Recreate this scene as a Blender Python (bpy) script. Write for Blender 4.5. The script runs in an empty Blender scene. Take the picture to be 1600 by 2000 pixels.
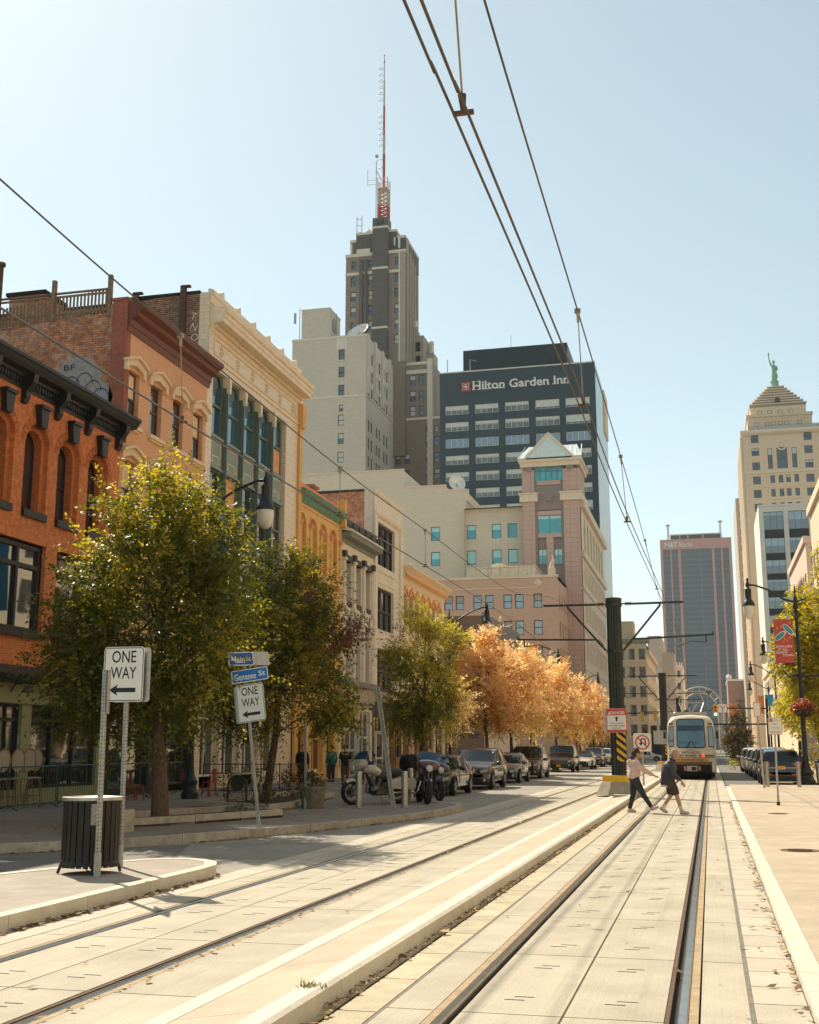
import bpy, bmesh, math, random
import numpy as np
from mathutils import Vector, Matrix, Euler
SC = bpy.context.scene
COL = SC.collection
R = math.radians
# ---------------------------------------------------------------- camera, sky, sun, exposure
cam_d = bpy.data.cameras.new('camera'); cam = bpy.data.objects.new('camera', cam_d); COL.objects.link(cam)
cam.location = (0, 0, 1.72)
cam.rotation_euler = (R(90 + 11.3195), 0, R(14.0846))
cam_d.sensor_fit = 'VERTICAL'; cam_d.sensor_height = 36; cam_d.lens = 36 * 2298 / 2000
cam_d.clip_start = .1; cam_d.clip_end = 8000
SC.camera = cam
SUN_TO = Vector((-.700 * math.cos(R(45.5)), .716 * math.cos(R(45.5)), math.sin(R(45.5)))).normalized()
W = bpy.data.worlds.new('World'); SC.world = W; W.use_nodes = True
nt = W.node_tree
sky = nt.nodes.new('ShaderNodeTexSky'); sky.sky_type = 'NISHITA'; sky.sun_disc = False
sky.sun_elevation = R(45.5); sky.sun_rotation = math.atan2(SUN_TO.x, SUN_TO.y)
sky.air_density = 1.0; sky.dust_density = .45; sky.ozone_density = 1.2; sky.altitude = 200
hs = nt.nodes.new('ShaderNodeHueSaturation'); hs.inputs['Saturation'].default_value = .85
bg = nt.nodes['Background']; bg.inputs[1].default_value = .15
tint = nt.nodes.new('ShaderNodeMix'); tint.data_type = 'RGBA'; tint.blend_type = 'MULTIPLY'; tint.inputs[0].default_value = 1; tint.inputs[7].default_value = (1.09, 1.125, .965, 1)
gam = nt.nodes.new('ShaderNodeGamma'); gam.inputs[1].default_value = .72        # a hazier, more even sky
nt.links.new(sky.outputs[0], gam.inputs[0]); nt.links.new(gam.outputs[0], hs.inputs['Color']); nt.links.new(hs.outputs[0], tint.inputs[6]); nt.links.new(tint.outputs[2], bg.inputs[0])
sd = bpy.data.lights.new('sun', 'SUN'); sd.energy = 4.1; sd.angle = R(.53); sd.color = (1, .87, .68)
sun = bpy.data.objects.new('sun', sd); COL.objects.link(sun)
sun.rotation_euler = SUN_TO.to_track_quat('Z', 'Y').to_euler(); sun.location = (-60, 60, 120)
vs = SC.view_settings; vs.view_transform = 'Standard'; vs.look = 'None'; vs.gamma = 1; vs.exposure = .74
SC.cycles.max_bounces = 6; SC.cycles.transparent_max_bounces = 8
SC.cycles.use_denoising = True
SC.cycles.sample_clamp_indirect = 6

# ---------------------------------------------------------------- helpers
ORG = {}
def tag(o, label=None, cat=None, group=None, kind=None):
    for k, v in (('label', label), ('category', cat), ('group', group), ('kind', kind)):
        if v: o[k] = v
    return o
def thing(name, label, cat, loc=(0, 0, 0), group=None, rz=0):
    o = bpy.data.objects.new(name, None); COL.objects.link(o); o.location = loc; o.rotation_euler = (0, 0, rz)
    o.empty_display_size = .2; ORG[o.name] = Vector(loc)
    return tag(o, label, cat, group)
def kids(o): return [c for c in o.children]
def copy_tree(o, parent=None):
    c = o.copy(); COL.objects.link(c)
    if parent is not None: c.parent = parent
    ORG[c.name] = ORG.get(o.name, Vector())
    for k in kids(o): copy_tree(k, c)
    return c
def relabel(o, label, group=None):
    o['label'] = label
    if group: o['group'] = group
    return o
def FX(X0): return lambda u, n, z: (X0 + n, u, z)          # facade looking towards +X, u runs along +Y
def FNX(X0): return lambda u, n, z: (X0 - n, u, z)         # facade looking towards -X
def FNY(Y0): return lambda u, n, z: (u, Y0 - n, z)         # facade looking towards -Y, u runs along +X
class MB:
    def __init__(s, T=None): s.v = []; s.f = []; s.m = []; s.T = T
    def p(s, a):
        s.v.append(tuple(s.T(*a)) if s.T else tuple(a)); return len(s.v) - 1
    def face(s, pts, mi=0):
        s.f.append([s.p(a) for a in pts]); s.m.append(mi)
    def box(s, a0, a1, b0, b1, c0, c1, mi=0):
        i = [s.p(q) for q in ((a0,b0,c0),(a1,b0,c0),(a1,b1,c0),(a0,b1,c0),(a0,b0,c1),(a1,b0,c1),(a1,b1,c1),(a0,b1,c1))]
        for q in ((0,3,2,1),(4,5,6,7),(0,1,5,4),(1,2,6,5),(2,3,7,6),(3,0,4,7)):
            s.f.append([i[k] for k in q]); s.m.append(mi)
    def frustum(s, c0, s0, c1, s1, mi=0):
        i = []
        for c, h in ((c0, s0), (c1, s1)):
            for sx, sy in ((-1,-1),(1,-1),(1,1),(-1,1)): i.append(s.p((c[0]+sx*h[0], c[1]+sy*h[1], c[2])))
        for q in ((0,3,2,1),(4,5,6,7),(0,1,5,4),(1,2,6,5),(2,3,7,6),(3,0,4,7)):
            s.f.append([i[k] for k in q]); s.m.append(mi)
    def obox(s, c, ax, ay, az, mi=0):
        c, ax, ay, az = map(Vector, (c, ax, ay, az)); i = []
        for k in (-1, 1):
            for a, b in ((-1,-1),(1,-1),(1,1),(-1,1)): i.append(s.p(c + ax*a + ay*b + az*k))
        for q in ((0,3,2,1),(4,5,6,7),(0,1,5,4),(1,2,6,5),(2,3,7,6),(3,0,4,7)):
            s.f.append([i[k] for k in q]); s.m.append(mi)
    def prism(s, poly, d0, d1, ax=1, mi=0, close=True):
        # poly of (a,b); extruded along axis ax (0,1,2) between d0 and d1
        def mk(a, b, d): return {0: (d, a, b), 1: (a, d, b), 2: (a, b, d)}[ax]
        n = len(poly); i = [s.p(mk(a, b, d0)) for a, b in poly]; j = [s.p(mk(a, b, d1)) for a, b in poly]
        if close: s.f += [i[::-1], j]; s.m += [mi, mi]
        for k in range(n):
            s.f.append([i[k], i[(k+1) % n], j[(k+1) % n], j[k]]); s.m.append(mi)
    def tube(s, pts, r, n=8, mi=0, cap=True):
        pts = [Vector(p) for p in pts]; rs = r if isinstance(r, (list, tuple)) else [r] * len(pts); rings = []
        up = None
        for k, p in enumerate(pts):
            d = (pts[min(k+1, len(pts)-1)] - pts[max(k-1, 0)]).normalized()
            if up is None: up = Vector((0, 0, 1)) if abs(d.z) < .9 else Vector((1, 0, 0))
            x = d.cross(up)
            if x.length < 1e-5: x = d.orthogonal()
            x.normalize(); y = x.cross(d).normalized(); up = y
            rings.append([s.p(p + x * (rs[k] * math.cos(2*math.pi*t/n)) + y * (rs[k] * math.sin(2*math.pi*t/n))) for t in range(n)])
        for a, b in zip(rings, rings[1:]):
            for t in range(n): s.f.append([a[t], a[(t+1) % n], b[(t+1) % n], b[t]]); s.m.append(mi)
        if cap: s.f += [rings[0][::-1], rings[-1]]; s.m += [mi, mi]
    def lathe(s, prof, c=(0, 0, 0), n=16, mi=0, ax='z', cap=True):
        rings = []
        for r, h in prof:
            ring = []
            for t in range(n):
                a = 2*math.pi*t/n; x, y = r*math.cos(a), r*math.sin(a)
                q = {'z': (x, y, h), 'x': (h, x, y), 'y': (x, h, y)}[ax]
                ring.append(s.p((c[0]+q[0], c[1]+q[1], c[2]+q[2])))
            rings.append(ring)
        for a, b in zip(rings, rings[1:]):
            for t in range(n): s.f.append([a[t], a[(t+1) % n], b[(t+1) % n], b[t]]); s.m.append(mi)
        if cap: s.f += [rings[0][::-1], rings[-1]]; s.m += [mi, mi]
    def ball(s, c, r, n=12, k=8, mi=0):
        r = r if isinstance(r, (tuple, list)) else (r, r, r)
        pr = [(math.sin(math.pi*j/k), -math.cos(math.pi*j/k)) for j in range(k+1)]
        pr[0] = (.01, -1); pr[-1] = (.01, 1); rings = []
        for q, h in pr:
            rings.append([s.p((c[0]+r[0]*q*math.cos(2*math.pi*t/n), c[1]+r[1]*q*math.sin(2*math.pi*t/n), c[2]+r[2]*h)) for t in range(n)])
        for a, b in zip(rings, rings[1:]):
            for t in range(n): s.f.append([a[t], a[(t+1) % n], b[(t+1) % n], b[t]]); s.m.append(mi)
        s.f += [rings[0][::-1], rings[-1]]; s.m += [mi, mi]
    def wall(s, u0, u1, z0, z1, holes, n=0., depth=.25, mi=0, ri=None):
        # holes: (u0,u1,z0,z1) or (u0,u1,z0,z1,rise) with an arched head of that rise
        ri = mi if ri is None else ri
        us = sorted({u0, u1, *[h[0] for h in holes], *[h[1] for h in holes]}); zs = sorted({z0, z1, *[h[2] for h in holes], *[h[3] for h in holes]})
        us = [u for u in us if u0 <= u <= u1]; zs = [z for z in zs if z0 <= z <= z1]
        for a, b in zip(us, us[1:]):
            run = None
            for c, d in zip(zs, zs[1:]):
                um, zm = (a+b)/2, (c+d)/2
                if any(h[0] < um < h[1] and h[2] < zm < h[3] for h in holes):
                    if run: s.face([(a,n,run[0]),(b,n,run[0]),(b,n,run[1]),(a,n,run[1])], mi); run = None
                else: run = (run[0] if run else c, d)
            if run: s.face([(a,n,run[0]),(b,n,run[0]),(b,n,run[1]),(a,n,run[1])], mi)
        for h in holes:
            a, b, c, d = h[:4]; m = n - depth; rise = h[4] if len(h) > 4 else 0
            sp = d - rise
            for q in ([(a,n,c),(b,n,c),(b,m,c),(a,m,c)], [(a,n,c),(a,n,sp),(a,m,sp),(a,m,c)], [(b,n,c),(b,n,sp),(b,m,sp),(b,m,c)]): s.face(q, ri)
            if not rise: s.face([(a,n,d),(b,n,d),(b,m,d),(a,m,d)], ri)
            else:
                K = 12; ar = [((a+b)/2 - (b-a)/2*math.cos(math.pi*k/K), sp + rise*math.sin(math.pi*k/K)) for k in range(K+1)]
                for (x0, y0), (x1, y1) in zip(ar, ar[1:]):
                    s.face([(x0,n,y0),(x1,n,y1),(x1,n,d),(x0,n,d)] if max(y0, y1) < d else [(x0,n,y0),(x1,n,y1),(x1,n,d),(x0,n,d)], mi)
                    s.face([(x0,n,y0),(x1,n,y1),(x1,m,y1),(x0,m,y0)], ri)
    def out(s, name, mats, parent=None, smooth=None, org=None, fix=True):
        if not isinstance(mats, (list, tuple)): mats = [mats]
        o0 = org if org is not None else (ORG.get(parent.name, Vector()) if parent is not None else Vector())
        me = bpy.data.meshes.new(name)
        me.from_pydata([(v[0]-o0[0], v[1]-o0[1], v[2]-o0[2]) for v in s.v], [], s.f)
        for m in mats: me.materials.append(m)
        me.polygons.foreach_set('material_index', [min(k, len(mats)-1) for k in s.m])
        if fix:
            bm = bmesh.new(); bm.from_mesh(me)
            bmesh.ops.remove_doubles(bm, verts=bm.verts, dist=1e-5)
            bmesh.ops.recalc_face_normals(bm, faces=bm.faces); bm.to_mesh(me); bm.free()
        if smooth is not None:
            me.polygons.foreach_set('use_smooth', [True] * len(me.polygons)); me.set_sharp_from_angle(angle=R(smooth))
        me.update()
        o = bpy.data.objects.new(name, me); COL.objects.link(o)
        if parent is not None: o.parent = parent
        elif org is not None: o.location = org
        ORG[o.name] = Vector(o0)
        return o
def rep(o, offs):
    "copies of part o (and its sub-parts) moved by each offset"
    r = []
    for d in offs:
        c = copy_tree(o, o.parent); c.location = Vector(o.location) + Vector(d); r.append(c)
    return r
def text_mb(mb, txt, c, ux, uz, h, w=None, th=.004, mi=0, bold=0., n=None, align='C'):
    "writes txt as flat-extruded letters: centre c, reading direction ux, up uz, cap height h, optional total width w"
    cu = bpy.data.curves.new('t', 'FONT'); cu.body = txt; cu.size = 1; cu.offset = bold; cu.resolution_u = 3
    ob = bpy.data.objects.new('t', cu); COL.objects.link(ob); bpy.context.view_layer.update()
    me = bpy.data.meshes.new_from_object(ob.evaluated_get(bpy.context.evaluated_depsgraph_get()))
    co = [v.co.copy() for v in me.vertices]; fs = [list(p.vertices) for p in me.polygons]
    bpy.data.objects.remove(ob); bpy.data.meshes.remove(me); bpy.data.curves.remove(cu)
    if not co: return
    x0, x1 = min(v.x for v in co), max(v.x for v in co); y0 = 0; y1 = .729
    s_y = h / y1; s_x = (w / (x1 - x0)) if w else s_y
    ux, uz = Vector(ux).normalized(), Vector(uz).normalized(); nn = Vector(n).normalized() if n else ux.cross(uz)
    c = Vector(c); idx = []
    for k in (0, 1):
        idx.append([mb.p(c + ux*((v.x-(x0+x1)/2)*s_x) + uz*((v.y-y1/2)*s_y) + nn*(th*k)) for v in co])
    for f in fs: mb.f.append([idx[1][i] for i in f]); mb.m.append(mi)
def remesh(o, voxel, smooth_it=3):
    md = o.modifiers.new('r', 'REMESH'); md.mode = 'VOXEL'; md.voxel_size = voxel
    ms = o.modifiers.new('s', 'SMOOTH'); ms.factor = .5; ms.iterations = smooth_it
    bpy.context.view_layer.update()
    me = bpy.data.meshes.new_from_object(o.evaluated_get(bpy.context.evaluated_depsgraph_get()))
    old = o.data; o.modifiers.clear(); o.data = me
    for m in old.materials:
        if m.name not in me.materials: me.materials.append(m)
    me.polygons.foreach_set('use_smooth', [True] * len(me.polygons)); me.name = o.name
    bpy.data.meshes.remove(old)
    return o

# ---------------------------------------------------------------- materials
def newmat(name):
    m = bpy.data.materials.new(name); m.use_nodes = True; t = m.node_tree
    return m, t, t.nodes['Principled BSDF']
def nd(t, k, **kw):
    n = t.nodes.new(k)
    for a, b in kw.items():
        if a in n.inputs: n.inputs[a].default_value = b
        else: setattr(n, a, b)
    return n
def lerp(c, f): return tuple(min(1, max(0, x * f)) for x in c[:3]) + (1,)
def MAT(name, col, rough=.7, var=.18, scale=3., bump=0., bscale=40., metal=0., ior=1.45, streak=0., coat=0.):
    m, t, b = newmat(name)
    b.inputs['Roughness'].default_value = rough; b.inputs['Metallic'].default_value = metal; b.inputs['IOR'].default_value = ior
    b.inputs['Coat Weight'].default_value = coat; b.inputs['Coat Roughness'].default_value = .04
    g = nd(t, 'ShaderNodeNewGeometry')
    n1 = nd(t, 'ShaderNodeTexNoise', Scale=scale, Detail=6., Roughness=.62); t.links.new(g.outputs['Position'], n1.inputs['Vector'])
    r = nd(t, 'ShaderNodeMapRange'); r.inputs[1].default_value = .3; r.inputs[2].default_value = .7
    t.links.new(n1.outputs['Fac'], r.inputs[0])
    mx = nd(t, 'ShaderNodeMix', data_type='RGBA'); mx.inputs[6].default_value = lerp(col, 1 - var); mx.inputs[7].default_value = lerp(col, 1 + var)
    t.links.new(r.outputs[0], mx.inputs[0]); last = mx.outputs[2]
    if streak:
        mp = nd(t, 'ShaderNodeMapping'); mp.inputs['Scale'].default_value = (3, 3, .22); t.links.new(g.outputs['Position'], mp.inputs[0])
        n2 = nd(t, 'ShaderNodeTexNoise', Scale=1.3, Detail=5.); t.links.new(mp.outputs[0], n2.inputs['Vector'])
        r2 = nd(t, 'ShaderNodeMapRange'); r2.inputs[1].default_value = .5; r2.inputs[2].default_value = .78; r2.inputs[4].default_value = streak
        t.links.new(n2.outputs['Fac'], r2.inputs[0])
        m2 = nd(t, 'ShaderNodeMix', data_type='RGBA'); m2.inputs[7].default_value = lerp(col, .42)
        t.links.new(r2.outputs[0], m2.inputs[0]); t.links.new(last, m2.inputs[6]); last = m2.outputs[2]
    t.links.new(last, b.inputs['Base Color'])
    if bump:
        n3 = nd(t, 'ShaderNodeTexNoise', Scale=bscale, Detail=4.); t.links.new(g.outputs['Position'], n3.inputs['Vector'])
        bp = nd(t, 'ShaderNodeBump', Strength=bump, Distance=.02); t.links.new(n3.outputs['Fac'], bp.inputs['Height']); t.links.new(bp.outputs[0], b.inputs['Normal'])
    return m
BF = 2.4
def bright(c, f, cap=.8):
    k = min(f, cap / max(c[:3])); return tuple(x * k for x in c[:3])
def BRICK(name, c1, c2, mortar, bw=.21, bh=.07, ms=.012, rough=.85, var=.25, big=.35, stain=.5, scol=None, bump=.4, off=.5):
    k_ = min(BF, .8 / max(max(c1[:3]), max(c2[:3])))
    c1, c2, mortar = [tuple(x * k_ for x in c[:3]) for c in (c1, c2, mortar)]; scol = tuple(x * k_ for x in scol[:3]) if scol else None
    m, t, b = newmat(name); b.inputs['Roughness'].default_value = rough
    g = nd(t, 'ShaderNodeNewGeometry'); sx = nd(t, 'ShaderNodeSeparateXYZ'); t.links.new(g.outputs['Position'], sx.inputs[0])
    ad = nd(t, 'ShaderNodeMath', operation='ADD'); t.links.new(sx.outputs[0], ad.inputs[0]); t.links.new(sx.outputs[1], ad.inputs[1])
    cb = nd(t, 'ShaderNodeCombineXYZ'); t.links.new(ad.outputs[0], cb.inputs[0]); t.links.new(sx.outputs[2], cb.inputs[1])
    br = nd(t, 'ShaderNodeTexBrick', Scale=1.); br.offset = off
    br.inputs['Color1'].default_value = lerp(c1, 1); br.inputs['Color2'].default_value = lerp(c2, 1); br.inputs['Mortar'].default_value = lerp(mortar, 1)
    br.inputs['Mortar Size'].default_value = ms; br.inputs['Brick Width'].default_value = bw; br.inputs['Row Height'].default_value = bh; br.inputs['Bias'].default_value = 0
    t.links.new(cb.outputs[0], br.inputs['Vector'])
    n1 = nd(t, 'ShaderNodeTexNoise', Scale=big, Detail=7., Roughness=.65); t.links.new(g.outputs['Position'], n1.inputs['Vector'])
    r = nd(t, 'ShaderNodeMapRange'); r.inputs[1].default_value = .45; r.inputs[2].default_value = .72; r.inputs[4].default_value = stain; t.links.new(n1.outputs['Fac'], r.inputs[0])
    mx = nd(t, 'ShaderNodeMix', data_type='RGBA'); mx.inputs[7].default_value = lerp(scol or lerp(c1, .45), 1); t.links.new(r.outputs[0], mx.inputs[0]); t.links.new(br.outputs['Color'], mx.inputs[6])
    n2 = nd(t, 'ShaderNodeTexNoise', Scale=6., Detail=3.); t.links.new(g.outputs['Position'], n2.inputs['Vector'])
    hv = nd(t, 'ShaderNodeHueSaturation'); rr = nd(t, 'ShaderNodeMapRange'); rr.inputs[1].default_value = .3; rr.inputs[2].default_value = .7; rr.inputs[3].default_value = 1-var; rr.inputs[4].default_value = 1+var
    t.links.new(n2.outputs['Fac'], rr.inputs[0]); t.links.new(rr.outputs[0], hv.inputs['Value']); t.links.new(mx.outputs[2], hv.inputs['Color']); t.links.new(hv.outputs[0], b.inputs['Base Color'])
    if bump:
        bp = nd(t, 'ShaderNodeBump', Strength=bump, Distance=.01, invert=True); t.links.new(br.outputs['Fac'], bp.inputs['Height']); t.links.new(bp.outputs[0], b.inputs['Normal'])
    return m
def GLASS(name, col=(.02, .025, .03), rough=.03, ior=2.8, wav=.06, var=.5, vs_=.6):
    m = MAT(name, col, rough, var, vs_, 0, 40, 0, ior); t = m.node_tree; b = t.nodes['Principled BSDF']
    g = nd(t, 'ShaderNodeNewGeometry'); n = nd(t, 'ShaderNodeTexNoise', Scale=.9, Detail=1.); t.links.new(g.outputs['Position'], n.inputs['Vector'])
    bp = nd(t, 'ShaderNodeBump', Strength=wav, Distance=.1); t.links.new(n.outputs['Fac'], bp.inputs['Height']); t.links.new(bp.outputs[0], b.inputs['Normal'])
    return m
def LEAF(name, cols, trans=.45, rough=.42):
    m, t, b = newmat(name); b.inputs['Roughness'].default_value = rough; b.inputs['IOR'].default_value = 1.45
    g = nd(t, 'ShaderNodeNewGeometry'); cr = nd(t, 'ShaderNodeValToRGB'); e = cr.color_ramp.elements
    while len(e) < len(cols): e.new(.5)
    for k, c in enumerate(cols): e[k].position = k / max(1, len(cols)-1); e[k].color = lerp(c, 1)
    t.links.new(g.outputs['Random Per Island'], cr.inputs[0]); t.links.new(cr.outputs[0], b.inputs['Base Color'])
    tr = nd(t, 'ShaderNodeBsdfTranslucent'); hv = nd(t, 'ShaderNodeHueSaturation', Saturation=1.15, Value=1.5); t.links.new(cr.outputs[0], hv.inputs['Color']); t.links.new(hv.outputs[0], tr.inputs[0])
    mx = nd(t, 'ShaderNodeMixShader'); mx.inputs[0].default_value = trans
    t.links.new(b.outputs[0], mx.inputs[1]); t.links.new(tr.outputs[0], mx.inputs[2]); t.links.new(mx.outputs[0], t.nodes['Material Output'].inputs[0])
    return m
def MATF(name, col, *a, **k): return MAT(name, bright(col, 1.8), *a, **k)
def EMIT(name, col, s):
    m, t, b = newmat(name); b.inputs['Base Color'].default_value = lerp(col, 1); b.inputs['Emission Color'].default_value = lerp(col, 1); b.inputs['Emission Strength'].default_value = s
    return m
m_black = MAT('black_paint', (.012, .012, .012), .45, .3)
m_blackiron = MAT('dark_green_iron', (.012, .02, .018), .4, .3, bump=.1)
m_white = MAT('white_paint', (.72, .69, .62), .6, .08)
m_signwhite = MAT('sign_white', (.78, .75, .68), .35, .04)
m_signblack = MAT('sign_black', (.012, .01, .01), .4, .1)
m_signred = MAT('sign_red', (.55, .05, .03), .4, .1)
m_signblue = MAT('sign_blue', (.015, .09, .42), .35, .08)
m_alu = MAT('bare_aluminium', (.42, .39, .34), .38, .2, 8, metal=.7)
m_galv = MAT('galvanised_steel', (.40, .38, .34), .45, .25, 14, metal=.55)
m_steel = MAT('brushed_steel', (.46, .43, .38), .35, .2, 9, metal=.8)
m_rail = MAT('rail_steel', (.36, .35, .33), .22, .2, 5, metal=.9)
m_rust = MAT('rusty_steel', (.10, .055, .03), .8, .35, 9)
m_dark = MAT('dark_gap', (.018, .015, .012), .9, .3)
m_rubber = MAT('tyre_rubber', (.015, .015, .015), .75, .2)
m_chrome = MAT('chrome', (.6, .6, .6), .12, .05, metal=1.)
m_glass = GLASS('window_glass')
m_glassblue = GLASS('blue_window_glass', (.03, .10, .14), .05, 2.9)
m_glassdark = GLASS('dark_window_glass', (.012, .012, .012), .04, 1.7)
m_blind = MAT('window_blind', (.45, .42, .36), .8, .12)
m_carglass = GLASS('car_glass', (.012, .018, .02), .04, 1.55, .0)
m_yellow = MAT('safety_yellow', (.72, .42, .02), .6, .15, 10)
m_wood = MAT('weathered_wood', (.22, .15, .09), .8, .3, 8, streak=.4)
m_bark = MAT('tree_bark', (.11, .07, .04), .9, .4, 12, bump=.8, bscale=30)
m_barkdark = MAT('dark_tree_bark', (.05, .035, .025), .9, .4, 12, bump=.6)
m_redpaint = MAT('red_paint', (.35, .03, .015), .5, .15)
m_wire = MAT('wire_metal', (.09, .07, .055), .5, .2, metal=.4)
# ---------------------------------------------------------------- ground, road, trackway
def SLAB(name, col, grid=0., isl=.06, var=.14, scale=1.4, rough=.82):
    m = MAT(name, col, rough, var, scale, .12, 90.); t = m.node_tree; b = t.nodes['Principled BSDF']
    src = b.inputs['Base Color'].links[0].from_socket; g = nd(t, 'ShaderNodeNewGeometry')
    r = nd(t, 'ShaderNodeMapRange'); r.inputs[3].default_value = 1-isl; r.inputs[4].default_value = 1+isl; t.links.new(g.outputs['Random Per Island'], r.inputs[0])
    n2 = nd(t, 'ShaderNodeTexNoise', Scale=55., Detail=2.); t.links.new(g.outputs['Position'], n2.inputs['Vector'])
    r2 = nd(t, 'ShaderNodeMapRange'); r2.inputs[1].default_value = .3; r2.inputs[2].default_value = .7; r2.inputs[3].default_value = .88; r2.inputs[4].default_value = 1.12; t.links.new(n2.outputs['Fac'], r2.inputs[0])
    mu = nd(t, 'ShaderNodeMath', operation='MULTIPLY'); t.links.new(r.outputs[0], mu.inputs[0]); t.links.new(r2.outputs[0], mu.inputs[1])
    hv = nd(t, 'ShaderNodeHueSaturation'); t.links.new(mu.outputs[0], hv.inputs['Value']); t.links.new(src, hv.inputs['Color'])
    # worn dark blotches and drip stains of their own shape
    n3 = nd(t, 'ShaderNodeTexNoise', Scale=.55, Detail=8., Roughness=.7); t.links.new(g.outputs['Position'], n3.inputs['Vector'])
    r3 = nd(t, 'ShaderNodeMapRange'); r3.inputs[1].default_value = .55; r3.inputs[2].default_value = .8; r3.inputs[4].default_value = .35; t.links.new(n3.outputs['Fac'], r3.inputs[0])
    mx = nd(t, 'ShaderNodeMix', data_type='RGBA'); mx.inputs[7].default_value = lerp((col[0]*.62, col[1]*.52, col[2]*.42), 1)
    t.links.new(r3.outputs[0], mx.inputs[0]); t.links.new(hv.outputs[0], mx.inputs[6]); t.links.new(mx.outputs[2], b.inputs['Base Color'])
    if grid:                                                          # tyre and brake streaks running along the track
        mp = nd(t, 'ShaderNodeMapping'); mp.inputs['Scale'].default_value = (7, .22, 1); t.links.new(g.outputs['Position'], mp.inputs[0])
        n4 = nd(t, 'ShaderNodeTexNoise', Scale=1.1, Detail=5., Roughness=.6); t.links.new(mp.outputs[0], n4.inputs['Vector'])
        r4 = nd(t, 'ShaderNodeMapRange'); r4.inputs[1].default_value = .52; r4.inputs[2].default_value = .75; r4.inputs[4].default_value = .45; t.links.new(n4.outputs['Fac'], r4.inputs[0])
        m4 = nd(t, 'ShaderNodeMix', data_type='RGBA'); m4.inputs[7].default_value = lerp((.27,.215,.15), 1); t.links.new(r4.outputs[0], m4.inputs[0]); t.links.new(mx.outputs[2], m4.inputs[6]); t.links.new(m4.outputs[2], b.inputs['Base Color'])
        br = nd(t, 'ShaderNodeTexBrick', Scale=1.); br.offset = 0; br.inputs['Brick Width'].default_value = grid; br.inputs['Row Height'].default_value = grid; br.inputs['Mortar Size'].default_value = grid*.16
        t.links.new(g.outputs['Position'], br.inputs['Vector'])
        bp = nd(t, 'ShaderNodeBump', Strength=.5, Distance=.006, invert=True); t.links.new(br.outputs['Fac'], bp.inputs['Height']); t.links.new(bp.outputs[0], b.inputs['Normal'])
    return m
m_slab = SLAB('track_concrete', (.42, .38, .30), .05)
m_conc = SLAB('pale_concrete', (.46, .415, .335), 0, .05)
m_median = SLAB('buff_concrete', (.47, .385, .285), 0, .04)
m_walkR = SLAB('pinkish_pavement', (.42, .35, .26), 0, .03)
m_asph = SLAB('worn_asphalt', (.27, .25, .21), 0, 0, .2, .6)
m_asphd = SLAB('grey_asphalt', (.16, .15, .135), 0, 0, .25, .6)
m_agg = SLAB('exposed_aggregate', (.33, .29, .24), 0, 0, .18, 2.)
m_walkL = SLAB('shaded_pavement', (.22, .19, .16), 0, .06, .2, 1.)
m_gran = SLAB('granite_kerb', (.40, .36, .285), 0, .1, .25, 5.)
m_kerbw = SLAB('white_kerb_concrete', (.58, .54, .45), 0, .06, .1, 3.)
m_kpaint = SLAB('faded_yellow_kerb', (.45,.39,.27), 0, .10, .22, 4.)
m_tan = MAT('tan_rail_seal', (.36, .27, .16), .85, .25, 8)
m_soil = MAT('mulch_soil', (.045, .03, .02), .95, .5, 14, 1., bscale=25)
m_mark = MAT('worn_road_paint', (.50, .48, .42), .75, .25, 6)
def struct(o, name=None): o['kind'] = 'structure'; return o
b = MB(); b.face([(-3000,-3000,-.12),(3000,-3000,-.12),(3000,5000,-.12),(-3000,5000,-.12)]); struct(b.out('ground', m_asphd))
b = MB(); b.face([(-90,-40,0),(-6.62,-40,0),(-6.62,700,0),(-90,700,0)]); struct(b.out('road', m_asph))
b = MB(); b.face([(-70,-40,.006),(-11.0,-40,.006),(-8.9,14,.006),(-8.0,16.8,.006),(-9.2,20.4,.006),(-12,17.2,.006),(-70,17.2,.006)]); struct(b.out('side_road', m_asphd))
# trackway panels
def rows(y0, y1, L): 
    n = int((y1-y0)/L); return [(y0+k*L, y0+(k+1)*L) for k in range(n)]
b = MB(); J = .0095
dk = MB()
def strip(x0, x1, y0=-6, y1=190, L=2.3, off=0., slots=False, z=0., mi=0, bb=None):
    bb = bb or b
    for a, c in rows(y0+off, y1, L):
        bb.box(x0, x1, a+J, c-J, z-.05, z, mi)
        if slots and a < 90:
            xm = (x0+x1)/2
            for fr in (.22, .76):
                for d in (-.035, .035):
                    yy = a + L*fr + d*1.6; xx = xm + random.uniform(-.03, .03) + d
                    dk.box(xx-.07, xx+.07, yy-.008, yy+.008, z-.02, z+.002)
random.seed(3)
for c0 in (-1.02, -5.06):                                   # right-hand and left-hand track
    q = .76 if c0 > -3 else .72
    strip(c0-q+.09, c0-.008, slots=True, off=.35); strip(c0+.008, c0+q-.115, slots=True, off=.35)
    strip(c0-q-.42, c0-q-.10, off=.35); strip(c0+q+.115, c0+q+.43, off=.35)
strip(-6.62, -6.22, off=1.2, mi=1)
strip(-3.91, -3.52, off=.35)
strip(-2.50, -2.235, L=1.15, off=.2, mi=2)
strip(.205, .555, L=.62, mi=1)
struct(b.out('trackway', [m_slab, m_conc, m_kpaint]))
b = MB(); b.box(.172, .203, -6, 189, -.05, -.003); b.box(-2.232, -2.205, -6, 189, -.05, -.004); struct(b.out('joint_sealant', MAT('grey_sealant', (.17,.155,.13), .8, .25, 9)))
struct(dk.out('lifting_slots', m_dark))
b = MB(); b.face([(-6.64,-8,-.045),(.7,-8,-.045),(.7,200,-.045),(-6.64,200,-.045)]); struct(b.out('trackbed', m_dark))
b = MB(); b.face([(-6.62,189,-.004),(.7,189,-.004),(.7,700,-.004),(-6.62,700,-.004)]); struct(b.out('far_trackway', m_conc))
b = MB(); s_ = MB()
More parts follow.
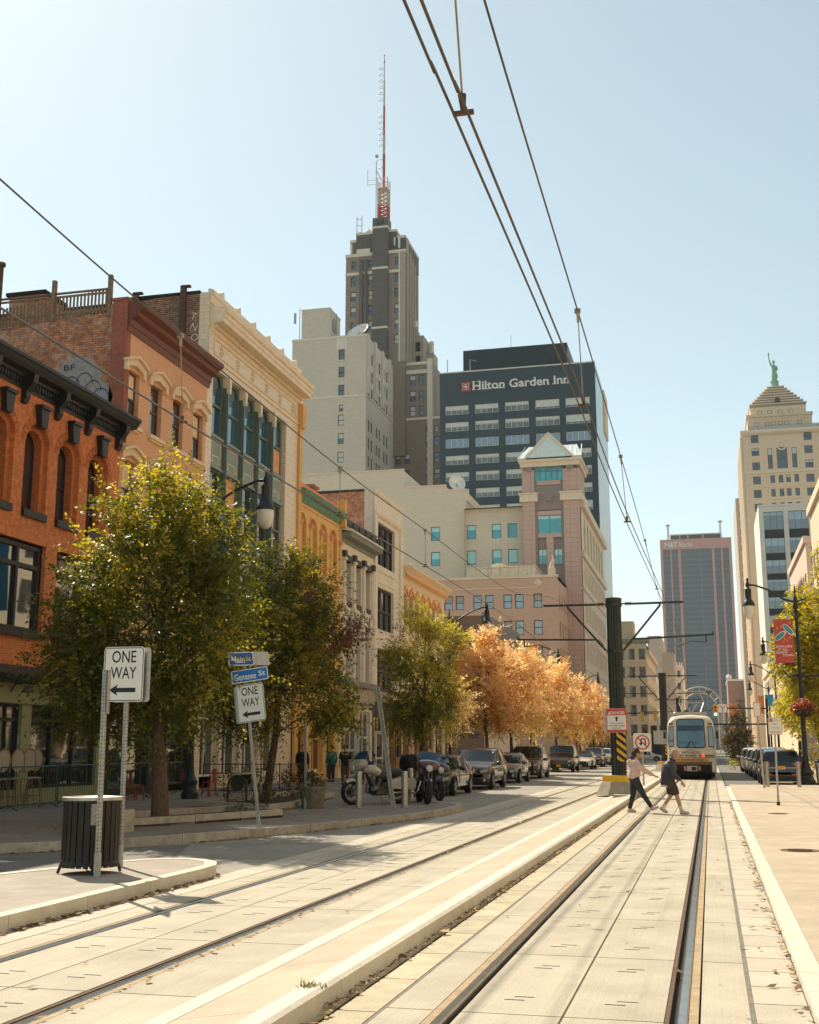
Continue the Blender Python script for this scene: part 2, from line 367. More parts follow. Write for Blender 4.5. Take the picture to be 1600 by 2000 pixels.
for c0, q in ((-1.02, .76), (-5.06, .72)):
    for sg in (-1, 1):
        x = c0 + sg*q
        b.prism([(x-.036,-.045),(x-.036,-.004),(x-.024,.006),(x+.024,.006),(x+.036,-.004),(x+.036,-.045)], -6, 189, 1)
        xo = x + sg*.07; s_.box(xo-.03, xo+.03, -6, 189, -.044, -.004)
        if sg > 0: s_.box(x-.115, x-.082, -6, 189, -.044, -.006, 1)
struct(b.out('rails', m_rail)); struct(s_.out('rail_seal', [m_tan, m_rust]))
# median between the tracks, buff slabs with a white kerb on both sides
b = MB()
for a, c in rows(-6, 42.5, 1.9):
    b.prism([(-3.36,-.05),(-3.36,.035),(-2.80,.115),(-2.80,-.05)], a+.004, c-.004, 1)
for a, c in rows(48, 300, 1.9): b.prism([(-3.36,-.05),(-3.36,.035),(-2.80,.115),(-2.80,-.05)], a+.004, c-.004, 1)
struct(b.out('median', m_median))
b = MB()
for a, c in rows(-6, 300, 2.4):
    b.box(-3.51, -3.362, a+.003, c-.003, -.05, .038)
    b.prism([(-2.797,-.05),(-2.797,.122),(-2.64,.135),(-2.605,.115),(-2.585,-.05)], a+.003, c-.003, 1, 1)
struct(b.out('median_kerb', [m_kerbw, m_kerbw]))
b = MB()
for a, c in rows(42.5, 48, 1.375): b.box(-3.36, -2.8, a, c, -.05, .10)
struct(b.out('median_plinth', m_conc))
# right-hand pavement
b = MB()
for a, c in rows(-10, 55.7, 1.8): b.box(.565, .735, a+.004, c-.004, -.05, .062)
for a, c in rows(70, 400, 1.8): b.box(4.6, 4.76, a+.004, c-.004, -.05, .125)
struct(b.out('kerb', m_kerbw))
b = MB()
for a, c in rows(-10, 57.6, 4.2):
    for x0, x1 in ((.739, 4.0), (4.005, 7.4), (7.405, 13)): b.box(x0, x1, a+.004, c-.004, -.05, .06)
b.box(4.765, 13, 57.62, 420, -.05, .12)
struct(b.out('sidewalk', m_walkR))
b = MB(); b.face([(.60,57.6,.004),(4.64,57.6,.004),(4.64,700,.004),(.60,700,.004)]); struct(b.out('parking_lane', m_asphd))
# left-hand pavement with the built-out corner
KL = [(-62,17.4),(-13.5,17.4),(-11.5,17.75),(-10.2,19.2),(-9.45,20.6),(-8.75,22.2),(-8.15,24.0),(-7.6,25.9),(-7.1,28.0),(-6.83,29.6),(-6.72,31.2),(-6.76,33.0),(-7.0,33.9),(-7.6,34.8),(-9.4,37.2),(-10.7,39.0),(-11.05,40.2),(-11.1,42)]
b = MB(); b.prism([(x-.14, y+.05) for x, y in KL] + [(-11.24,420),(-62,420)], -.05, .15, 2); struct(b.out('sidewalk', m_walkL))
b = MB()
def kerb(b, P, w, z, mi=0, step=1.6, zb=-.05):
    P = [Vector((x, y)) for x, y in P]; Q = []
    for a, c in zip(P, P[1:]):
        k = max(1, round((c-a).length/step)); Q += [a.lerp(c, t/k) for t in range(k)]
    Q.append(P[-1])
    def nrm(i):
        d = (Q[min(i+1, len(Q)-1)] - Q[max(i-1, 0)]).normalized(); return Vector((-d.y, d.x))
    for i in range(len(Q)-1):
        n0, n1 = nrm(i), nrm(i+1); a, c = Q[i].lerp(Q[i+1], .004), Q[i].lerp(Q[i+1], .996)
        pts = [(a.x, a.y), (c.x, c.y), (c.x+n1.x*w, c.y+n1.y*w), (a.x+n0.x*w, a.y+n0.y*w)]
        b.prism(pts, zb, z, 2, mi)
kerb(b, KL, .17, .155)
kerb(b, [(-11.1, 42), (-11.1, 420)], .17, .155, step=2.4)
struct(b.out('kerb', m_gran))
IS = [(-6.6,-12),(-6.58,15.0),(-6.62,15.55),(-6.8,15.98),(-7.1,16.28),(-7.45,16.4),(-7.8,16.3),(-8.1,15.9),(-8.5,14.9),(-9.2,13.0),(-10.3,10.2),(-12.2,5.5),(-18,-12)]
b = MB(); b.prism([(x-.05 if x > -7 else x+.05, y-.05) for x, y in IS], -.05, .146, 2); struct(b.out('traffic_island', m_agg))
b = MB(); kerb(b, IS, .17, .153, step=1.5); struct(b.out('island_kerb', m_kerbw))
# faded crossing bars on the side road
b = MB()
for k in range(5):
    y = 15.2 - k*1.05; x = -12.2 - .35*k
    b.face([(x-5.2,y-.9,.012),(x,y,.012),(x+.1,y+.26,.012),(x-5.1,y-.64,.012)])
b.face([(-12.2,14.9,.013),(-11.9,15.1,.013),(-10.3,16.6,.013),(-10.7,16.75,.013)])
struct(b.out('road_markings', m_mark))
# planted beds with granite edging
b = MB(); s_ = MB()
BEDS = [[(-11.35,21.9),(-10.55,23.6),(-9.6,26.3),(-11.5,27.7),(-13.1,23.2)], [(-10.7,28.3),(-10.6,30.0),(-11.6,36.5),(-13.4,37.4),(-13.5,30)]]
for P in BEDS:
    kerb(b, P + [P[0]], .17, .33, zb=.1)
    s_.prism(P, .1, .2, 2)
struct(b.out('bed_edging', m_gran)); struct(s_.out('planting_bed', m_soil))
def manhole(x, y, r, label):
    b = MB(); b.lathe([(r, .0), (r, .066), (r*.9, .066), (r*.88, .062), (.02, .062)], (x, y, 0), 28)
    for k in range(-3, 4): b.box(x-r*.6, x+r*.6, y+k*r*.22-.012, y+k*r*.22+.012, .06, .068)
    tag(b.out('manhole_cover', m_rust, org=Vector((x, y, 0))), label, 'manhole cover', 'manhole covers in the right pavement')
manhole(1.35, 21.0, .32, 'large round iron manhole cover, the nearest in the right pavement')
manhole(1.6, 32.4, .26, 'small round iron cover in the pavement just in front of the thin signpost')
manhole(3.1, 26.0, .28, 'round iron cover out at the right edge of the pavement')
# leaves and dirt blown against the kerbs
random.seed(8)
b = MB()
def litter(P, n, spread, z, mi=None):
    P = [Vector((x, y)) for x, y in P]
    for _ in range(n):
        i = random.randrange(len(P)-1); a = P[i].lerp(P[i+1], random.random())
        x, y = a.x + random.gauss(0, spread), a.y + random.gauss(0, spread); s = random.uniform(.012, .05) * (1 if random.random() < .93 else 1.5); r = random.random()*6.28
        zz = z + .004 + random.random()*.012
        pts = []
        for k in range(4):
            q = r + k*math.pi/2; d = s*(1 if k % 2 else .55); pts.append((x+math.cos(q)*d, y+math.sin(q)*d, zz + random.uniform(0, s*.5)))
        b.face(pts, random.choice((0, 0, 1, 1, 2)) if mi is None else mi)
litter([(-6.54,8.5),(-6.52,15.3)], 420, .035, 0); litter([(-2.55,6),(-2.55,40)], 900, .03, 0); litter([(.52,7),(.52,40)], 420, .03, 0)
litter([(-9.3,20.6),(-8.6,22.2),(-7.5,25.9),(-6.75,29.6)], 420, .05, 0); litter([(-11.4,17.6),(-10.1,19.1)], 160, .06, 0)
litter([(-12,19),(-8,30)], 240, 1.0, .15); litter([(-3,7),(-1,30)], 60, 1.2, 0); litter([(.3,8),(.4,20)], 40, .3, 0); litter([(-4.2,6),(-4.4,30)], 160, .03, -.004)
litter([(-9,24),(-6,36)], 120, 1.2, 0.15)
o = b.out('fallen_leaves', [MAT('dry_leaf', (.30, .16, .05), .8, .3), MAT('brown_leaf', (.12, .06, .03), .8, .3), MAT('pale_leaf', (.45, .32, .14), .8, .3)], fix=False); o['kind'] = 'stuff'
b = MB(); random.seed(5)
for k in range(60):
    a = random.random()*6.28; l = random.uniform(.015, .055); x, y = -2.72+random.gauss(0, .045), 8.05+random.gauss(0, .035); d = random.uniform(.02, .06)
    b.face([(x-.006, y, .12), (x+.006, y, .12), (x+math.cos(a)*d, y+math.sin(a)*d, .12+l)])
tag(b.out('weed_tuft', LEAF('weed_green', [(.10,.09,.03),(.16,.15,.05)]), org=Vector((-2.72, 8.05, .12)), fix=False), 'small weed growing from the kerb joint of the median', 'weed')
# ---------------------------------------------------------------- building helpers
def window(root, T, u0, u1, z0, z1, n, fm, gm, fw=.06, mid=(.5,), mull=0, rise=0, blind=0., dp=.06, name='window', bm_=None):
    f = MB(T); zt = z1 - rise
    f.box(u0, u0+fw, n-dp, n, z0, zt); f.box(u1-fw, u1, n-dp, n, z0, zt); f.box(u0+fw, u1-fw, n-dp, n-.002, z0, z0+fw)
    if not rise: f.box(u0+fw, u1-fw, n-dp, n-.002, z1-fw, z1)
    K = 10; uc, ru = (u0+u1)/2, (u1-u0)/2
    if rise:
        for k in range(K):
            q = []
            for a in (k, k+1):
                c, s = -math.cos(math.pi*a/K), math.sin(math.pi*a/K)
                q.append(((uc+ru*c, zt+rise*s), (uc+(ru-fw)*c, zt+(rise-fw)*s)))
            (a0, a1), (b0, b1) = q
            f.face([(a0[0],n,a0[1]),(b0[0],n,b0[1]),(b1[0],n,b1[1]),(a1[0],n,a1[1])]); f.face([(a1[0],n,a1[1]),(b1[0],n,b1[1]),(b1[0],n-dp,b1[1]),(a1[0],n-dp,a1[1])])
    for m in mid: zz = z0 + (z1-z0)*m; f.box(u0+fw, u1-fw, n-dp, n+.012, zz-fw*.5, zz+fw*.5)
    for k in range(mull): uu = u0 + (u1-u0)*(k+1)/(mull+1); f.box(uu-fw*.45, uu+fw*.45, n-dp, n+.006, z0+fw, zt-fw*(0 if rise else 1))
    o = f.out(name, fm, root)
    g = MB(T); m = n - dp*.6
    if rise:
        g.face([(u0+.01,m,z0+.01),(u1-.01,m,z0+.01)] + [(uc+ru*.97*math.cos(math.pi*k/K), m, zt+rise*.97*math.sin(math.pi*k/K)) for k in range(K+1)])
    else:
        zb = z1 - (z1-z0)*blind
        g.face([(u0+.01,m,z0+.01),(u1-.01,m,z0+.01),(u1-.01,m,zb),(u0+.01,m,zb)])
        if blind: g.face([(u0+.01,m,zb),(u1-.01,m,zb),(u1-.01,m,z1-.01),(u0+.01,m,z1-.01)], 1)
    g.out('pane', [gm, bm_ or m_blind], o)
    return o
def shell(root, x0, x1, y0, y1, z0, z1, mats, sides='xXyY', roof=True, name='wall', rm=None):
    "plain outer walls of a block; sides lists the faces to make (x: low x, X: high x ...)"
    b = MB()
    if 'x' in sides: b.face([(x0,y0,z0),(x0,y1,z0),(x0,y1,z1),(x0,y0,z1)])
    if 'X' in sides: b.face([(x1,y0,z0),(x1,y1,z0),(x1,y1,z1),(x1,y0,z1)])
    if 'y' in sides: b.face([(x0,y0,z0),(x1,y0,z0),(x1,y0,z1),(x0,y0,z1)])
    if 'Y' in sides: b.face([(x0,y1,z0),(x1,y1,z0),(x1,y1,z1),(x0,y1,z1)])
    if b.f: b.out(name, mats, root)
    if roof:
        r = MB(); r.face([(x0,y0,z1-.02),(x1,y0,z1-.02),(x1,y1,z1-.02),(x0,y1,z1-.02)]); r.out('roof', rm or m_roof, root)
m_roof = MAT('flat_roof_felt', (.16, .15, .14), .9, .3)
FC = -19.0
# profile strip running along a facade (cornice): prof is list of (n,z)
def cornice(root, T, u0, u1, prof, mat, name='cornice', n0=-.1):
    b = MB(T); P = [(n0, prof[0][1])] + list(prof) + [(n0, prof[-1][1])]
    L = [[b.p((u, n, z)) for n, z in P] for u in (u0, u1)]
    for k in range(len(P)-1): b.f.append([L[0][k], L[0][k+1], L[1][k+1], L[1][k]]); b.m.append(0)
    b.f += [L[0][::-1], L[1]]; b.m += [0, 0]
    return b.out(name, mat, root)
def goose_lamp(root, T, u, z, m, out=.55, h=.28):
    f = MB(T); f.tube([(u,0,z),(u,out*.35,z+h),(u,out*.8,z+h*.9),(u,out,z+h*.35)], .018, 6)
    pr = [(.02, .12), (.06, .10), (.14, 0), (.15, -.03)]
    rings = []
    for r, hh in pr: rings.append([f.p((u+r*math.cos(t*.785), out+r*math.sin(t*.785), z+h*.2+hh)) for t in range(8)])
    for a, c in zip(rings, rings[1:]):
        for t in range(8): f.f.append([a[t], a[(t+1)%8], c[(t+1)%8], c[t]]); f.m.append(0)
    f.out('wall_lamp', m, root)

# ================================================================ orange brick building
m_obr = BRICK('orange_brick', (.27,.075,.018), (.22,.055,.013), (.24,.095,.035), rough=.8, big=.22, stain=.35, scol=(.2,.06,.02))
m_obr2 = BRICK('orange_brick_surround', (.28,.08,.02), (.24,.062,.015), (.18,.06,.02), bw=.1, bh=.07)
m_sto = MATF('green_fascia', (.16,.16,.075), .6, .1)
T = FX(FC); Y0, Y1 = 13.0, 35.3
o = thing('orange_brick_building', 'orange brick corner building with round arched upper windows, black cornice and green shopfront', 'building', (FC, Y0, 0))
arc = [30.22 + 1.83*k for k in range(-9, 3)]; arc = [a for a in arc if a > Y0+.8]
grp = [(27.35+.02 - 4.13*k, 30.97 - 4.13*k) for k in range(0, 4)]; grp = [(31.75, 34.75)] + [g for g in grp if g[0] > Y0]
b = MB(T)
b.wall(Y0, Y1, 4.0, 12.7, [(a-.64, a+.64, 8.42, 11.15, .62) for a in arc] + [(g[0]-.08, g[1]+.08, 4.95, 7.6) for g in grp], 0, .13)
b.out('wall', m_obr, o)
b = MB(T); b.wall(Y0, Y1, 8.3, 11.4, [(a-.45, a+.45, 8.5, 10.98, .44) for a in arc], -.13, .3)
for a in arc:
    for k in range(11):
        t0, t1 = math.pi*k/11+.02, math.pi*(k+1)/11-.02
        q = [(a-math.cos(t)*r, 10.53+math.sin(t)*r) for t, r in ((t0,.645),(t1,.645),(t1,.86),(t0,.86))]
        for s0, s1 in zip(q, q[1:]+q[:1]): b.face([(s0[0],.0,s0[1]),(s1[0],.0,s1[1]),(s1[0],.025,s1[1]),(s0[0],.025,s0[1])])
        b.face([(x,.025,z) for x, z in q])
b.out('arch_surround', m_obr2, o)
for a in arc: window(o, T, a-.45, a+.45, 8.5, 10.98, -.38, m_black, m_glass, .07, (.47,), 0, .44)
for i, a in enumerate(arc):
    s = MB(T); s.box(a-.62, a+.62, -.3, .10, 8.3, 8.52); s.out('window_sill', m_black, o)
    s = MB(T); s.prism([(a-.15,11.05),(a+.15,11.05),(a+.23,11.62),(a-.23,11.62)], 0.026, .22, 1); s.box(a-.26, a+.26, .02, .28, 11.62, 11.72); s.out('keystone', m_black, o)
for g in grp:
    window(o, T, g[0], g[1], 5.0, 7.55, -.12, m_black, m_glass, .13, (.75,), 1 if g[1]-g[0] < 3.2 else 2, dp=.14)
    s = MB(T); s.box(g[0]-.15, g[1]+.15, -.1, .14, 4.82, 4.98); s.out('window_sill', m_black, o)
cornice(o, T, Y0, Y1+.28, [(.04,11.98),(.06,12.28),(.16,12.3),(.18,12.38),(.42,12.42),(.5,12.52),(.56,12.62),(.60,12.64),(.60,12.74),(.0,12.78)], m_black)
b = MB(T)
for k in range(int((Y1-Y0)/.15)): b.box(Y0+.15*k, Y0+.15*k+.08, .05, .13, 12.1, 12.26)
b.out('dentils', m_black, o)
for k in range(-9, 3):
    u = 31.12 + 1.83*k if k < 2 else 34.98
    if u < Y0+.3: continue
    s = MB(T); s.prism([(.02,11.55),(.12,11.58),(.2,11.75),(.2,11.9),(.40,12.15),(.44,12.4),(.02,12.4)], u-.11, u+.11, 0)
    s.out('cornice_bracket', m_black, o)
# shopfront
b = MB(T); b.wall(Y0, Y1, 0, 4.0, [(Y0+.3+4.4*k, Y0+.3+4.4*k+3.9, .55, 2.93) for k in range(5)], -.05, .25); b.box(Y0, Y1, -.04, .05, 2.95, 3.5); b.out('shopfront', m_sto, o)
cornice(o, T, Y0, Y1, [(.1,3.5),(.5,3.56),(.55,3.72),(.1,4.0)], m_black, 'shop_awning')
for k in range(5):
    u = Y0+.3+4.4*k; window(o, T, u, u+3.9, .55, 2.93, -.16, m_black, m_glass, .09, (.82,), 2, dp=.1, name='shop_window')
for k in range(9): goose_lamp(o, T, 18.2 + 1.9*k, 3.2, m_black)
b = MB(); text_mb(b, 'LYNN', (FC-.12, 30.85, 1.95), (0,1,0), (0,0,1), .26, .95, .004, 0, .01, (1,0,0)); b.out('window_lettering', m_signwhite, o)
shell(o, FC-14, FC, Y0, Y1, 0, 12.7, m_obr, 'xyY')

# ================================================================ brown painted building
m_brn = BRICK('brown_painted_brick', (.34,.185,.10), (.325,.172,.092), (.27,.14,.075), rough=.75, var=.08, big=.3, stain=.2, bump=.2)
m_old = BRICK('weathered_orange_brick', (.26,.10,.042), (.15,.055,.026), (.10,.06,.04), bw=.24, bh=.085, ms=.016, var=.35, big=.5, stain=.8, scol=(.26,.19,.13), bump=.7)
m_corn = MATF('oxblood_paint', (.085,.024,.014), .5, .15)
m_tanp = MATF('tan_paint', (.44,.33,.21), .6, .1)
m_brw = MAT('brown_window_paint', (.12,.06,.035), .5, .15)
m_redbrick = BRICK('red_painted_brick', (.17,.055,.032), (.15,.048,.028), (.11,.035,.02), var=.15, stain=.3)
Y0, Y1 = 35.3, 42.2
o = thing('brown_brick_building', 'brown painted building with oxblood cornice and peaked tan window hoods', 'building', (FC, Y0, 0))
cs = [35.98, 37.78, 39.62, 41.45]
b = MB(T); b.wall(Y0, Y1, 3.9, 16.4, [(c-.46, c+.46, z0, z0+1.92) for c in cs for z0 in (12.72, 9.5, 6.3)], 0, .22); b.box(Y0, Y1, -.4, 0, 3.3, 3.9); b.out('wall', m_brn, o)
for z0 in (12.72, 9.5, 6.3):
    for i, c in enumerate(cs):
        window(o, T, c-.46, c+.46, z0, z0+1.92, -.16, m_brw, m_glass, .065, blind=(.5 if (i+int(z0)) % 3 == 0 else 0), bm_=m_tanp)
        s = MB(T); zt = z0+1.92
        s.prism([(c-.72,zt-.12),(c-.56,zt-.12),(c-.56,zt+.06),(c-.3,zt+.12),(c,zt+.2),(c+.3,zt+.12),(c+.56,zt+.06),(c+.56,zt-.12),(c+.72,zt-.12),(c+.72,zt+.22),(c+.4,zt+.36),(c,zt+.46),(c-.4,zt+.36),(c-.72,zt+.22)], .003, .13, 1)
        s.prism([(c-.78,zt+.2),(c-.4,zt+.35),(c,zt+.46),(c+.4,zt+.35),(c+.78,zt+.2),(c+.78,zt+.29),(c+.4,zt+.44),(c,zt+.55),(c-.4,zt+.44),(c-.78,zt+.29)], .0, .24, 1)
        s.out('window_hood', m_tanp, o)
        s = MB(T); s.box(c-.6, c+.6, -.15, .15, z0-.14, z0); s.box(c-.5, c+.5, 0, .08, z0-.22, z0-.14); s.out('window_sill', m_tanp, o)
cornice(o, T, Y0+.02, Y1+.1, [(.05,15.95),(.09,16.15),(.13,16.18),(.15,16.38),(.36,16.5),(.42,16.62),(.62,16.72),(.66,16.82),(.66,16.9),(.1,17.0)], m_corn)
b = MB(T); b.wall(Y0, Y1, 0, 3.3, [(Y0+.4, Y0+3.2, .4, 2.9), (Y0+3.6, Y1-.4, .05, 2.9)], -.1, .3); b.out('shopfront', m_black, o)
for a, c in ((Y0+.4, Y0+3.2), (Y0+3.6, Y1-.4)): window(o, T, a, c, .4, 2.9, -.3, m_brw, m_glass, .08, (.8,), 1, name='shop_window')
shell(o, FC-15, FC, Y0, Y1, 0, 16.3, m_old, 'xY')
b = MB(FNY(Y0))                                                     # exposed side wall stepping down to the back
pts = [(FC-.55,12.5),(FC-.55,17.0),(FC-.9,16.75),(FC-2.2,16.6),(FC-4.5,16.35),(FC-8,16.3),(FC-15,16.2),(FC-15,0),(FC-.55,0)]
b.face([(u,.02,z) for u, z in pts]); b.out('side_wall', m_old, o)
b = MB(FNY(Y0)); b.box(FC-.55, FC+.02, -.3, .03, 12.5, 17.06); b.box(FC-.6, FC+.04, -.3, .06, 17.06, 17.16, 0); b.out('corner_pier', m_redbrick, o)
m_graf = MAT('graffiti_grey', (.30,.28,.27), .7, .25, 5); m_graf2 = MAT('graffiti_black', (.03,.03,.03), .7, .2)
b = MB(FNY(Y0)); cx = FC-1.7
def blob(b, cx, cz, rx, rz, n, seed, d, mi=0):
    rr = random.Random(seed); P = [(cx+rx*math.cos(t*6.283/n)*rr.uniform(.8, 1.12), cz+rz*math.sin(t*6.283/n)*rr.uniform(.8, 1.12)) for t in range(n)]
    b.face([(x, d, z) for x, z in P], mi)
blob(b, FC-1.75, 14.05, 1.05, 1.15, 18, 3, .026); blob(b, FC-.85, 13.6, .45, .55, 12, 6, .030)
for k, (x, z) in enumerate(((FC-2.0,14.0),(FC-1.5,14.1),(FC-1.15,13.8),(FC-.85,13.5))):
    for t in range(10):
        a0, a1 = t*.5, t*.5+.5; r = .3
        b.face([(x+r*math.cos(a0),.034,z+r*1.3*math.sin(a0)),(x+r*math.cos(a1),.034,z+r*1.3*math.sin(a1)),(x+(r+.03)*math.cos(a1),.034,z+(r+.03)*1.3*math.sin(a1)),(x+(r+.03)*math.cos(a0),.034,z+(r+.03)*1.3*math.sin(a0))], 1)
b.T, _T = None, b.T; text_mb(b, 'BF', (FC-2.1, Y0-.036, 14.75), (1,0,0), (0,0,1), .22, .42, .003, 1, .0, (0,-1,0)); b.T = _T
b.out('graffiti', [m_graf, m_graf2], o)
# roof railing and chimney of the brown building
b = MB(); x0 = FC-.7; zz = 16.75
for k in range(62):
    x = x0 - .14*k; zt = 17.55 - .012*k; b.box(x-.03, x+.03, Y0-.02, Y0+.02, zz-.1-.006*k, zt)
b.box(x0-8.6, x0, Y0-.025, Y0+.025, 17.38, 17.45); b.box(x0-8.6, x0, Y0-.03, Y0+.03, 16.74, 16.8); b.box(x0-8.6, x0+.05, Y0-.05, Y0+.05, 17.52, 17.57)
for k in (0, 2.2, 6.6): b.box(x0-k-.07, x0-k+.07, Y0-.07, Y0+.07, 16.5, 18.05)
tag(b.out('roof_railing', m_wood, org=Vector((FC-5, Y0, 16.7))), 'weathered wooden picket railing on the roof edge of the brown building', 'railing')
b = MB(); b.box(FC-5.5, FC-4.05, Y0+1.2, Y0+2.6, 15.5, 18.15); b.box(FC-5.6, FC-3.95, Y0+1.1, Y0+2.7, 18.15, 18.28, 1); b.out('chimney', [m_old, m_dark], o)
b = MB(); b.tube([(FC-4.95,Y0-.25,16.2),(FC-4.95,Y0-.25,18.75)], .09, 8); b.lathe([(.09,0),(.15,.02),(.15,.14),(.09,.16)], (FC-4.95,Y0-.25,18.7), 10); b.out('vent_pipe', m_rust, o)

# ================================================================ cream terracotta building
m_ter = BRICK('glazed_terracotta', (.66,.53,.37), (.64,.51,.355), (.44,.31,.19), bw=.62, bh=.30, ms=.008, rough=.35, var=.06, big=.6, stain=.18, scol=(.5,.36,.2), bump=.15)
m_tercor = MATF('terracotta_trim', (.60,.48,.33), .4, .12, 4, .15, 20, streak=.25)
m_grn = MATF('dark_green_paint', (.06,.085,.07), .42, .15)
m_grnp = MATF('grey_green_panel', (.13,.155,.135), .5, .1)
m_ply = MATF('plywood', (.42,.20,.09), .8, .15, 4)
m_dkbrick = BRICK('sooty_brick', (.12,.05,.028), (.035,.02,.015), (.15,.10,.065), bw=.24, bh=.085, ms=.015, var=.4, big=.45, stain=.6, scol=(.03,.02,.016), bump=.7)
Y0, Y1 = 42.2, 53.1
o = thing('terracotta_building', 'tall cream terracotta building with a heavy bracketed cornice and dark green window bays', 'building', (FC, Y0, 0))
b = MB(T); b.wall(Y0, Y1, 4.2, 20.1, [(42.75, 51.45, 4.6, 17.0)], 0, .35); b.out('wall', m_ter, o)
b = MB(T)
b.box(Y0+.02, Y1-.02, .0, .06, 17.32, 17.42); b.box(Y0+.5, Y1-.4, 0, .05, 17.55, 17.6); b.box(Y0+.5, Y1-.4, 0, .05, 18.2, 18.25); b.box(Y0+.5,Y0+.55,0,.05,17.6,18.2); b.box(Y1-.45,Y1-.4,0,.05,17.6,18.2)
for k in range(6):
    u = 43.6 + 1.75*k
    for q in range(9):
        a = q*.7; b.box(u-.14+.12*math.cos(a), u-.09+.12*math.cos(a), .0, .06, 17.85+.2*math.sin(a), 17.93+.2*math.sin(a))
b.out('frieze_ornament', m_tercor, o)
cornice(o, T, Y0+.1, Y1+.35, [(.05,18.42),(.12,18.5),(.14,18.72),(.55,18.78),(.58,18.95),(.62,18.98),(.62,19.14),(.70,19.2),(.74,19.34),(.05,19.5)], m_tercor)
b = MB(T)
for k in range(74): b.box(Y0+.2+.145*k, Y0+.2+.145*k+.085, .1, .24, 18.55, 18.70)
b.out('dentils', m_tercor, o)
cornice(o, T, Y0, Y1, [(.04,19.6),(.06,19.9),(.12,19.95),(.14,20.14),(.0,20.2)], m_tercor, 'parapet')
for k in range(6):
    u = 43.3 + 1.82*k; s = MB(T); s.prism([(u-.13,20.15),(u+.13,20.15),(u+.1,20.38),(u+.03,20.46),(u-.03,20.46),(u-.1,20.38)], -.1, .1, 1); s.out('finial', m_tercor, o)
mul = [42.75, 44.32, 46.12, 47.92, 49.72, 51.45]
for i in range(4):
    u = mul[i+1]; s = MB(T); s.box(u-.1, u+.1, -.32, -.02, 4.6, 16.55); s.box(u-.045, u+.045, -.02, .03, 4.6, 16.6); s.out('mullion', m_grn, o)
    s = MB(T); s.prism([(u-.06,16.3),(u+.06,16.3),(u+.14,17.0),(u-.14,17.0)], -.2, .12, 1); s.out('capital', m_tercor, o)
for r, (z0, z1) in enumerate(((14.25,17.0),(10.4,12.9),(6.6,9.1))):
    for i in range(5):
        a, c = mul[i]+.11, mul[i+1]-.11
        w = window(o, T, a+.14, c-.02, z0+.05, z1, -.2, m_grn, m_glassblue if r == 0 else m_glass, .1, (.48,), 0, dp=.12)
        if (r, i) in ((0, 4), (1, 1)):
            s = MB(T); zb = (z0, z0+1.25) if r == 0 else (z0+.1, z1-.1); s.box(a+.25, c-.12, -.255, -.235, zb[0]+.12, zb[1]); s.out('boarding', m_ply, w)
        if r == 0:
            s = MB(T)
            for q in (0, 1):
                e = (a+.24, a+.42) if q == 0 else (c-.12, c-.30)
                s = MB(T); s.prism([(e[0],16.9),(e[1],16.9),(e[0],16.45)], -.25, -.2, 1); s.out('shaped_head', m_grn, w)
        sp = z0 - 1.35 if r < 2 else z0 - 1.6
        s = MB(T); s.box(a, c, -.3, -.14, sp, z0+.02); s.box(a, c, -.14, -.06, z0-.08, z0+.04)
        s.box(a, c, -.14, -.05, sp-.02, sp+.06); s.out('spandrel', m_grnp, o)
        s = MB(T); e0, e1, f0, f1 = a+.18, c-.18, sp+.25, z0-.2; t = .035
        for q in ((e0,e1,f1-t,f1),(e0,e0+t,f0,f1-t),(e1-t,e1,f0,f1-t),(e0+t,e0+.25,f0,f0+t),(e1-.25,e1-t,f0,f0+t),(e0+.25-t,e0+.25,f0+t,f0+.3),(e1-.25,e1-.25+t,f0+t,f0+.3),(e0+.25,e1-.25,f0+.3-t,f0+.3)):
            s.box(q[0], q[1], -.14, -.128, q[2], q[3])
        s.out('key_pattern', m_tercor, o)
b = MB(T); b.wall(Y0, Y1, 0, 4.6, [(42.8+2.15*k, 44.6+2.15*k, .6 if k % 2 else .1, 3.6) for k in range(4)], -.05, .3); b.out('shopfront', m_ter, o)
for k in range(4): window(o, T, 42.8+2.15*k, 44.6+2.15*k, .6, 3.6, -.3, m_white, m_glass, .08, (.75,), 1, name='shop_window')
shell(o, FC-18, FC, Y0, Y1, 0, 20.0, m_dkbrick, 'xY')
b = MB(FNY(Y0)); b.face([(FC,.02,0),(FC,.02,20.05),(FC-.45,.02,20.05),(FC-.45,.02,0)], 1); b.face([(FC-.45,.02,0),(FC-.45,.02,20.15),(FC-4.2,.02,19.85),(FC-18,.02,19.8),(FC-18,.02,0)]); b.box(FC-4.3, FC-.45, -.25, .06, 20.02, 20.14, 2); b.out('side_wall', [m_dkbrick, m_ter, m_dark], o)
for k, xx in enumerate((FC-1.15, FC-3.3)):
    s = MB(FNY(Y0)); s.box(xx-.11, xx+.11, .02, .2, 15.5, 20.35-.1*k); s.box(xx-.11, xx+.3, .02, .2, 20.3-.1*k, 20.38-.1*k); s.out('steel_post', m_rust, o)
b = MB(FNY(Y0))
blob(b, FC-1.95, 17.9, .42, .6, 14, 4, .026); blob(b, FC-.85, 17.3, .2, .7, 9, 5, .03)
b.out('graffiti', m_graf, o)
tx = MB()
for k, ch in enumerate(('T', 'N', 'O')): text_mb(tx, ch, (FC-.7+.04*k, Y0-.03, 19.05-.45*k), (.92,0,-.38), (.38,0,.92), .32, None, .004, 0, -.012, (0,-1,0))
tx.out('graffiti_letters', m_signwhite, o)
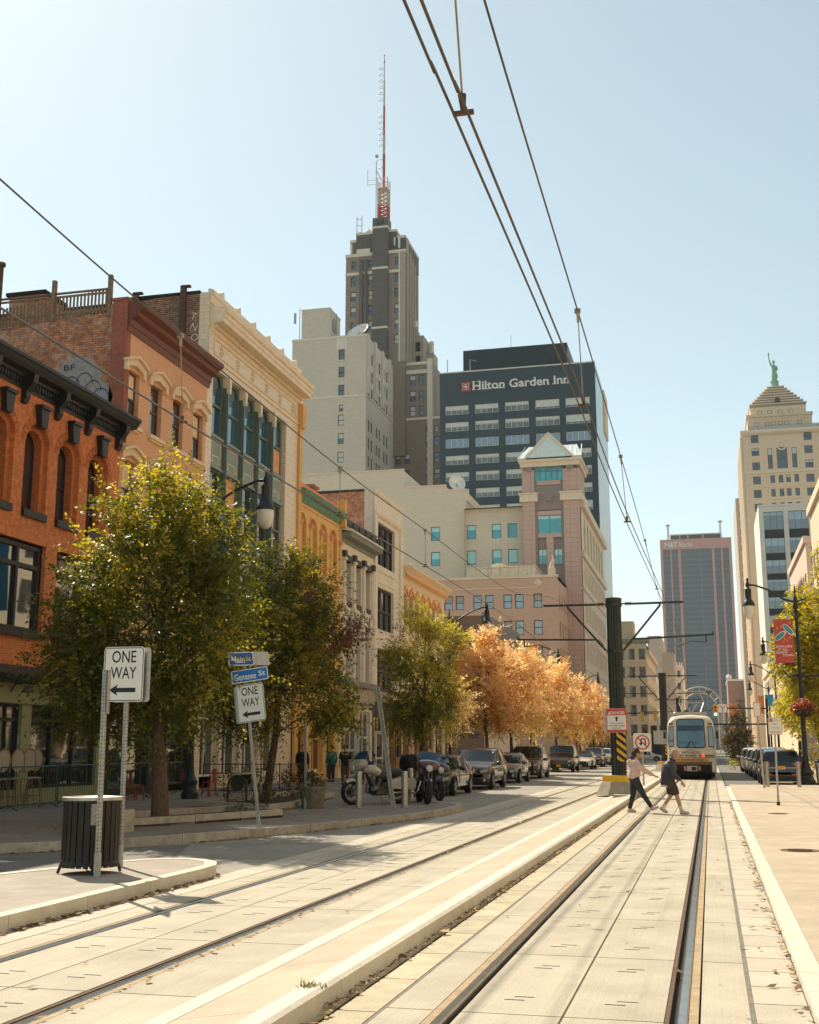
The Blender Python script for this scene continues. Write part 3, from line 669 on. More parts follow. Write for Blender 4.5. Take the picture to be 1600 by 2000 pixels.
# ================================================================ yellow building
m_yel = MATF('yellow_paint', (.52,.30,.085), .6, .1, 2, .1, 60, streak=.15)
m_yeld = MATF('ochre_paint', (.42,.22,.06), .6, .1, 2)
m_vgreen = MATF('verdigris_green', (.075,.15,.09), .7, .35, 3, streak=.4)
m_ored = MATF('pinkish_red_trim', (.42,.16,.10), .6, .2)
m_shut = MATF('teal_shutter', (.16,.26,.21), .6, .15)
Y0, Y1 = 53.1, 60.45
o = thing('yellow_building', 'yellow painted building with four arched niches, green cornice and teal shutters', 'building', (FC, Y0, 0))
cs = [54.05, 55.72, 57.4, 59.08]
b = MB(T); b.wall(Y0+.4, Y1, 3.9, 14.2, [(c-.58, c+.58, 10.4, 13.12, .6) for c in cs] + [(c-.5, c+.5, 4.9, 8.2) for c in cs], 0, .5); b.out('wall', m_yel, o)
b = MB(T); b.box(Y0+.02, Y0+.4, -.3, .12, 0, 17.2); b.prism([(Y0+.02,17.2),(Y0+.4,17.2),(Y0+.55,17.9),(Y0+.55,18.4),(Y0+.02,18.4)], -.2, .25, 1); b.out('end_pier', m_yeld, o)
for c in cs:
    s = MB(T); s.wall(c-.58, c+.58, 10.35, 13.2, [(c-.4, c+.4, 10.45, 12.5)], -.22, .2); s.out('niche', m_yeld, o)
    window(o, T, c-.4, c+.4, 10.45, 12.5, -.38, m_black, m_glassdark, .06)
    window(o, T, c-.5, c+.5, 4.9, 8.2, -.42, m_black, m_glassdark, .07)
    for e in (-1, 1):
        s = MB(T); s.box(c+e*.47-.11, c+e*.47+.11, -.38, -.33, 4.95, 8.15) if e < 0 else s.box(c+.2, c+.46, -.33, -.28, 4.95, 8.15); s.out('shutter', m_shut, o)
for k in range(5):
    u = 53.55 + .02 + 1.675*k if k else 53.62
    u = min(u, 60.2)
    for z in (12.58, 8.3):
        s = MB(T); s.box(u-.2, u+.2, 0, .13, z-.04, z+.14); s.box(u-.16, u+.16, 0, .09, z-.14, z-.04); s.out('capital', m_ored, o)
    s = MB(T); s.box(u-.13, u+.13, .0, .08, 10.3, 12.44); s.box(u-.12, u+.12, 0, .08, 4.9, 8.15); s.out('pilaster', m_yel, o)
    s = MB(T); s.box(u-.05, u+.05, 0, .03, 12.85, 13.12); s.out('rosette', m_ored, o)
s = MB(T); s.box(Y0+.4, Y1-.02, 0, .15, 10.05, 10.28); s.out('sill_band', m_yel, o)
s = MB(T); s.box(Y0+.4, Y1-.02, 0, .1, 9.97, 10.05); s.box(Y0+.4, Y1, 0, .04, 13.42, 13.46); s.out('string_course', m_ored, o)
cornice(o, T, Y0+.35, Y1, [(.03,13.6),(.1,13.75),(.14,13.95),(.32,14.02),(.36,14.22),(.05,14.3)], m_vgreen)
cornice(o, T, Y0+.35, Y1-.05, [(.10,14.3),(.14,14.5),(.02,14.58)], m_ored, 'coping')
s = MB(T); s.box(Y1-.28, Y1+.02, -.2, .3, 13.5, 15.0); s.out('end_pier', m_yel, o)
b = MB(T); b.wall(Y0+.4, Y1, 0, 3.9, [(54.0, 55.2, .1, 2.6), (56.0, 57.8, .6, 2.8), (58.4, 59.6, .1, 2.6)], -.02, .3); b.out('shopfront', m_yel, o)
for a, c, z in ((54.0,55.2,.1),(58.4,59.6,.1)): window(o, T, a, c, z, 2.6, -.25, m_yeld, m_glassdark, .1, (.3,), 0, name='door')
window(o, T, 56.0, 57.8, .6, 2.8, -.25, m_yeld, m_glass, .08, (.7,), 1, name='shop_window')
for u in (57.2, 58.2, 59.8): goose_lamp(o, T, u, 3.1, m_galv)
shell(o, FC-12, FC, Y0, Y1, 0, 14.1, m_old, 'xy')
b = MB(); b.box(FC-2.4, FC-1.3, Y1-1.2, Y1-.4, 13.6, 15.6); b.box(FC-2.5, FC-1.2, Y1-1.3, Y1-.3, 15.6, 15.75); b.out('chimney', m_old, o)

# ================================================================ small white columned building
m_wht = MATF('offwhite_paint', (.52,.46,.36), .6, .1, 3, .1, 60, streak=.3)
m_gry = MAT('dark_grey_paint', (.05,.045,.04), .6, .2)
m_ggrn = MATF('grey_green_paint', (.12,.13,.105), .6, .2)
m_stain = MATF('stained_fascia', (.28,.24,.16), .8, .3, 4, streak=.7)
Y0, Y1 = 60.45, 66.9
o = thing('white_columned_building', 'small white building with slim columns, grey cornice and dark garland panels, beside the yellow building', 'building', (FC, Y0, 0))
bays = [(61.1, 62.4), (62.95, 64.3), (64.9, 66.2)]
b = MB(T); b.wall(Y0, Y1, 4.95, 13.7, [(a, c, z0, z1) for a, c in bays for z0, z1 in ((9.6,11.85),(5.35,8.45))], 0, .35); b.out('wall', m_wht, o)
for a, c in bays:
    window(o, T, a, c, 9.6, 11.85, -.3, m_gry, m_glassdark, .1); window(o, T, a, c, 5.35, 8.45, -.3, m_gry, m_glassdark, .1, (.72,))
    s = MB(T); s.box(a-.06, c+.06, -.3, .1, 11.83, 12.15); s.box(a, c, -.3, .06, 9.35, 9.62); s.box(a, c, -.3, .03, 8.36, 8.56); s.out('lintel', m_gry, o)
    s = MB(T)
    for k in range(9):
        t = k/8; u = a+.1+(c-a-.2)*t; z = 9.12 - .34*math.sin(math.pi*((t*2) % 1.0001)) ; s.box(u-.09, u+.09, 0, .04, z-.16, z+.02)
    s.box(a+.1, a+.25, 0, .05, 8.62, 9.1); s.box(c-.25, c-.1, 0, .05, 8.62, 9.1); s.out('garland', m_ggrn, o)
for u in (60.8, 62.68, 64.6, 66.5):
    for z0, z1 in ((9.2,11.85),(5.1,8.6)):
        s = MB(T); s.tube([(u,.05,z0),(u,.05,z1)], [.17,.14], 10); s.box(u-.2, u+.2, 0, .22, z0-.1, z0+.12); s.box(u-.2, u+.2, 0, .22, z1-.05, z1+.08); s.out('column', m_wht, o)
    s = MB(T); s.box(u-.2, u+.2, .0, .22, 11.95, 12.3); s.out('capital', m_gry, o)
cornice(o, T, Y0+.05, Y1+.05, [(.06,12.75),(.12,12.95),(.5,13.05),(.55,13.2),(.62,13.3),(.05,13.4)], m_ggrn)
cornice(o, T, Y0+.05, Y1+.05, [(.58,13.3),(.62,13.36),(.58,13.44),(.02,13.7)], m_wht, 'parapet')
s = MB(T)
for k in range(5): s.box(60.8+1.25*k, 61.8+1.25*k, .0, .22, 13.72, 14.05); s.box(61.8+1.25*k, 62.05+1.25*k, .0, .3, 13.72, 13.95)
s.out('balustrade', m_gry, o)
s = MB(T); s.box(Y0+.1, Y1+.1, -.05, .3, 5.0, 5.3); s.out('ledge', m_ggrn, o)
s = MB(T); s.box(Y0+.1, Y1, -.05, .16, 4.15, 5.0); s.out('sign_fascia', m_stain, o)
b = MB(T); b.wall(Y0, Y1, 0, 4.15, [(61.0, 64.1, .15, 3.7), (64.4, 66.5, .15, 3.7)], -.05, .3); b.out('shopfront', m_wht, o)
window(o, T, 61.0, 64.1, .15, 3.7, -.2, m_white, m_glass, .12, (.4, .72), 2, name='shop_window'); window(o, T, 64.4, 66.5, .15, 3.7, -.2, m_white, m_glass, .12, (.6,), 1, name='door')
for u in (61.8, 63.2, 64.6): goose_lamp(o, T, u, 3.75, m_black)
shell(o, FC-14, FC, Y0, Y1, 0, 13.6, m_old, 'x')

# ================================================================ taller white building
Y0, Y1 = 66.9, 73.7
o = thing('white_office_building', 'taller off-white building with big black three-pane windows and a bare brick side wall', 'building', (FC, Y0, 0))
ws = [(67.7, 71.85, 12.6, 15.25), (67.7, 71.6, 8.7, 11.25), (67.7, 71.6, 5.1, 7.55)]
b = MB(T); b.wall(Y0, Y1, 4.95, 17.0, ws, 0, .3); b.box(Y0, Y0+.55, 0, .12, 4.9, 15.5); b.box(Y1-.75, Y1, 0, .12, 4.9, 15.5); b.box(67.5, 72.1, 0, .06, 12.2, 12.5); b.box(67.5,72.0,0,.04,11.5,11.56); b.box(67.5,72.0,0,.04,7.9,7.96); b.out('wall', m_wht, o)
for a, c, z0, z1 in ws: window(o, T, a, c, z0, z1, -.18, m_gry, m_glassdark, .12, (.47,), 2, dp=.12)
cornice(o, T, Y0-.02, Y1+.05, [(.05,15.5),(.16,15.6),(.2,15.75),(.02,15.8)], m_wht)
cornice(o, T, Y0-.02, Y1+.1, [(.03,16.85),(.10,16.95),(.12,17.1),(.0,17.14)], m_wht, 'parapet')
s = MB(T); s.box(Y0+.05, Y1+.3, -.05, .4, 4.35, 4.95); s.out('sign_fascia', m_stain, o)
s = MB(T); s.box(Y0+.05, Y1+.1, -.05, .3, 4.97, 5.1); s.out('ledge', m_gry, o)
b = MB(T); b.wall(Y0, Y1, 0, 4.35, [(67.3, 69.6, .2, 3.6), (70.2, 73.2, .2, 3.6)], -.05, .3); b.out('shopfront', m_gry, o)
for a, c in ((67.3,69.6),(70.2,73.2)): window(o, T, a, c, .2, 3.6, -.2, m_wood, m_glass, .1, (.7,), 1, name='shop_window')
m_redold = BRICK('patchy_red_brick', (.30,.10,.05), (.20,.075,.04), (.26,.16,.1), bw=.24, bh=.085, ms=.014, var=.3, big=.7, stain=.7, scol=(.36,.23,.14), bump=.5)
shell(o, FC-11, FC, Y0, Y1, 0, 16.9, m_redold, 'xY')
b = MB(FNY(Y0)); b.face([(FC-.02,.01,0),(FC-.02,.01,17.0),(FC-.6,.01,17.0),(FC-.6,.01,0)], 1); b.face([(FC-.6,.01,0),(FC-.6,.01,17.0),(FC-4.5,.01,16.85),(FC-11,.01,16.75),(FC-11,.01,0)]); b.box(FC-11, FC-.6, -.2, .08, 16.96, 17.08, 2); b.out('side_wall', [m_redold, m_wht, m_gry], o)

# ================================================================ cream corner building
m_crm = MATF('cream_paint', (.58,.45,.27), .6, .1, 2, .1, 60, streak=.15)
m_orp = MATF('orange_trim', (.44,.19,.06), .6, .15)
Y0, Y1 = 73.7, 86.4
o = thing('cream_building', 'low cream building with deep flared cornice and orange window heads, beside the taller white building', 'building', (FC, Y0, 0))
cs = [74.55 + 1.66*k for k in range(7)]
b = MB(T); b.wall(Y0, Y1, 4.2, 13.3, [(c-.55, c+.55, 9.1, 11.7, .25) for c in cs] + [(c-.5, c+.5, 5.0, 7.0) for c in cs], 0, .3); b.out('wall', m_crm, o)
for c in cs:
    window(o, T, c-.55, c+.55, 9.1, 11.65, -.25, m_orp, m_glassdark, .1); window(o, T, c-.5, c+.5, 5.0, 7.0, -.25, m_crm, m_glassdark, .08)
    s = MB(T); s.prism([(c-.7,11.5),(c,12.0),(c+.7,11.5),(c+.7,11.75),(c,12.2),(c-.7,11.75)], 0, .1, 1); s.out('window_hood', m_orp, o)
    s = MB(T); s.box(c-.7, c+.7, 0, .1, 7.6, 8.8); s.box(c-.5, c+.5, .1, .13, 7.8, 8.6, 1); s.out('panel', [m_crm, m_wht], o)
cornice(o, T, Y0+.05, Y1, [(.03,12.3),(.08,12.6),(.28,12.72),(.3,12.86),(.36,13.0),(.62,13.26),(.64,13.4),(.0,13.5)], m_crm)
cornice(o, T, Y0+.05, Y1-.1, [(.29,12.70),(.34,12.74),(.36,12.88),(.29,12.90)], m_orp, 'cornice_band', n0=.25)
b = MB(T); b.wall(Y0, Y1, 0, 4.2, [(Y0+.5+3.1*k, Y0+3.1+3.1*k, .3, 3.4) for k in range(4)], -.05, .3); b.out('shopfront', m_crm, o)
for k in range(4): window(o, T, Y0+.5+3.1*k, Y0+3.1+3.1*k, .3, 3.4, -.2, m_wood, m_glass, .1, (.75,), 1, name='shop_window')
shell(o, FC-12, FC, Y0, Y1, 0, 13.3, m_wht, 'xY')
b = MB(); b.box(FC-1.9, FC-1.1, 80, 81, 13.2, 14.6); b.out('chimney', m_wht, o)

# ================================================================ dark brick building with slate cornice
m_dkb = BRICK('dark_brown_brick', (.085,.05,.035), (.07,.042,.03), (.06,.045,.035), var=.2, stain=.3, bump=.2)
m_slate = MATF('slate', (.10,.095,.09), .6, .3, 5)
Y0, Y1 = 102.5, 122
o = thing('dark_brick_building', 'dark brown brick building with a slate cornice, half hidden behind the autumn trees', 'building', (FC, Y0, 0))
b = MB(T); b.wall(Y0, Y1, 0, 13.1, [(Y0+.8+2.4*k, Y0+2.2+2.4*k, z, z+2.0) for k in range(8) for z in (4.4, 8.4)], 0, .25); b.out('wall', m_wht, o)
for k in range(8):
    for z in (4.4, 8.4): window(o, T, Y0+.8+2.4*k, Y0+2.2+2.4*k, z, z+2.0, -.2, m_gry, m_glass, .08)
cornice(o, T, Y0, Y1, [(.04,11.6),(.3,11.8),(.34,12.1),(.2,13.4),(.0,13.5)], m_slate)
shell(o, FC-11, FC, Y0, Y1, 0, 13.2, m_dkb, 'xyY')
b = MB(FNY(Y0)); b.box(FC-9, FC-.5, 0, .1, 2.6, 3.0); b.box(FC-7, FC-5.8, 0, .06, .2, 2.4); b.out('side_trim', m_gry, o)

# ================================================================ pinkish brown brick block
m_pbr = BRICK('pinkish_brown_brick', (.30,.195,.135), (.28,.18,.125), (.25,.165,.115), bw=.5, bh=.16, ms=.02, var=.08, big=.12, stain=.25, scol=(.27,.155,.10), bump=.1)
m_pbt = MATF('pale_stone_trim', (.46,.36,.26), .7, .12)
m_brfr = MAT('dark_red_frame', (.13,.05,.035), .6, .15)
T = FNY(138)
o = thing('pink_brick_block', 'pinkish brown brick block with paired sash windows and a rooftop shed', 'building', (-16.6, 138, 0))
hs_ = []
for z in (17.9, 14.75, 11.55, 8.3):
    for u0 in (-30.3, -28.9, -26.75, -25.3, -23.1, -21.7, -19.5): hs_.append((u0, u0+1.02, z, z+1.7))
b = MB(T); b.wall(-32.5, -16.6, 0, 21.75, hs_, 0, .25); b.out('wall', m_pbr, o)
for h in hs_[:21]: window(o, T, h[0], h[1], h[2], h[3], -.15, m_brfr, m_glassblue, .09, blind=random.choice((0, 0, .45)))
s = MB(T); s.box(-32.5, -16.5, -.1, .12, 21.5, 21.82); s.box(-29, -19, 0, .08, 20.3, 20.42); s.prism([(-19.4,20.9),(-18.9,20.4),(-18.4,20.9),(-18.9,21.4)], 0, .1, 1); s.out('parapet', m_pbt, o)
s = MB(T); s.box(-17.7, -16.9, -1, -.2, 21.8, 22.6); s.tube([(-17.3,-.6,22.6),(-17.3,-.6,23.2),(-17.1,-.6,23.5),(-17.2,-.6,24.3)], [.35,.25,.2,.04], 8); s.out('urn', m_pbt, o)
T2 = FX(-16.6); b = MB(T2); h2 = [(139.3+2.6*k, 140.5+2.6*k, z, z+1.8) for k in range(4) for z in (17.8,14.6,11.4,8.2)]; b.wall(138, 150, 0, 21.2, h2, 0, .25); b.out('street_wall', m_pbr, o)
for h in h2: window(o, T2, *h, -.12, m_brfr, m_glass, .09)
shell(o, -32.5, -16.62, 138.02, 152, 0, 21.7, m_pbr, 'xY')
s = MB(); s.box(-28, -19.5, 140, 146, 21.7, 23.15); s.box(-28.1, -19.4, 139.9, 146.1, 23.15, 23.3); s.prism([(-25.4,23.3),(-22.8,23.3),(-23.6,23.85),(-24.6,23.85)], 141, 144, 1); s.out('rooftop_shed', MATF('stained_metal', (.46,.38,.27), .6, .15, 3, streak=.6), o)

# ================================================================ pale brick block with blue windows
m_pale = BRICK('pale_painted_brick', (.50,.42,.315), (.47,.395,.295), (.44,.365,.27), bw=.8, bh=.26, ms=.03, var=.06, big=.09, stain=.22, scol=(.40,.33,.25), bump=.05)
m_bluepane = MATF('teal_glass', (.03,.22,.26), .12, .2, 1., ior=1.8); m_tealb = MATF('pale_teal_blind', (.28,.48,.46), .3, .08)
T = FNY(150)
o = thing('pale_brick_block', 'big pale brick block with a stepped blank side wall and scattered teal windows', 'building', (-53, 150, 0))
hs_ = [(u, u+1.25, z, z+1.9) for u in (-34.7, -29.85, -26.5, -24.4) for z in (28.6, 25.2)]
b = MB(T)
b.wall(-53.2, -22.3, 0, 32.5, hs_, 0, .2)
for a, c, z in ((-53.2,-38.5,38.5),(-38.5,-32.7,36.0),(-32.7,-30.0,35.3)): b.face([(a,0,32.5),(c,0,32.5),(c,0,z),(a,0,z)])
b.out('wall', m_pale, o)
for i, h in enumerate(hs_): window(o, T, *h, -.12, MAT('teal_frame', (.10,.20,.21), .5) if i == 0 else bpy.data.materials['teal_frame'], m_bluepane, .09, (), blind=(.35,.5,.35,.9,.4,.55,.05,.9)[i], bm_=m_tealb)
for a, c, z, d in ((-53.2,-38.5,38.5,14),(-38.5,-32.7,36.0,18),(-32.7,-30,35.3,20),(-30,-22.3,32.5,20)):
    s = MB(); s.face([(c,150,20),(c,150+d,20),(c,150+d,z),(c,150,z)]); s.out('return_wall', m_pale, o)
    s = MB(); s.box(a, c+.1, 149.9, 150.4, z, z+.18); s.out('coping', m_pbt, o)
    s = MB(); s.face([(a,150,z-.05),(c,150,z-.05),(c,150+d,z-.05),(a,150+d,z-.05)]); s.out('roof', m_roof, o)
s = MB(); 
s.box(-29.9, -29.85, 150.5, 160, 33.9, 34.0)
for k in range(6): s.box(-29.9+.02, -29.85, 150.5+1.6*k, 150.6+1.6*k, 32.5, 33.9)
s.out('roof_rail', m_galv, o)
def dish(name, label, c, r, to, post=1.5):
    t = thing(name, label, 'satellite dish', c, 'satellite dishes on the roofs'); to = Vector(to).normalized(); q = to.to_track_quat('Z', 'Y'); cc = Vector(c) + Vector((0,0,post))
    b = MB(); L = len(b.v); b.lathe([(.05*r,-.30*r),(.4*r,-.25*r),(.75*r,-.12*r),(r,.05*r),(r*1.01,.06*r),(r*.99,.07*r),(.74*r,-.09*r),(.4*r,-.21*r),(.03*r,-.26*r)], (0,0,0), 24)
    b.v = [tuple(q @ Vector(v) + cc) for v in b.v]; b.out('reflector', MATF('dish_white', (.55,.52,.46), .5, .1), t, 40)
    b = MB(); b.tube([c, cc - to*.25*r], .12*r, 8); b.tube([cc + q @ Vector((r*.9,0,0)), cc + to*.8*r], .02*r, 5); b.tube([cc + q @ Vector((-r*.9,0,0)), cc + to*.8*r], .02*r, 5); b.out('mount', m_galv, t)
dish('satellite_dish', 'pale round satellite dish on the stepped roof of the pale brick block', (-31.3, 151, 35.3), 1.15, (.5,-.9,.35), 1.2)

# ================================================================ pink granite corner pavilion
m_pg = BRICK('pink_granite', (.265,.18,.145), (.25,.168,.135), (.19,.125,.10), bw=1.0, bh=.62, ms=.03, var=.06, big=.15, stain=.15, bump=.05, off=0)
m_pgd = MATF('grey_granite', (.17,.13,.115), .5, .12); m_st = MATF('cream_stone', (.50,.41,.30), .7, .1)
m_mroof = MATF('standing_seam_roof', (.38,.42,.40), .4, .1, metal=.3)
T = FNY(148)
o = thing('granite_pavilion', 'pink granite corner pavilion with gabled metal roof and cream stone bands', 'building', (-18.5, 148, 0))
b = MB(T)
b.wall(-22.1, -14.7, 0, 37.0, [(-20.5, -16.8, 6, 38)], 0, .8); b.out('wall', m_pg, o)
b = MB(T); b.face([(-20.5,-.5,6),(-16.8,-.5,6),(-16.8,-.5,37),(-20.5,-.5,37)]); b.box(-20.5,-20.2,-.5,-.2,6,35.5); b.box(-17.1,-16.8,-.5,-.2,6,35.5); b.box(-20.2,-17.1,-.48,-.3,31.7,35.0)
b.box(-18.95,-18.2,-.48,-.1,33.2-.35,33.2+.35); b.out('recessed_bay', m_pgd, o)
s = MB(T)
for z in (35.0, 31.0, 28.1): s.box(-20.2, -17.1, -.45, -.15, z, z+.55)
s.box(-19.1, -18.2, -.45, -.15, 8, 28.1); s.out('spandrel', m_pg, o)
s = MB(T); s.box(-20.5, -16.8, -.55, -.35, 35.6, 38); s.out('lantern_glazing', m_bluepane, o)
s = MB(T)
for k in range(5):
    u = -20.5 + .74*k
    for a, c in (((u, 36.9), (u+.74, 37.9)), ((u, 37.9), (u+.74, 36.9))): s.tube([(a[0],-.3,a[1]), (c[0],-.3,c[1])], .045, 4)
    s.box(u-.04, u+.04, -.34, -.26, 35.6, 37)
s.box(-20.5, -16.8, -.36, -.24, 36.8, 36.9); s.out('lattice', MAT('teal_metal', (.14,.24,.27), .5), o)
window(o, T, -20.2, -17.1, 28.55, 31.0, -.3, m_pgd, m_bluepane, .08, (), 1, blind=.18, bm_=m_tealb)
for zz in (24.6, 18.5, 12.4):
    for u in (-20.15, -18.15): window(o, T, u, u+1.05, zz, zz+2.0, -.3, m_pgd, m_bluepane, .08, (), 1, blind=.4, bm_=m_tealb)
s = MB(); 
for a, c in ((-22.4,-20.1),(-17.2,-14.4)):
    s = MB(); s.box(a, c, 147.7, 149, 32.8, 33.95); s.box(a-.12, c+.12, 147.55, 149, 33.75, 33.95); q = -14.75 if c > -15 else -22.45; s.box(q, q+.35, 149, 156, 32.8, 33.95); s.out('stone_band', m_st, o)
s = MB(); s.box(-22.3, -14.5, 147.8, 156, 37.4, 38.0); s.box(-22.5,-14.3,147.6,156.2,38.0,38.5); s.out('eaves', m_st, o)
s = MB(T); s.prism([(-21.7,38.4),(-15.3,38.4),(-18.5,41.7)], -.2, .25, 1); 
for e in (-1, 1): s.prism([(-18.5+e*3.5,38.3),(-18.5+e*3.1,38.3),(-18.5,41.35),(-18.5,41.9)], -.5, .5, 1)
s.out('gable', m_st, o)
s = MB(); s.face([(-22.6,147.5,38.5),(-18.6,147.5,38.5),(-18.6,151.5,41.0),(-21.6,151.5,41.0)]); s.face([(-18.4,147.5,38.5),(-14.2,147.5,38.5),(-15.2,151.5,41.0),(-18.4,151.5,41.0)])
s.face([(-22.6,156.4,38.5),(-14.2,156.4,38.5),(-15.2,151.5,41.0),(-21.6,151.5,41.0)]); s.face([(-22.6,147.5,38.5),(-21.6,151.5,41),(-22.6,156.4,38.5)]); s.face([(-14.2,147.5,38.5),(-15.2,151.5,41),(-14.2,156.4,38.5)])
s.prism([(-18.5-3.5,38.35),(-18.5,41.9),(-18.5+3.5,38.35)], 147.6, 153, 1)
for k in range(12):
    u = -22.4+.73*k
    if not -20.8 < u < -16.2: s.tube([(u,147.5,38.52),(u+( -22.1+.63*k+.4 - u)*.5,151.5,41.02)], .04, 4)
s.out('roof', m_mroof, o)
s = MB()
for u in (-21.2, -15.9): s.lathe([(.5,0),(.5,.1),(.3,.14),(.3,.02)], (u,147.95,37.2), 14, 0, 'y')
s.out('roundel', m_pgd, o)
# long street front with an arcaded top floor
T2 = FX(-14.7); b = MB(T2)
hs2 = [(152+4.2*k, 154.6+4.2*k, 26.8, 31.2, 1.3) for k in range(7)] + [(151.2+2.1*k, 152.3+2.1*k, z, z+2.6) for k in range(15) for z in (22.3, 17.5, 12.6)]
b.wall(149, 183, 6, 32.8, hs2, 0, .5); b.out('street_wall', m_st, o)
b = MB(T2); b.face([(149.5,-.45,6),(182.5,-.45,6),(182.5,-.45,32),(149.5,-.45,32)]); b.out('street_glazing', m_glass, o)
b = MB(T2); b.box(149, 183.4, -.4, .5, 32.0, 33.0); b.box(149, 183.2, -.4, .3, 25.6, 26.4); b.box(149,183,-.1,.15,21.4,21.7); b.out('street_cornice', m_st, o)
b = MB(T2); b.wall(149, 183, 0, 6, [(150+4.5*k, 153.6+4.5*k, .2, 5.0, 1.2) for k in range(7)], .2, .6); b.out('arcade', m_dkb, o)
shell(o, -30, -14.8, 149.1, 183, 0, 32.6, m_st, 'xY')
shell(o, -22, -14.8, 148.9, 156, 30, 37.9, m_pg, 'xXY', False)
# ================================================================ dark glass-sided hotel tower
m_hot = BRICK('blue_grey_brick', (.019,.031,.037), (.017,.028,.034), (.022,.034,.040), bw=.5, bh=.18, ms=.02, var=.12, big=.08, stain=.2, scol=(.026,.035,.038), bump=.05)
m_hotp = MAT('black_metal_cladding', (.010,.020,.026), .45, .2)
m_pwin = GLASS('pale_hotel_glass', (.15,.17,.16), .2, 1.7, .0, .35, .8); m_hblind = MATF('hotel_blind', (.36,.37,.33), .6, .12)
m_sidegl = BRICK('banded_side_glass', (.19,.25,.26), (.16,.22,.235), (.10,.14,.15), bw=1.4, bh=1.15, ms=.1, rough=.22, var=.15, big=.06, stain=.2, scol=(.27,.32,.32), bump=.0, off=0)
T = FNY(195)
o = thing('hotel_tower', 'dark blue-grey brick hotel tower with rows of wide pale windows and white rooftop lettering', 'building', (-30, 195, 0))
b = MB(T); cols = [-42.4, -37.1, -31.8, -26.5, -21.3]; zs = [58.95 - 3.0*k for k in range(15)]
b.wall(-43.4, -16.2, 0, 66.6, [(u, u+4.1, z, z+1.6) for u in cols for z in zs], 0, .2); b.out('wall', m_hot, o)
rr = random.Random(4)
for i, z in enumerate(zs):
    for u in cols:
        if i > 10: continue
        w = window(o, T, u, u+4.1, z, z+1.6, -.08, m_white if i != 2 else m_signwhite, m_glassblue if i == 2 else m_pwin, .07, () if i == 2 else (.62,), 3, blind=0 if i == 2 else rr.choice((.3, .5, .5, .75)), bm_=m_hblind)
s = MB(T); s.box(-43.4, -16.1, -.3, .15, 66.6, 66.8); s.out('coping', m_white, o)
s = MB(); s.face([(-16.15,195,0),(-16.15,219,0),(-16.15,219,66.6),(-16.15,195,66.6)]); s.out('glass_side', m_sidegl, o)
s = MB(); s.box(-16.2, -15.95, 211, 218.5, 58.5, 66.4); s.out('edge_fin', m_tanp, o)
s = MB(); s.box(-39.5, -21.0, 196.8, 210, 66.4, 71.2); s.out('plant_room', m_hotp, o)
s = MB(T); s.tube([(-38.0,-.4,66.8),(-38.0,-.4,69),(-36.8,-.4,68.6)], .1, 5); s.tube([(-42.2,-1,66.7),(-42.2,-1,69.5)], .08, 5); s.tube([(-31.5,-6,71),(-31.5,-6,75)], .04, 4); s.out('roof_mast', m_galv, o)
b = MB(); text_mb(b, 'Hilton Garden Inn', (-29.0, 194.9, 63.95), (1,0,0), (0,0,1), 1.55, 16.9, .15, 0, .022, (0,-1,0))
# slab serifs under and over the stems so that the letters read as a serif face
for u in (-37.25,-36.35): 
    for zz in (63.22, 64.68): b.box(u-.28, u+.28, 194.72, 194.88, zz-.06, zz+.06)
for u in (-35.4,-34.78,-32.9,-32.2,-20.9,-21.6,-23.3,-22.55,-24.15): b.box(u-.22, u+.22, 194.72, 194.88, 63.16, 63.28)
b.out('sign_lettering', m_signwhite, o)
s = MB(T); s.box(-39.5, -37.9, 0, .12, 63.0, 64.75); s.out('sign_emblem', MAT('emblem_red', (.42,.05,.06), .5, .08), o)
s = MB(T); cx, cz = -38.7, 63.88
for a in range(4):
    t = math.pi/4 + a*math.pi/2; c, n_ = math.cos(t), math.sin(t)
    L1 = [(0,0),(.45,.25),(.85,.0),(.45,-.25),(0,0)]
    s.tube([(cx+x*c*1.0-y*n_, .14, cz+x*n_+y*c) for x, y in L1], .055, 4)
s.out('emblem_petals', m_signwhite, o)
shell(o, -43.4, -16.2, 195.02, 219, 0, 66.6, m_hot, 'xY')

# ================================================================ stepped brick skyscraper with mast
m_rl = BRICK('grey_buff_brick', (.30,.26,.205), (.27,.235,.185), (.25,.215,.17), bw=.9, bh=.3, ms=.03, var=.08, big=.07, stain=.3, scol=(.22,.19,.15), bump=.05)
m_rd = BRICK('grey_brown_brick', (.125,.10,.075), (.11,.088,.066), (.12,.10,.08), bw=.9, bh=.3, ms=.03, var=.1, big=.08, stain=.35, scol=(.10,.085,.068), bump=.05)
m_rdd = BRICK('charcoal_brick', (.058,.052,.044), (.05,.046,.04), (.06,.055,.05), bw=.9, bh=.3, ms=.03, var=.1, big=.08, stain=.25, bump=.05)
m_rm = BRICK('mid_grey_brick', (.19,.16,.122), (.17,.145,.11), (.155,.13,.10), bw=.9, bh=.3, ms=.03, var=.1, big=.08, stain=.3, scol=(.14,.115,.09), bump=.05)
m_rtrim = MATF('weathered_stone_trim', (.42,.37,.29), .8, .15); m_bwin = GLASS('hazy_blue_glass', (.05,.09,.12), .1, 2.0, .0)
m_bb2 = MATF('grey_blind', (.34,.34,.31), .7, .1)
o = thing('stepped_skyscraper', 'dark stepped brick skyscraper with lower grey wings and stone bands', 'building', (-62, 205, 0))
T = FNY(205)                                                       # pale wing on the left
b = MB(T); wz = [74.3, 70.7, 67.7+.2, 63.5, 61.7-1.9, 56.2-.2, 52.4, 48.8]
hl = [(-65.4, -64.2, z, z+2.15) for z in (74.3,70.75,67.2,61.3,57.7,54.1,50.5)] + [(-65.2,-64.4,64.0,65.4)]
b.wall(-74.8, -59.9, 0, 79.0, hl, 0, .3); b.out('wing_wall', m_rl, o)
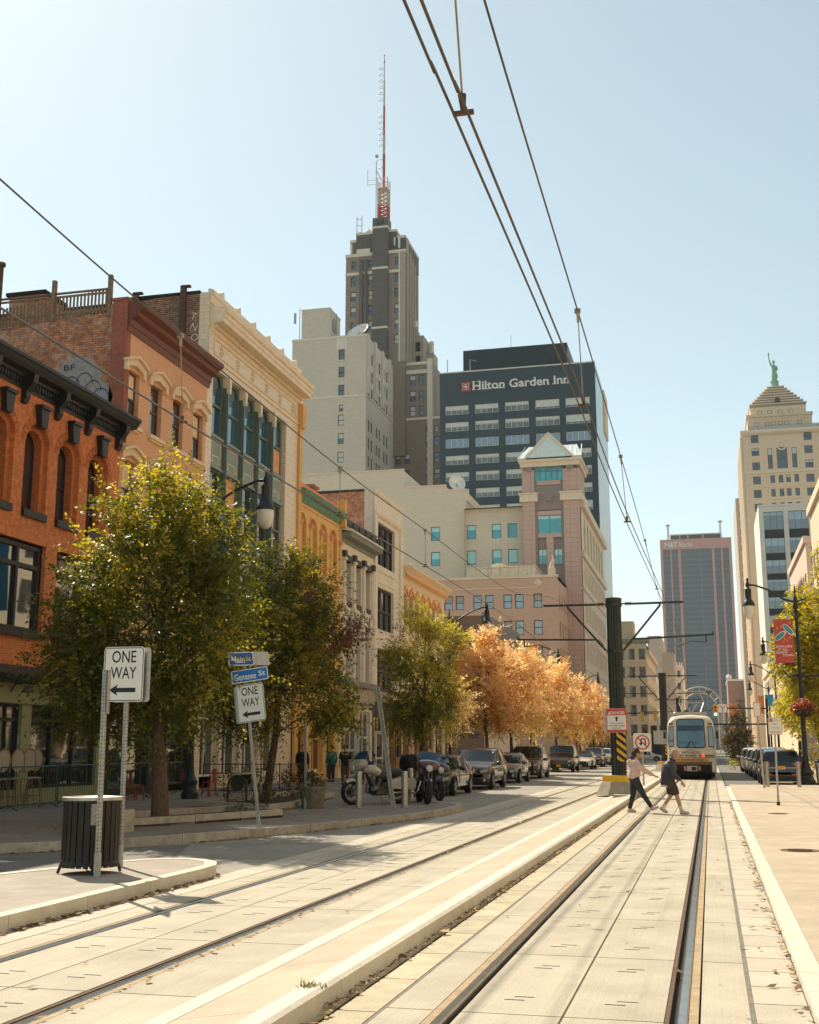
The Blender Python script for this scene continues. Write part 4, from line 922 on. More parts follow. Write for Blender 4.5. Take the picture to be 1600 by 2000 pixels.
for h in hl: window(o, T, *h, -.15, m_gry, m_bwin, .1, blind=rr.choice((0, .45, .5, .9)), bm_=m_bb2)
s = MB(T); s.box(-74.9, -59.8, -.2, .12, 66.8, 67.2); s.box(-74.9, -59.8, -.3, .1, 78.7, 79.15); s.box(-65.9,-63.7,.0,.1,76.4,78.6); s.out('stone_band', m_rtrim, o)
for h in hl: s = MB(T); s.box(h[0]-.1, h[1]+.1, 0, .15, h[2]-.25, h[2]-.02); s.out('window_sill', m_rtrim, o)
T = FX(-59.9); b = MB(T)
hr = [(u, u+1.1, z, z+2.2) for z in (74.0,70.5,67.5-.4,60.4,56.9,53.4) for u in (206.6,208.6,212.0,214.0,217.5,219.5)]
b.wall(205, 226, 0, 79.0, hr, 0, .3); b.out('wing_side_wall', m_rl, o)
for h in hr: window(o, T, *h, -.15, m_gry, m_glassdark, .1)
s = MB(T); s.box(205, 226, -.2, .15, 66.8, 67.2)
for u in (205.3, 210.4, 215.7, 221): s.box(u, u+1.1, 0, .35, 67.5, 79.3)
s.out('buttress', m_rl, o)
shell(o, -74.8, -59.92, 205.02, 228, 0, 79.0, m_rl, 'xY')
s = MB(); s.box(-73.1, -67.4, 205.3, 212, 79, 85.0); s.box(-73.2,-67.3,205.2,212.1,85,85.25,1); s.box(-72, -69, 205.22, 205.3, 83.2, 83.4, 1); s.out('penthouse', [m_rl, m_rtrim], o)
s = MB(); s.tube([(-73.4,205,79),(-73.4,205,85.5)], .08, 5); s.box(-74.6,-74.2,205,205.3,82.5,84.6); s.box(-67.3,-67.1,207,209,81.2,83.6); s.tube([(-67.0,208.4,80),(-67.0,208.4,85)], .1, 5); s.out('antenna', m_galv, o)
dish('satellite_dish', 'large white ribbed satellite dish on the grey wing of the stepped skyscraper', (-62.3, 207.5, 79.0), 2.25, (-.25,-.75,.65), 1.8)
# main shaft, built of set-back blocks
T = FNY(225)
b = MB(T); ht = []
for z in (97.5, 94.1, 90.7, 87.3, 83.9): ht += [(-69.3,-68.1,z,z+2.1), (-59.7,-58.6,z,z+2.1)]
for z in (97.5, 94.1, 90.7, 87.3): ht.append((-65.45,-64.3,z,z+2.2))
ht += [(-69.2,-68.2,101.2,103.0), (-65.4,-64.4,101.3,103.0), (-59.6,-58.6,101.2,103.1)]
b.wall(-70.4, -57.4, 60, 104.4, ht, 0, .4); b.out('tower_wall', m_rd, o)
for h in ht: window(o, T, *h, -.2, m_gry, m_bwin, .1, blind=rr.choice((0, 0, .5, .5, .9)), bm_=m_bb2)
for u0, u1 in ((-67.3,-66.6),(-66.2,-65.6)): s = MB(T); s.box(u0, u1, 0, .5, 60, 103.2); s.out('buttress', m_rdd, o)
s = MB(T); s.box(-64.3, -61.0, -2, 1.0, 60, 112.0); s.out('central_shaft', m_rdd, o)
s = MB(T); s.box(-63.4, -61.9, 1.0, 1.05, 110.3, 111.6); s.out('louvre', m_glassdark, o)
s = MB(T)
for z in (109.6, 100.4, 87.2): s.box(-64.35, -60.95, -2, 1.08, z, z+.45)
s.box(-70.5,-64.3,-.3,.15,99.9,100.5); s.box(-60.9,-57.3,-.3,.15,99.7,100.3); s.box(-70.5,-57.2,-.3,.2,104.0,104.7); s.box(-68,-65,0,.3,104.4,105.6); s.box(-58.75,-58.45,0,.28,79.9,104); s.out('stone_band', m_rtrim, o)
s = MB(T); s.box(-58.4,-57.3,-.1,.25,79.9,104.2); s.out('corner_pier', m_rm, o)
s = MB(); s.box(-69.7, -57.6, 225.8, 238, 104, 108.1); s.box(-68.3, -59.4, 225.4, 236, 104, 109.1); s.out('crown', m_rdd, o)
s = MB(); s.box(-69.8, -57.5, 225.7, 238.1, 107.7, 108.3); s.box(-68.4, -59.3, 225.3, 236.1, 109.1, 109.6); s.out('crown_coping', m_rtrim, o)
s = MB(); s.box(-70.35,-57.45,225.6,234.6,60,104.35); s.box(-70.35,-57.45,234.6,241,60,89); s.out('tower_sides', m_rd, o)
T2 = FX(-57.4); s = MB(T2)
for k in range(5): s.box(225.6+2.2*k, 226.5+2.2*k, 0, .4, 79.9, (107.4,105.2,104.6,103.8,102.6)[k])
for k in range(3): s.box(235.6+2.2*k, 236.4+2.2*k, 0, .4, 79.9, 90-1.2*k)
s.out('side_buttress', m_rm, o)
s = MB(T2)
for k in range(4):
    for z in range(5): s.box(226.7+2.2*k, 227.5+2.2*k, -.02, .03, 82+4.2*z, 84.3+4.2*z)
s.out('side_glazing', m_glassdark, o)
s = MB(); s.tube([(-58.6,224.6,105),(-58.6,224.6,107.2)], .25, 6); s.tube([(-59.6,224.6,105.6),(-59.6,224.6,107.4)], .18, 6); s.tube([(-69.1,224.7,104.7),(-69.1,224.7,107)], .2, 6); s.ball((-66.0,227,109.9), 1.0, 10, 6); s.out('aerial', m_white, o)
# lower stepped wing towards the hotel
T = FNY(226)
b = MB(T); hw = []
for z in (75.0, 71.6, 68.4): hw += [(-56.6,-55.4,z,z+2.1), (-54.8,-53.6,z,z+2.1), (-59.8,-58.6,z,z+2.1)]
for z in (61.8, 58.4, 55.0, 51.6): hw += [(-53.3,-52.2,z,z+2.1), (-51.5,-50.4,z,z+2.1), (-59.6,-58.5,z,z+2.1)]
hw += [(-53.2,-52.4,64.8,66.0), (-51.4,-50.6,64.8,66.0), (-57.7,-56.6,58.4,60.5), (-57.7,-56.6,55.0,57.1)]
b.wall(-60.4, -49.9, 40, 67.8, [h for h in hw if h[2] < 67], 0, .3); b.wall(-60.4, -51.8, 67.8, 79.9, [h for h in hw if h[2] > 67], 0, .3); b.out('wing_wall', m_rd, o)
for h in hw: window(o, T, *h, -.15, m_gry, m_bwin, .1, blind=rr.choice((0, 0, .5, .95)), bm_=m_bb2)
s = MB(T); s.box(-60.4, -49.8, -.3, .15, 67.5, 68.0); s.box(-60.4, -52.9, -.2, .15, 79.3, 79.9); s.box(-52.9,-51.8,-.2,.3,40,80.4); s.box(-57.4,-53.0,.0,.2,77.4,78.2); s.out('stone_band', m_rtrim, o)
s = MB(T)
for k in range(4): s.box(-51.75+.5*k, -51.5+.5*k, -.3-.8*k, .1-.8*k, 68, 79.6-1.2*k)
s.out('buttress', m_rm, o)
s = MB(); s.box(-60.3,-51.85,226.5,240,40,79.7); s.box(-51.85,-49.95,226.5,240,40,67.7); s.out('wing_sides', m_rd, o)
s = MB(); s.box(-57.2,-54.9,231,238,79.7,87.5); s.box(-54.9,-53.4,234,238,79.7,84.5); s.box(-57.3,-56.2,230.9,232,86,89.5); s.out('setback', m_rm, o)
s = MB(FNY(231))
for z in (81, 84): s.box(-56.6,-55.6,0,.04,z,z+2)
s.out('setback_glazing', m_glassdark, o)
s = MB(); s.lathe([(.6,84.5),(.6,85.3),(.42,85.4),(.65,85.9),(.42,86.2),(.65,86.7),(.5,87.3),(.05,87.5)], (-54.1,235,0), 10); s.lathe([(.55,89.5),(.55,90.2),(.4,90.3),(.58,90.8),(.05,91.3)], (-56.7,231.5,0), 10); s.out('roof_finial', m_rtrim, o)
# lattice mast
m_mr = MAT('mast_red', (.50,.11,.06), .6, .2); m_mw = MAT('mast_white', (.55,.45,.35), .6, .2)
t = thing('lattice_mast', 'red and white lattice antenna mast on top of the stepped skyscraper', 'antenna mast', (-62.4, 226, 112))
def lattice(c, r0, r1, z0, z1, nz, tr, mi, b, zig=True):
    for k in range(nz):
        a0 = z0+(z1-z0)*k/nz; a1 = z0+(z1-z0)*(k+1)/nz
        q0 = r0+(r1-r0)*k/nz; q1 = r0+(r1-r0)*(k+1)/nz
        C0 = [(c[0]+sx*q0, c[1]+sy*q0, a0) for sx, sy in ((-1,-1),(1,-1),(1,1),(-1,1))]; C1 = [(c[0]+sx*q1, c[1]+sy*q1, a1) for sx, sy in ((-1,-1),(1,-1),(1,1),(-1,1))]
        for j in range(4):
            b.tube([C0[j], C1[j]], tr, 4, mi, False); b.tube([C0[j], C0[(j+1)%4]], tr*.7, 4, mi, False)
            b.tube([C0[j], C1[(j+1)%4]], tr*.6, 4, mi, False); b.tube([C0[(j+1)%4], C1[j]], tr*.6, 4, mi, False)
cc = (-62.4, 226.0)
b = MB(); lattice(cc, 1.0, 1.0, 112, 115.6, 4, .15, 0, b); b.out('lower_lattice', m_mr, t)
b = MB(); lattice(cc, 1.0, 1.05, 115.6, 119.2, 4, .14, 0, b); lattice(cc, 1.1, 1.1, 119.2, 121.6, 2, .07, 0, b); b.box(cc[0]-1.15,cc[0]+1.15,cc[1]-1.15,cc[1]+1.15,119.1,119.3); b.out('upper_lattice', m_mw, t)
b = MB()
for z0, z1, mi, r in ((119.3,127.5,0,.38),(127.5,132,1,.34),(132,139,0,.30),(139,145,1,.22),(145,150.5,2,.12)):
    b.tube([(cc[0],cc[1],z0),(cc[0]+.02,cc[1],z1)], r*.8, 6, mi)
b.ball((cc[0],cc[1],149.6), .25, 6, 4, 2); b.ball((cc[0],cc[1],151.2), .2, 6, 4, 2); b.tube([(cc[0],cc[1],150),(cc[0],cc[1],151.2)], .06, 4, 2)
b.out('pole', [m_mr, m_mw, m_galv], t)
b = MB()
for z in [129.5+1.35*k for k in range(6)] + [140.3+1.5*k for k in range(6)] + [124.2]:
    b.tube([(cc[0],cc[1],z),(cc[0]-.7,cc[1],z)], .06, 4)
    b.tube([(cc[0]-.75+.35*math.cos(a*.9),cc[1],z+.3+.3*math.sin(a*.9)) for a in range(6)], .07, 4)
b.out('antenna_loop', m_galv, t)
b = MB(); b.tube([(-64.1,226,112),(-64.1,226,126.2)], .09, 4); b.tube([(-64.1,226,124),(-62.9,226,121.5)], .08, 4); b.tube([(-64.1,226,121.8),(-66,226,121.8)], .05, 4); b.tube([(-64.1,226,120.8),(-66,226,120.8)], .05, 4); b.tube([(-66,226,120.6),(-66,226,124.2)], .06, 4)
b.ball((-64.0,226,127.3), .42, 8, 6); b.tube([(-64,226,126.3),(-62.6,226,126.5)], .06, 4); b.tube([(-68.2,225.5,109.4),(-68.2,225.5,113.4)], .08, 4); b.tube([(-67.1,225.5,109.4),(-67.1,225.5,113.6)], .08, 4)
for z in (110, 111.5, 113): b.tube([(-68.2,225.5,z),(-67.1,225.5,z-.3)], .07, 4)
b.out('side_aerial', m_galv, t)

# ================================================================ far office tower
m_mtp = MATF('pink_stone_panel', (.32,.155,.12), .7, .06, .05); m_mtg = BRICK('banded_tower_glass', (.030,.042,.05), (.026,.038,.045), (.052,.064,.07), bw=90.0, bh=3.9, ms=.5, rough=.35, var=.12, big=.03, stain=.3, scol=(.045,.056,.062), bump=0, off=0)
T = FNY(900)
o = thing('far_office_tower', 'distant pink stone and dark glass office tower closing the street, with white bank lettering', 'building', (-4, 900, 0))
b = MB(T); b.face([(-27.9,-.6,0),(20.5,-.6,0),(20.5,-.6,149),(-27.9,-.6,149)]); b.out('glazing', m_mtg, o)
b = MB(T); b.box(-29.9, 22.4, -1.2, 0, 148.5, 156.2)
b.out('top_panel', m_mtp, o)
for a, c in ((-29.9,-27.8),(-22.6,-21.5),(-16.9,-14.8),(7.9,9.8),(14.5,15.8),(20.3,22.4)): s = MB(T); s.box(a, c, -1.2, 0, 0, 148.5); s.out('column', m_mtp, o)
s = MB(); s.box(-29.9,22.4,901.3,940,0,156); s.out('tower_sides', m_mtp, o)
s = MB(T); s.box(-22, 14.8, -12, -2, 156.2, 160.0); s.out('plant_room', m_hotp, o)
s = MB(T); s.box(-22.3, 15, -12.2, -1.8, 159.6, 160.4)
for u in (-15, -9, 2): s.tube([(u,-1.5,156),(u,-1.5,160.5)], .3, 4)
s.out('roof_rail', m_rtrim, o)
for u, zt in ((-23.6, 169), (15.0, 170.5)):
    s = MB(); lattice((u, 905), .7, .5, 156, zt-1, 5, .16, 0, s); s.lathe([(.3,zt-2),(1.9,zt-1.4),(1.9,zt-.8),(.3,zt)], (u,905,0), 8); s.out('antenna', m_galv, o)
b = MB(); text_mb(b, 'M&T', (-21.6, 899.9, 152.2), (1,0,0), (0,0,1), 4.0, 9.8, .3, 0, .04, (0,-1,0)); text_mb(b, 'Bank', (-10.6, 899.9, 152.2), (1,0,0), (0,0,1), 4.0, 10.4, .3, 0, .0, (0,-1,0)); b.out('sign_lettering', m_signwhite, o)

# ================================================================ beige pyramid-topped tower with statue
m_lib = BRICK('beige_limestone', (.34,.255,.17), (.32,.24,.16), (.29,.22,.15), bw=1.4, bh=.5, ms=.04, var=.06, big=.05, stain=.25, scol=(.34,.25,.165), bump=.04)
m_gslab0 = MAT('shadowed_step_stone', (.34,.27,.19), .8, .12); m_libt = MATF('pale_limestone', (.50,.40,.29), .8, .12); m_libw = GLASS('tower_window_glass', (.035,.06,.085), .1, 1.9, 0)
T = FNY(345)
o = thing('pyramid_tower', 'beige limestone tower stepping up to a pyramid roof crowned by a green statue', 'building', (23, 345, 0))
b = MB(T); hb = []
for z in (88.3, 84.4, 80.2, 76.0, 72.0, 68): hb += [(15.5+.1,17.7,z,z+2.3), (30.2,32.4,z,z+2.3)]
for z in (76.2, 72.2, 68.2): hb += [(u, u+1.2, z, z+2.2) for u in (20.4, 22.7, 24.7, 27.0)]
hb += [(20.0,21.3,80.4,86.4),(22.5,25.4,80.4,86.6),(26.7,28.0,80.4,86.4)]
b.wall(13.3, 36, 0, 92.0, hb, 0, .3); b.out('wall', m_lib, o)
for h in hb: window(o, T, *h, -.15, m_gry, m_libw, .12, (.5,) if h[3]-h[2] < 3 else (.4,.55), 1 if h[1]-h[0] > 1.8 else 0, blind=rr.choice((0,0,.3)), bm_=m_bb2)
b = MB(T); b.box(12.7, 36, -.5, .7, 91.2, 92.0); b.box(13.0,36,-.3,.4,90.9,91.2); b.box(13.2,36,-.2,.3,79.2,79.9); b.box(13.2,36,-.2,.25,75.0,75.3)
for k in range(34): b.box(13.2+.66*k, 13.5+.66*k, .3, .55, 90.5, 91.2)
b.lathe([(1.5,0),(1.5,.2),(1.05,.25),(1.05,0)], (23.95, -.05, 87.2), 18, 0, 'y'); b.out('stone_band', m_libt, o)
s = MB(); s.box(12.7,13.3,345,380,91.2,92); s.out('side_cornice', m_libt, o)
s = MB(T); s.box(15,36,-.6,-.55,92.0,93.2); 
for k in range(16): s.box(15+1.3*k,15.08+1.3*k,-.65,-.55,92,93.4)
s.box(15,36,-.65,-.55,93.3,93.4); s.out('roof_rail', m_alu, o)
s = MB(); s.box(15.1,33.2,349,372,92,97.6); s.box(14.8,33.5,348.7,372.3,97.0,97.8); s.box(16.2,31.9,351,371,97.8,100.6); s.out('upper_tier', m_lib, o)
for k, u in enumerate((17.0,20,21.8,23.7,25.5,29)): window(o, FNY(349), u, u+1.3, 93.4, 95.4, .02, m_gry, m_libw, .1)
for u in (18.2,21,24,27): window(o, FNY(351), u, u+1.3, 98.4, 99.4, .02, m_gry, m_libw, .1, ())
s = MB(); n_ = 8
for k in range(n_):
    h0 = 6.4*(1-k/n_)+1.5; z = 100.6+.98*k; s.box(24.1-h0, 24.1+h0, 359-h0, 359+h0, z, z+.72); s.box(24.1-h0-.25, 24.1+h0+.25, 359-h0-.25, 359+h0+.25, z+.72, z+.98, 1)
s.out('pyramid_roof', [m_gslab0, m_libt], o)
s = MB(T); s.prism([(23.4,101.9),(24.8,101.9),(24.8,103.0),(24.1,103.4),(23.4,103.0)], -7.5, -6, 1); s.out('roof_dormer', m_gry, o)
shell(o, 13.3, 36, 345.02, 385, 0, 92, m_lib, 'xXY')
T2 = FNX(13.25); s = MB(T2)
for k in range(7): s.box(348+4.6*k, 350+4.6*k, 0, .06, 62, 88); 
s.out('side_glazing', m_libw, o)
s = MB(T2)
for k in range(8): s.box(345.6+4.6*k, 347.3+4.6*k, 0, .7, 0, 90.4)
s.out('side_pilaster', m_libt, o)
# copper-green statue holding up a torch
m_cop = MATF('copper_green', (.13,.24,.17), .7, .2, 2, streak=.3)
t = thing('rooftop_statue', 'copper green robed statue raising a torch on top of the pyramid tower', 'statue', (23.3, 359, 104.8)); st_ = t
b = MB(); b.lathe([(1.5,104.8),(1.55,105.2),(1.4,105.4),(1.35,107.0),(1.5,107.3),(1.2,107.4)], (23.3,359,0), 12); b.out('pedestal', m_cop, t, 40)
x, y = 23.3, 359
b = MB(); b.tube([(x,y,107.3),(x,y,109.2),(x+.05,y,111.3),(x+.1,y,112.6),(x+.1,y,113.4)], [1.05,.95,.72,.85,.35], 10); b.ball((x+.1,y-.1,114.2), (.5,.5,.62), 10, 7); b.tube([(x-.6,y,112.9),(x-1.15,y-.1,114.3),(x-1.45,y-.1,116.2)], [.36,.28,.22], 7)
b.tube([(x+.8,y,112.8),(x+1.25,y-.4,111.6),(x+.9,y-.9,111.0)], [.38,.3,.25], 7); b.tube([(x-.5,y+.1,112.5),(x+.5,y-.3,110.5),(x+1.0,y,108.6)], [.3,.5,.4], 7)
ob = b.out('figure', m_cop, t); remesh(ob, .14, 3)
b = MB(); b.lathe([(.12,115.9),(.16,116.8),(.36,117.0),(.3,117.2),(.2,117.6),(.02,118.0)], (x-1.45,y-.1,0), 8); b.out('torch', m_cop, t)
b = MB()
for k in range(7):
    a = math.pi*k/6; b.tube([(x+.1,y-.1,114.55),(x+.1+1.0*math.cos(a)*.7,y-.1,114.6+.75*math.sin(a))], [.1,.02], 4)
b.out('crown', m_cop, t); st_.location = (24.1, 359, 108.4); st_.scale = (.88, .88, .88)

# ================================================================ other right-hand towers
m_gslab = MATF('grey_concrete_panel', (.24,.21,.17), .8, .1)
T = FNY(400)
o = thing('thin_grey_tower', 'thin grey slab tower squeezed between the far office tower and the beige pyramid tower', 'building', (13, 400, 0))
s = MB(); s.box(12.0, 14.6, 400, 440, 0, 83.5); s.out('wall', m_gslab, o)
for k in range(26):
    s = MB(T); s.box(13.0, 14.0, -.02, .05, 79.8-2.9*k, 81.9-2.9*k); s.out('window', m_libw, o)
s = MB(); s.tube([(13.3,402,83.5),(13.3,402,86.5)], .12, 4); s.out('antenna', m_galv, o)
m_wm = MATF('white_concrete', (.52,.47,.40), .7, .08, .5); m_wgl = GLASS('curtain_glass', (.06,.10,.12), .05, 2.3, .0, .4, .15)
T = FNY(290)
o = thing('white_grid_office', 'white concrete office block with blue glass bays in front of the pyramid tower', 'building', (14, 290, 0))
b = MB(T); bays = [(15.0+5.65*k, 19.55+5.65*k) for k in range(5)]
b.wall(13.9, 44, 0, 59.0, [(a, c, 3, 57.3) for a, c in bays], 0, .5); b.out('wall', m_wm, o)
lev = [(52.9,57.3),(47.2,50.9),(42.3,45.6),(38.2,40.9),(33.9,36.7),(29.6,32.4),(25.3,28.1),(21,23.8),(16.7,19.5),(12.4,15.2),(8.1,10.9)]
for a, c in bays[:4]:
    for i, (z0, z1) in enumerate(lev): window(o, T, a, c, z0, z1, -.35, m_gry, m_wgl, .08, (), 2, blind=(.45, .5, .4, .95, .3)[i % 5] if (i*7+int(a)) % 3 else .2, bm_=MATF('pale_blue_blind', (.26,.34,.36), .5) if 'pale_blue_blind' not in bpy.data.materials else bpy.data.materials['pale_blue_blind'])
    s = MB(T); s.box(a, c, -.48, -.42, 3, 57.3); s.out('spandrel', m_black, o)
s = MB(T); s.box(13.8, 44, -.3, .12, 58.6, 59.1); s.out('coping', m_wm, o)
s = MB(T); s.box(16,40,-.6,-.55,60.3,60.4); 
for k in range(12): s.box(16+2*k,16.08+2*k,-.6,-.55,59,60.4)
s.out('roof_rail', m_alu, o)
shell(o, 13.9, 44, 290.02, 318, 0, 59, m_wm, 'xXY')
T = FNY(156)
o = thing('pink_stone_block', 'pinkish stone block with a brown medallion panel rising behind the right-hand trees', 'building', (13, 156, 0))
m_pst = MATF('pink_stone', (.46,.34,.27), .7, .1, 1); m_rdp = MATF('red_brown_panel', (.20,.075,.05), .6, .12)
b = MB(T); b.wall(13, 36, 0, 28.2, [(13.6, 20, 24.6, 26.9)] + [(14.2+3.2*k, 16.4+3.2*k, z, z+2.6) for k in range(6) for z in (19.6,15,10.4,5.8)], 0, .2); b.box(12.8,36,-.2,.25,27.3,28.2); b.out('wall', m_pst, o)
s = MB(T); s.face([(13.6,-.12,24.6),(20,-.12,24.6),(20,-.12,26.9),(13.6,-.12,26.9)]); s.out('panel', m_rdp, o)
s = MB(T); s.lathe([(.8,0),(.8,.12),(.02,.14)], (16.6,-.12,25.75), 20, 0, 'y'); s.out('medallion', m_pst, o)
for k in range(6):
    for z in (19.6,15,10.4,5.8): window(o, T, 14.2+3.2*k, 16.4+3.2*k, z, z+2.6, -.1, m_gry, m_glass, .1, (), 1)
T2 = FNX(13); b = MB(T2); h2 = [(158+3.4*k, 160.2+3.4*k, z, z+2.6) for k in range(8) for z in (21.2,16.6,12,7.4)]
b.wall(156, 187, 0, 28.2, h2, 0, .3); b.box(155.8,187,-.2,.3,27.4,28.25); b.out('street_wall', m_pst, o)
for h in h2: window(o, T2, *h, -.15, m_gry, m_glass, .1)
shell(o, 13.02, 36, 156.02, 187, 0, 28.1, m_pst, 'XY')
T2 = FNX(12.5)
o = thing('unseen_limestone_frontage', 'unseen limestone frontage right of the street, arched below, made taller to bounce sunlight', 'building', (12.5, 20, 0))
b = MB(T2); h2 = [(-8+4.2*k, -5.8+4.2*k, z, z+2.8) for k in range(36) for z in (7.4, 11.8, 16.2, 20.6)] + [(-8.6+4.2*k, -5.2+4.2*k, .4, 5.4, 1.6) for k in range(36)]
m_lime = BRICK('limestone_ashlar', (.47,.38,.27), (.44,.355,.25), (.28,.21,.14), bw=1.2, bh=.5, ms=.02, var=.06, big=.2, stain=.2, bump=.2)
b.wall(-10, 142, 0, 29, h2, 0, .5); b.box(-10,142,-.1,.35,28.1,29); b.box(-10,142,-.1,.2,6.0,6.5); b.out('wall', m_lime, o)  # out of view; wall height added to throw more sunlight onto the left facades
b = MB(T2); b.face([(-10,-.45,.4),(142,-.45,.4),(142,-.45,24),(-10,-.45,24)]); b.out('glazing', m_glass, o)
shell(o, 12.52, 30, -10, 142, 0, 28.9, m_lime, 'XyY')
# ---- further buildings down the left side
m_tb = MATF('tan_stone', (.42,.32,.21), .75, .12, 1.); m_copg = MATF('green_copper_edge', (.16,.17,.12), .7, .25)
T = FNY(230)
o = thing('tan_corner_block', 'narrow tan stone corner block with a greenish cornice beyond the catenary pole', 'building', (-12, 230, 0))
b = MB(T); hq = [(-16.4+1.95*k, -15.2+1.95*k, z, z+2.1) for k in range(3) for z in (18.2, 14.7, 11.1, 7.6, 3.9)]
b.wall(-22, -11.0, 0, 21.2, hq, 0, .25); b.box(-22,-10.9,-.1,.2,16.9,17.3); b.box(-22,-10.9,-.1,.15,3.2,3.6); b.out('wall', m_tb, o)
for h in hq: window(o, T, *h, -.12, m_ggrn, m_glass, .1)
cornice(o, T, -22, -10.4, [(.1,21.2),(.5,21.6),(.6,22.2),(.0,22.4)], m_copg)
s = MB(); s.box(-18, -13.4, 232, 238, 22.3, 25.8); s.out('penthouse', m_tb, o)
T2 = FX(-11.0); b = MB(T2); hq = [(231.5+3*k, 233+3*k, z, z+2.1) for k in range(12) for z in (15.4, 11.6, 7.9, 3.9)]
b.wall(230, 268, 0, 19.5, hq, 0, .25); b.box(230,268,-.1,.6,19.3,20.1); b.out('street_wall', m_tb, o)
for h in hq[::1][:24]: window(o, T2, *h, -.12, m_ggrn, m_glassdark, .1, ())
shell(o, -22, -11.02, 230.02, 268, 0, 21.1, m_tb, 'xY')
o = thing('grey_mid_tower', 'plain grey-brown tower behind the tan corner block', 'building', (-13, 330, 0))
s = MB(); s.box(-15.4, -11.7, 330, 360, 0, 31.8); s.box(-11.69, -8.6, 334, 350, 0, 27.5); s.out('wall', MATF('grey_brown_concrete', (.26,.215,.18), .8, .12, .4), o)
o = thing('ornate_white_tower', 'ornate pale tower with battlements far down the left side', 'building', (-9, 360, 0))
s = MB(); s.box(-10.6, -6.9, 361, 380, 0, 25.6); s.out('wall', m_wm, o)
s = MB(FNY(360.9))
for k in range(6): s.box(-10.7+.68*k, -10.35+.68*k, 0, .3, 25.6, 26.6)
s.box(-10.8,-6.8,0,.4,24.6,25.4); s.box(-10.8,-6.8,0,.3,17.6,18.0); s.out('battlement', m_wm, o)
for k in range(2):
    for z in (22.2, 18.6, 14.8, 11, 7): s = MB(FNY(361)); s.box(-10.1+1.6*k, -9.2+1.6*k, .02, .1, z, z+1.9); s.out('window', m_libw, o)
o = thing('pale_far_block', 'long low pale block beyond the tan corner block on the left side', 'building', (-11.5, 270, 0))
T2 = FX(-11.2); b = MB(T2); hq = [(271+3.2*k, 272.6+3.2*k, z, z+2.1) for k in range(16) for z in (14, 10.4, 6.8, 3)]
b.wall(269, 325, 0, 17.5, hq, 0, .3); b.out('street_wall', m_wm, o); b = MB(T2); b.face([(269,-.25,0),(325,-.25,0),(325,-.25,17),(269,-.25,17)]); b.out('glazing', m_glassdark, o)
shell(o, -24, -11.22, 269, 325, 0, 17.4, m_wm, 'xyY')
o = thing('pink_far_block', 'small pink block at the foot of the far office tower on the right', 'building', (9, 420, 0))
s = MB(); s.box(6.7, 12.6, 420, 450, 0, 24.0); s.box(6.5,12.8,419.8,450,24,24.6,1); s.ball((7.2,420,25.2), 1.0, 8, 6, 1); s.out('wall', [MAT('dusty_pink_brick', (.34,.21,.165), .8, .12, .4), m_wm], o)
o = thing('far_right_frontage', 'stone frontage continuing along the right side below the towers', 'building', (13, 190, 0))
T2 = FNX(12.9); b = MB(T2); hq = [(192+3.4*k, 194+3.4*k, z, z+2.6) for k in range(28) for z in (13.5, 9, 4.5)]
b.wall(187.5, 289.5, 0, 18, hq, 0, .3); b.box(187.5,289.5,-.1,.4,17.2,18); b.out('wall', m_libt, o); b = MB(T2); b.face([(187.5,-.25,0),(289.5,-.25,0),(289.5,-.25,17),(187.5,-.25,17)]); b.out('glazing', m_glassdark, o)
shell(o, 12.92, 30, 187.5, 289.5, 0, 17.9, m_libt, 'yY')
# skeletal steel arch across the street far away
t = thing('steel_arch', 'pale semicircular steel arch spanning the street far away in front of the office tower', 'arch', (-2.8, 420, 0))
for r, tr in ((7.9, .22), (6.1, .2)):
    b = MB(); b.tube([(-2.9+r*math.cos(math.pi*k/20), 420, 13.6+r*1.08*math.sin(math.pi*k/20)) for k in range(21)], tr, 5); b.out('rib', m_alu, t)
b = MB()
for k in range(1, 10): a = math.pi*k/10; b.tube([(-2.9+6.1*math.cos(a),420,13.6+6.6*math.sin(a)),(-2.9+7.9*math.cos(a),420,13.6+8.5*math.sin(a))], .15, 4)
b.tube([(-10.8,420,0),(-10.8,420,13.6)], .3, 5); b.tube([(5.0,420,0),(5.0,420,13.6)], .3, 5); b.tube([(-9,420,0),(-9,420,13.6)], .25, 5); b.tube([(3.2,420,0),(3.2,420,13.6)], .25, 5); b.out('bracing', m_alu, t)
# dark station building far down the street
o = thing('dark_station_hall', 'long dark low station hall across the far end of the left side', 'building', (-9, 262, 0))
s = MB(); s.box(-30, -6.2, 180, 184, 0, 3.6) if False else s.box(-10.9, -5.9, 236, 300, 0, 5.4); s.box(-10.9,-5.6,235.6,300,5.4,5.9,1); s.out('wall', [m_hotp, m_gry], o)
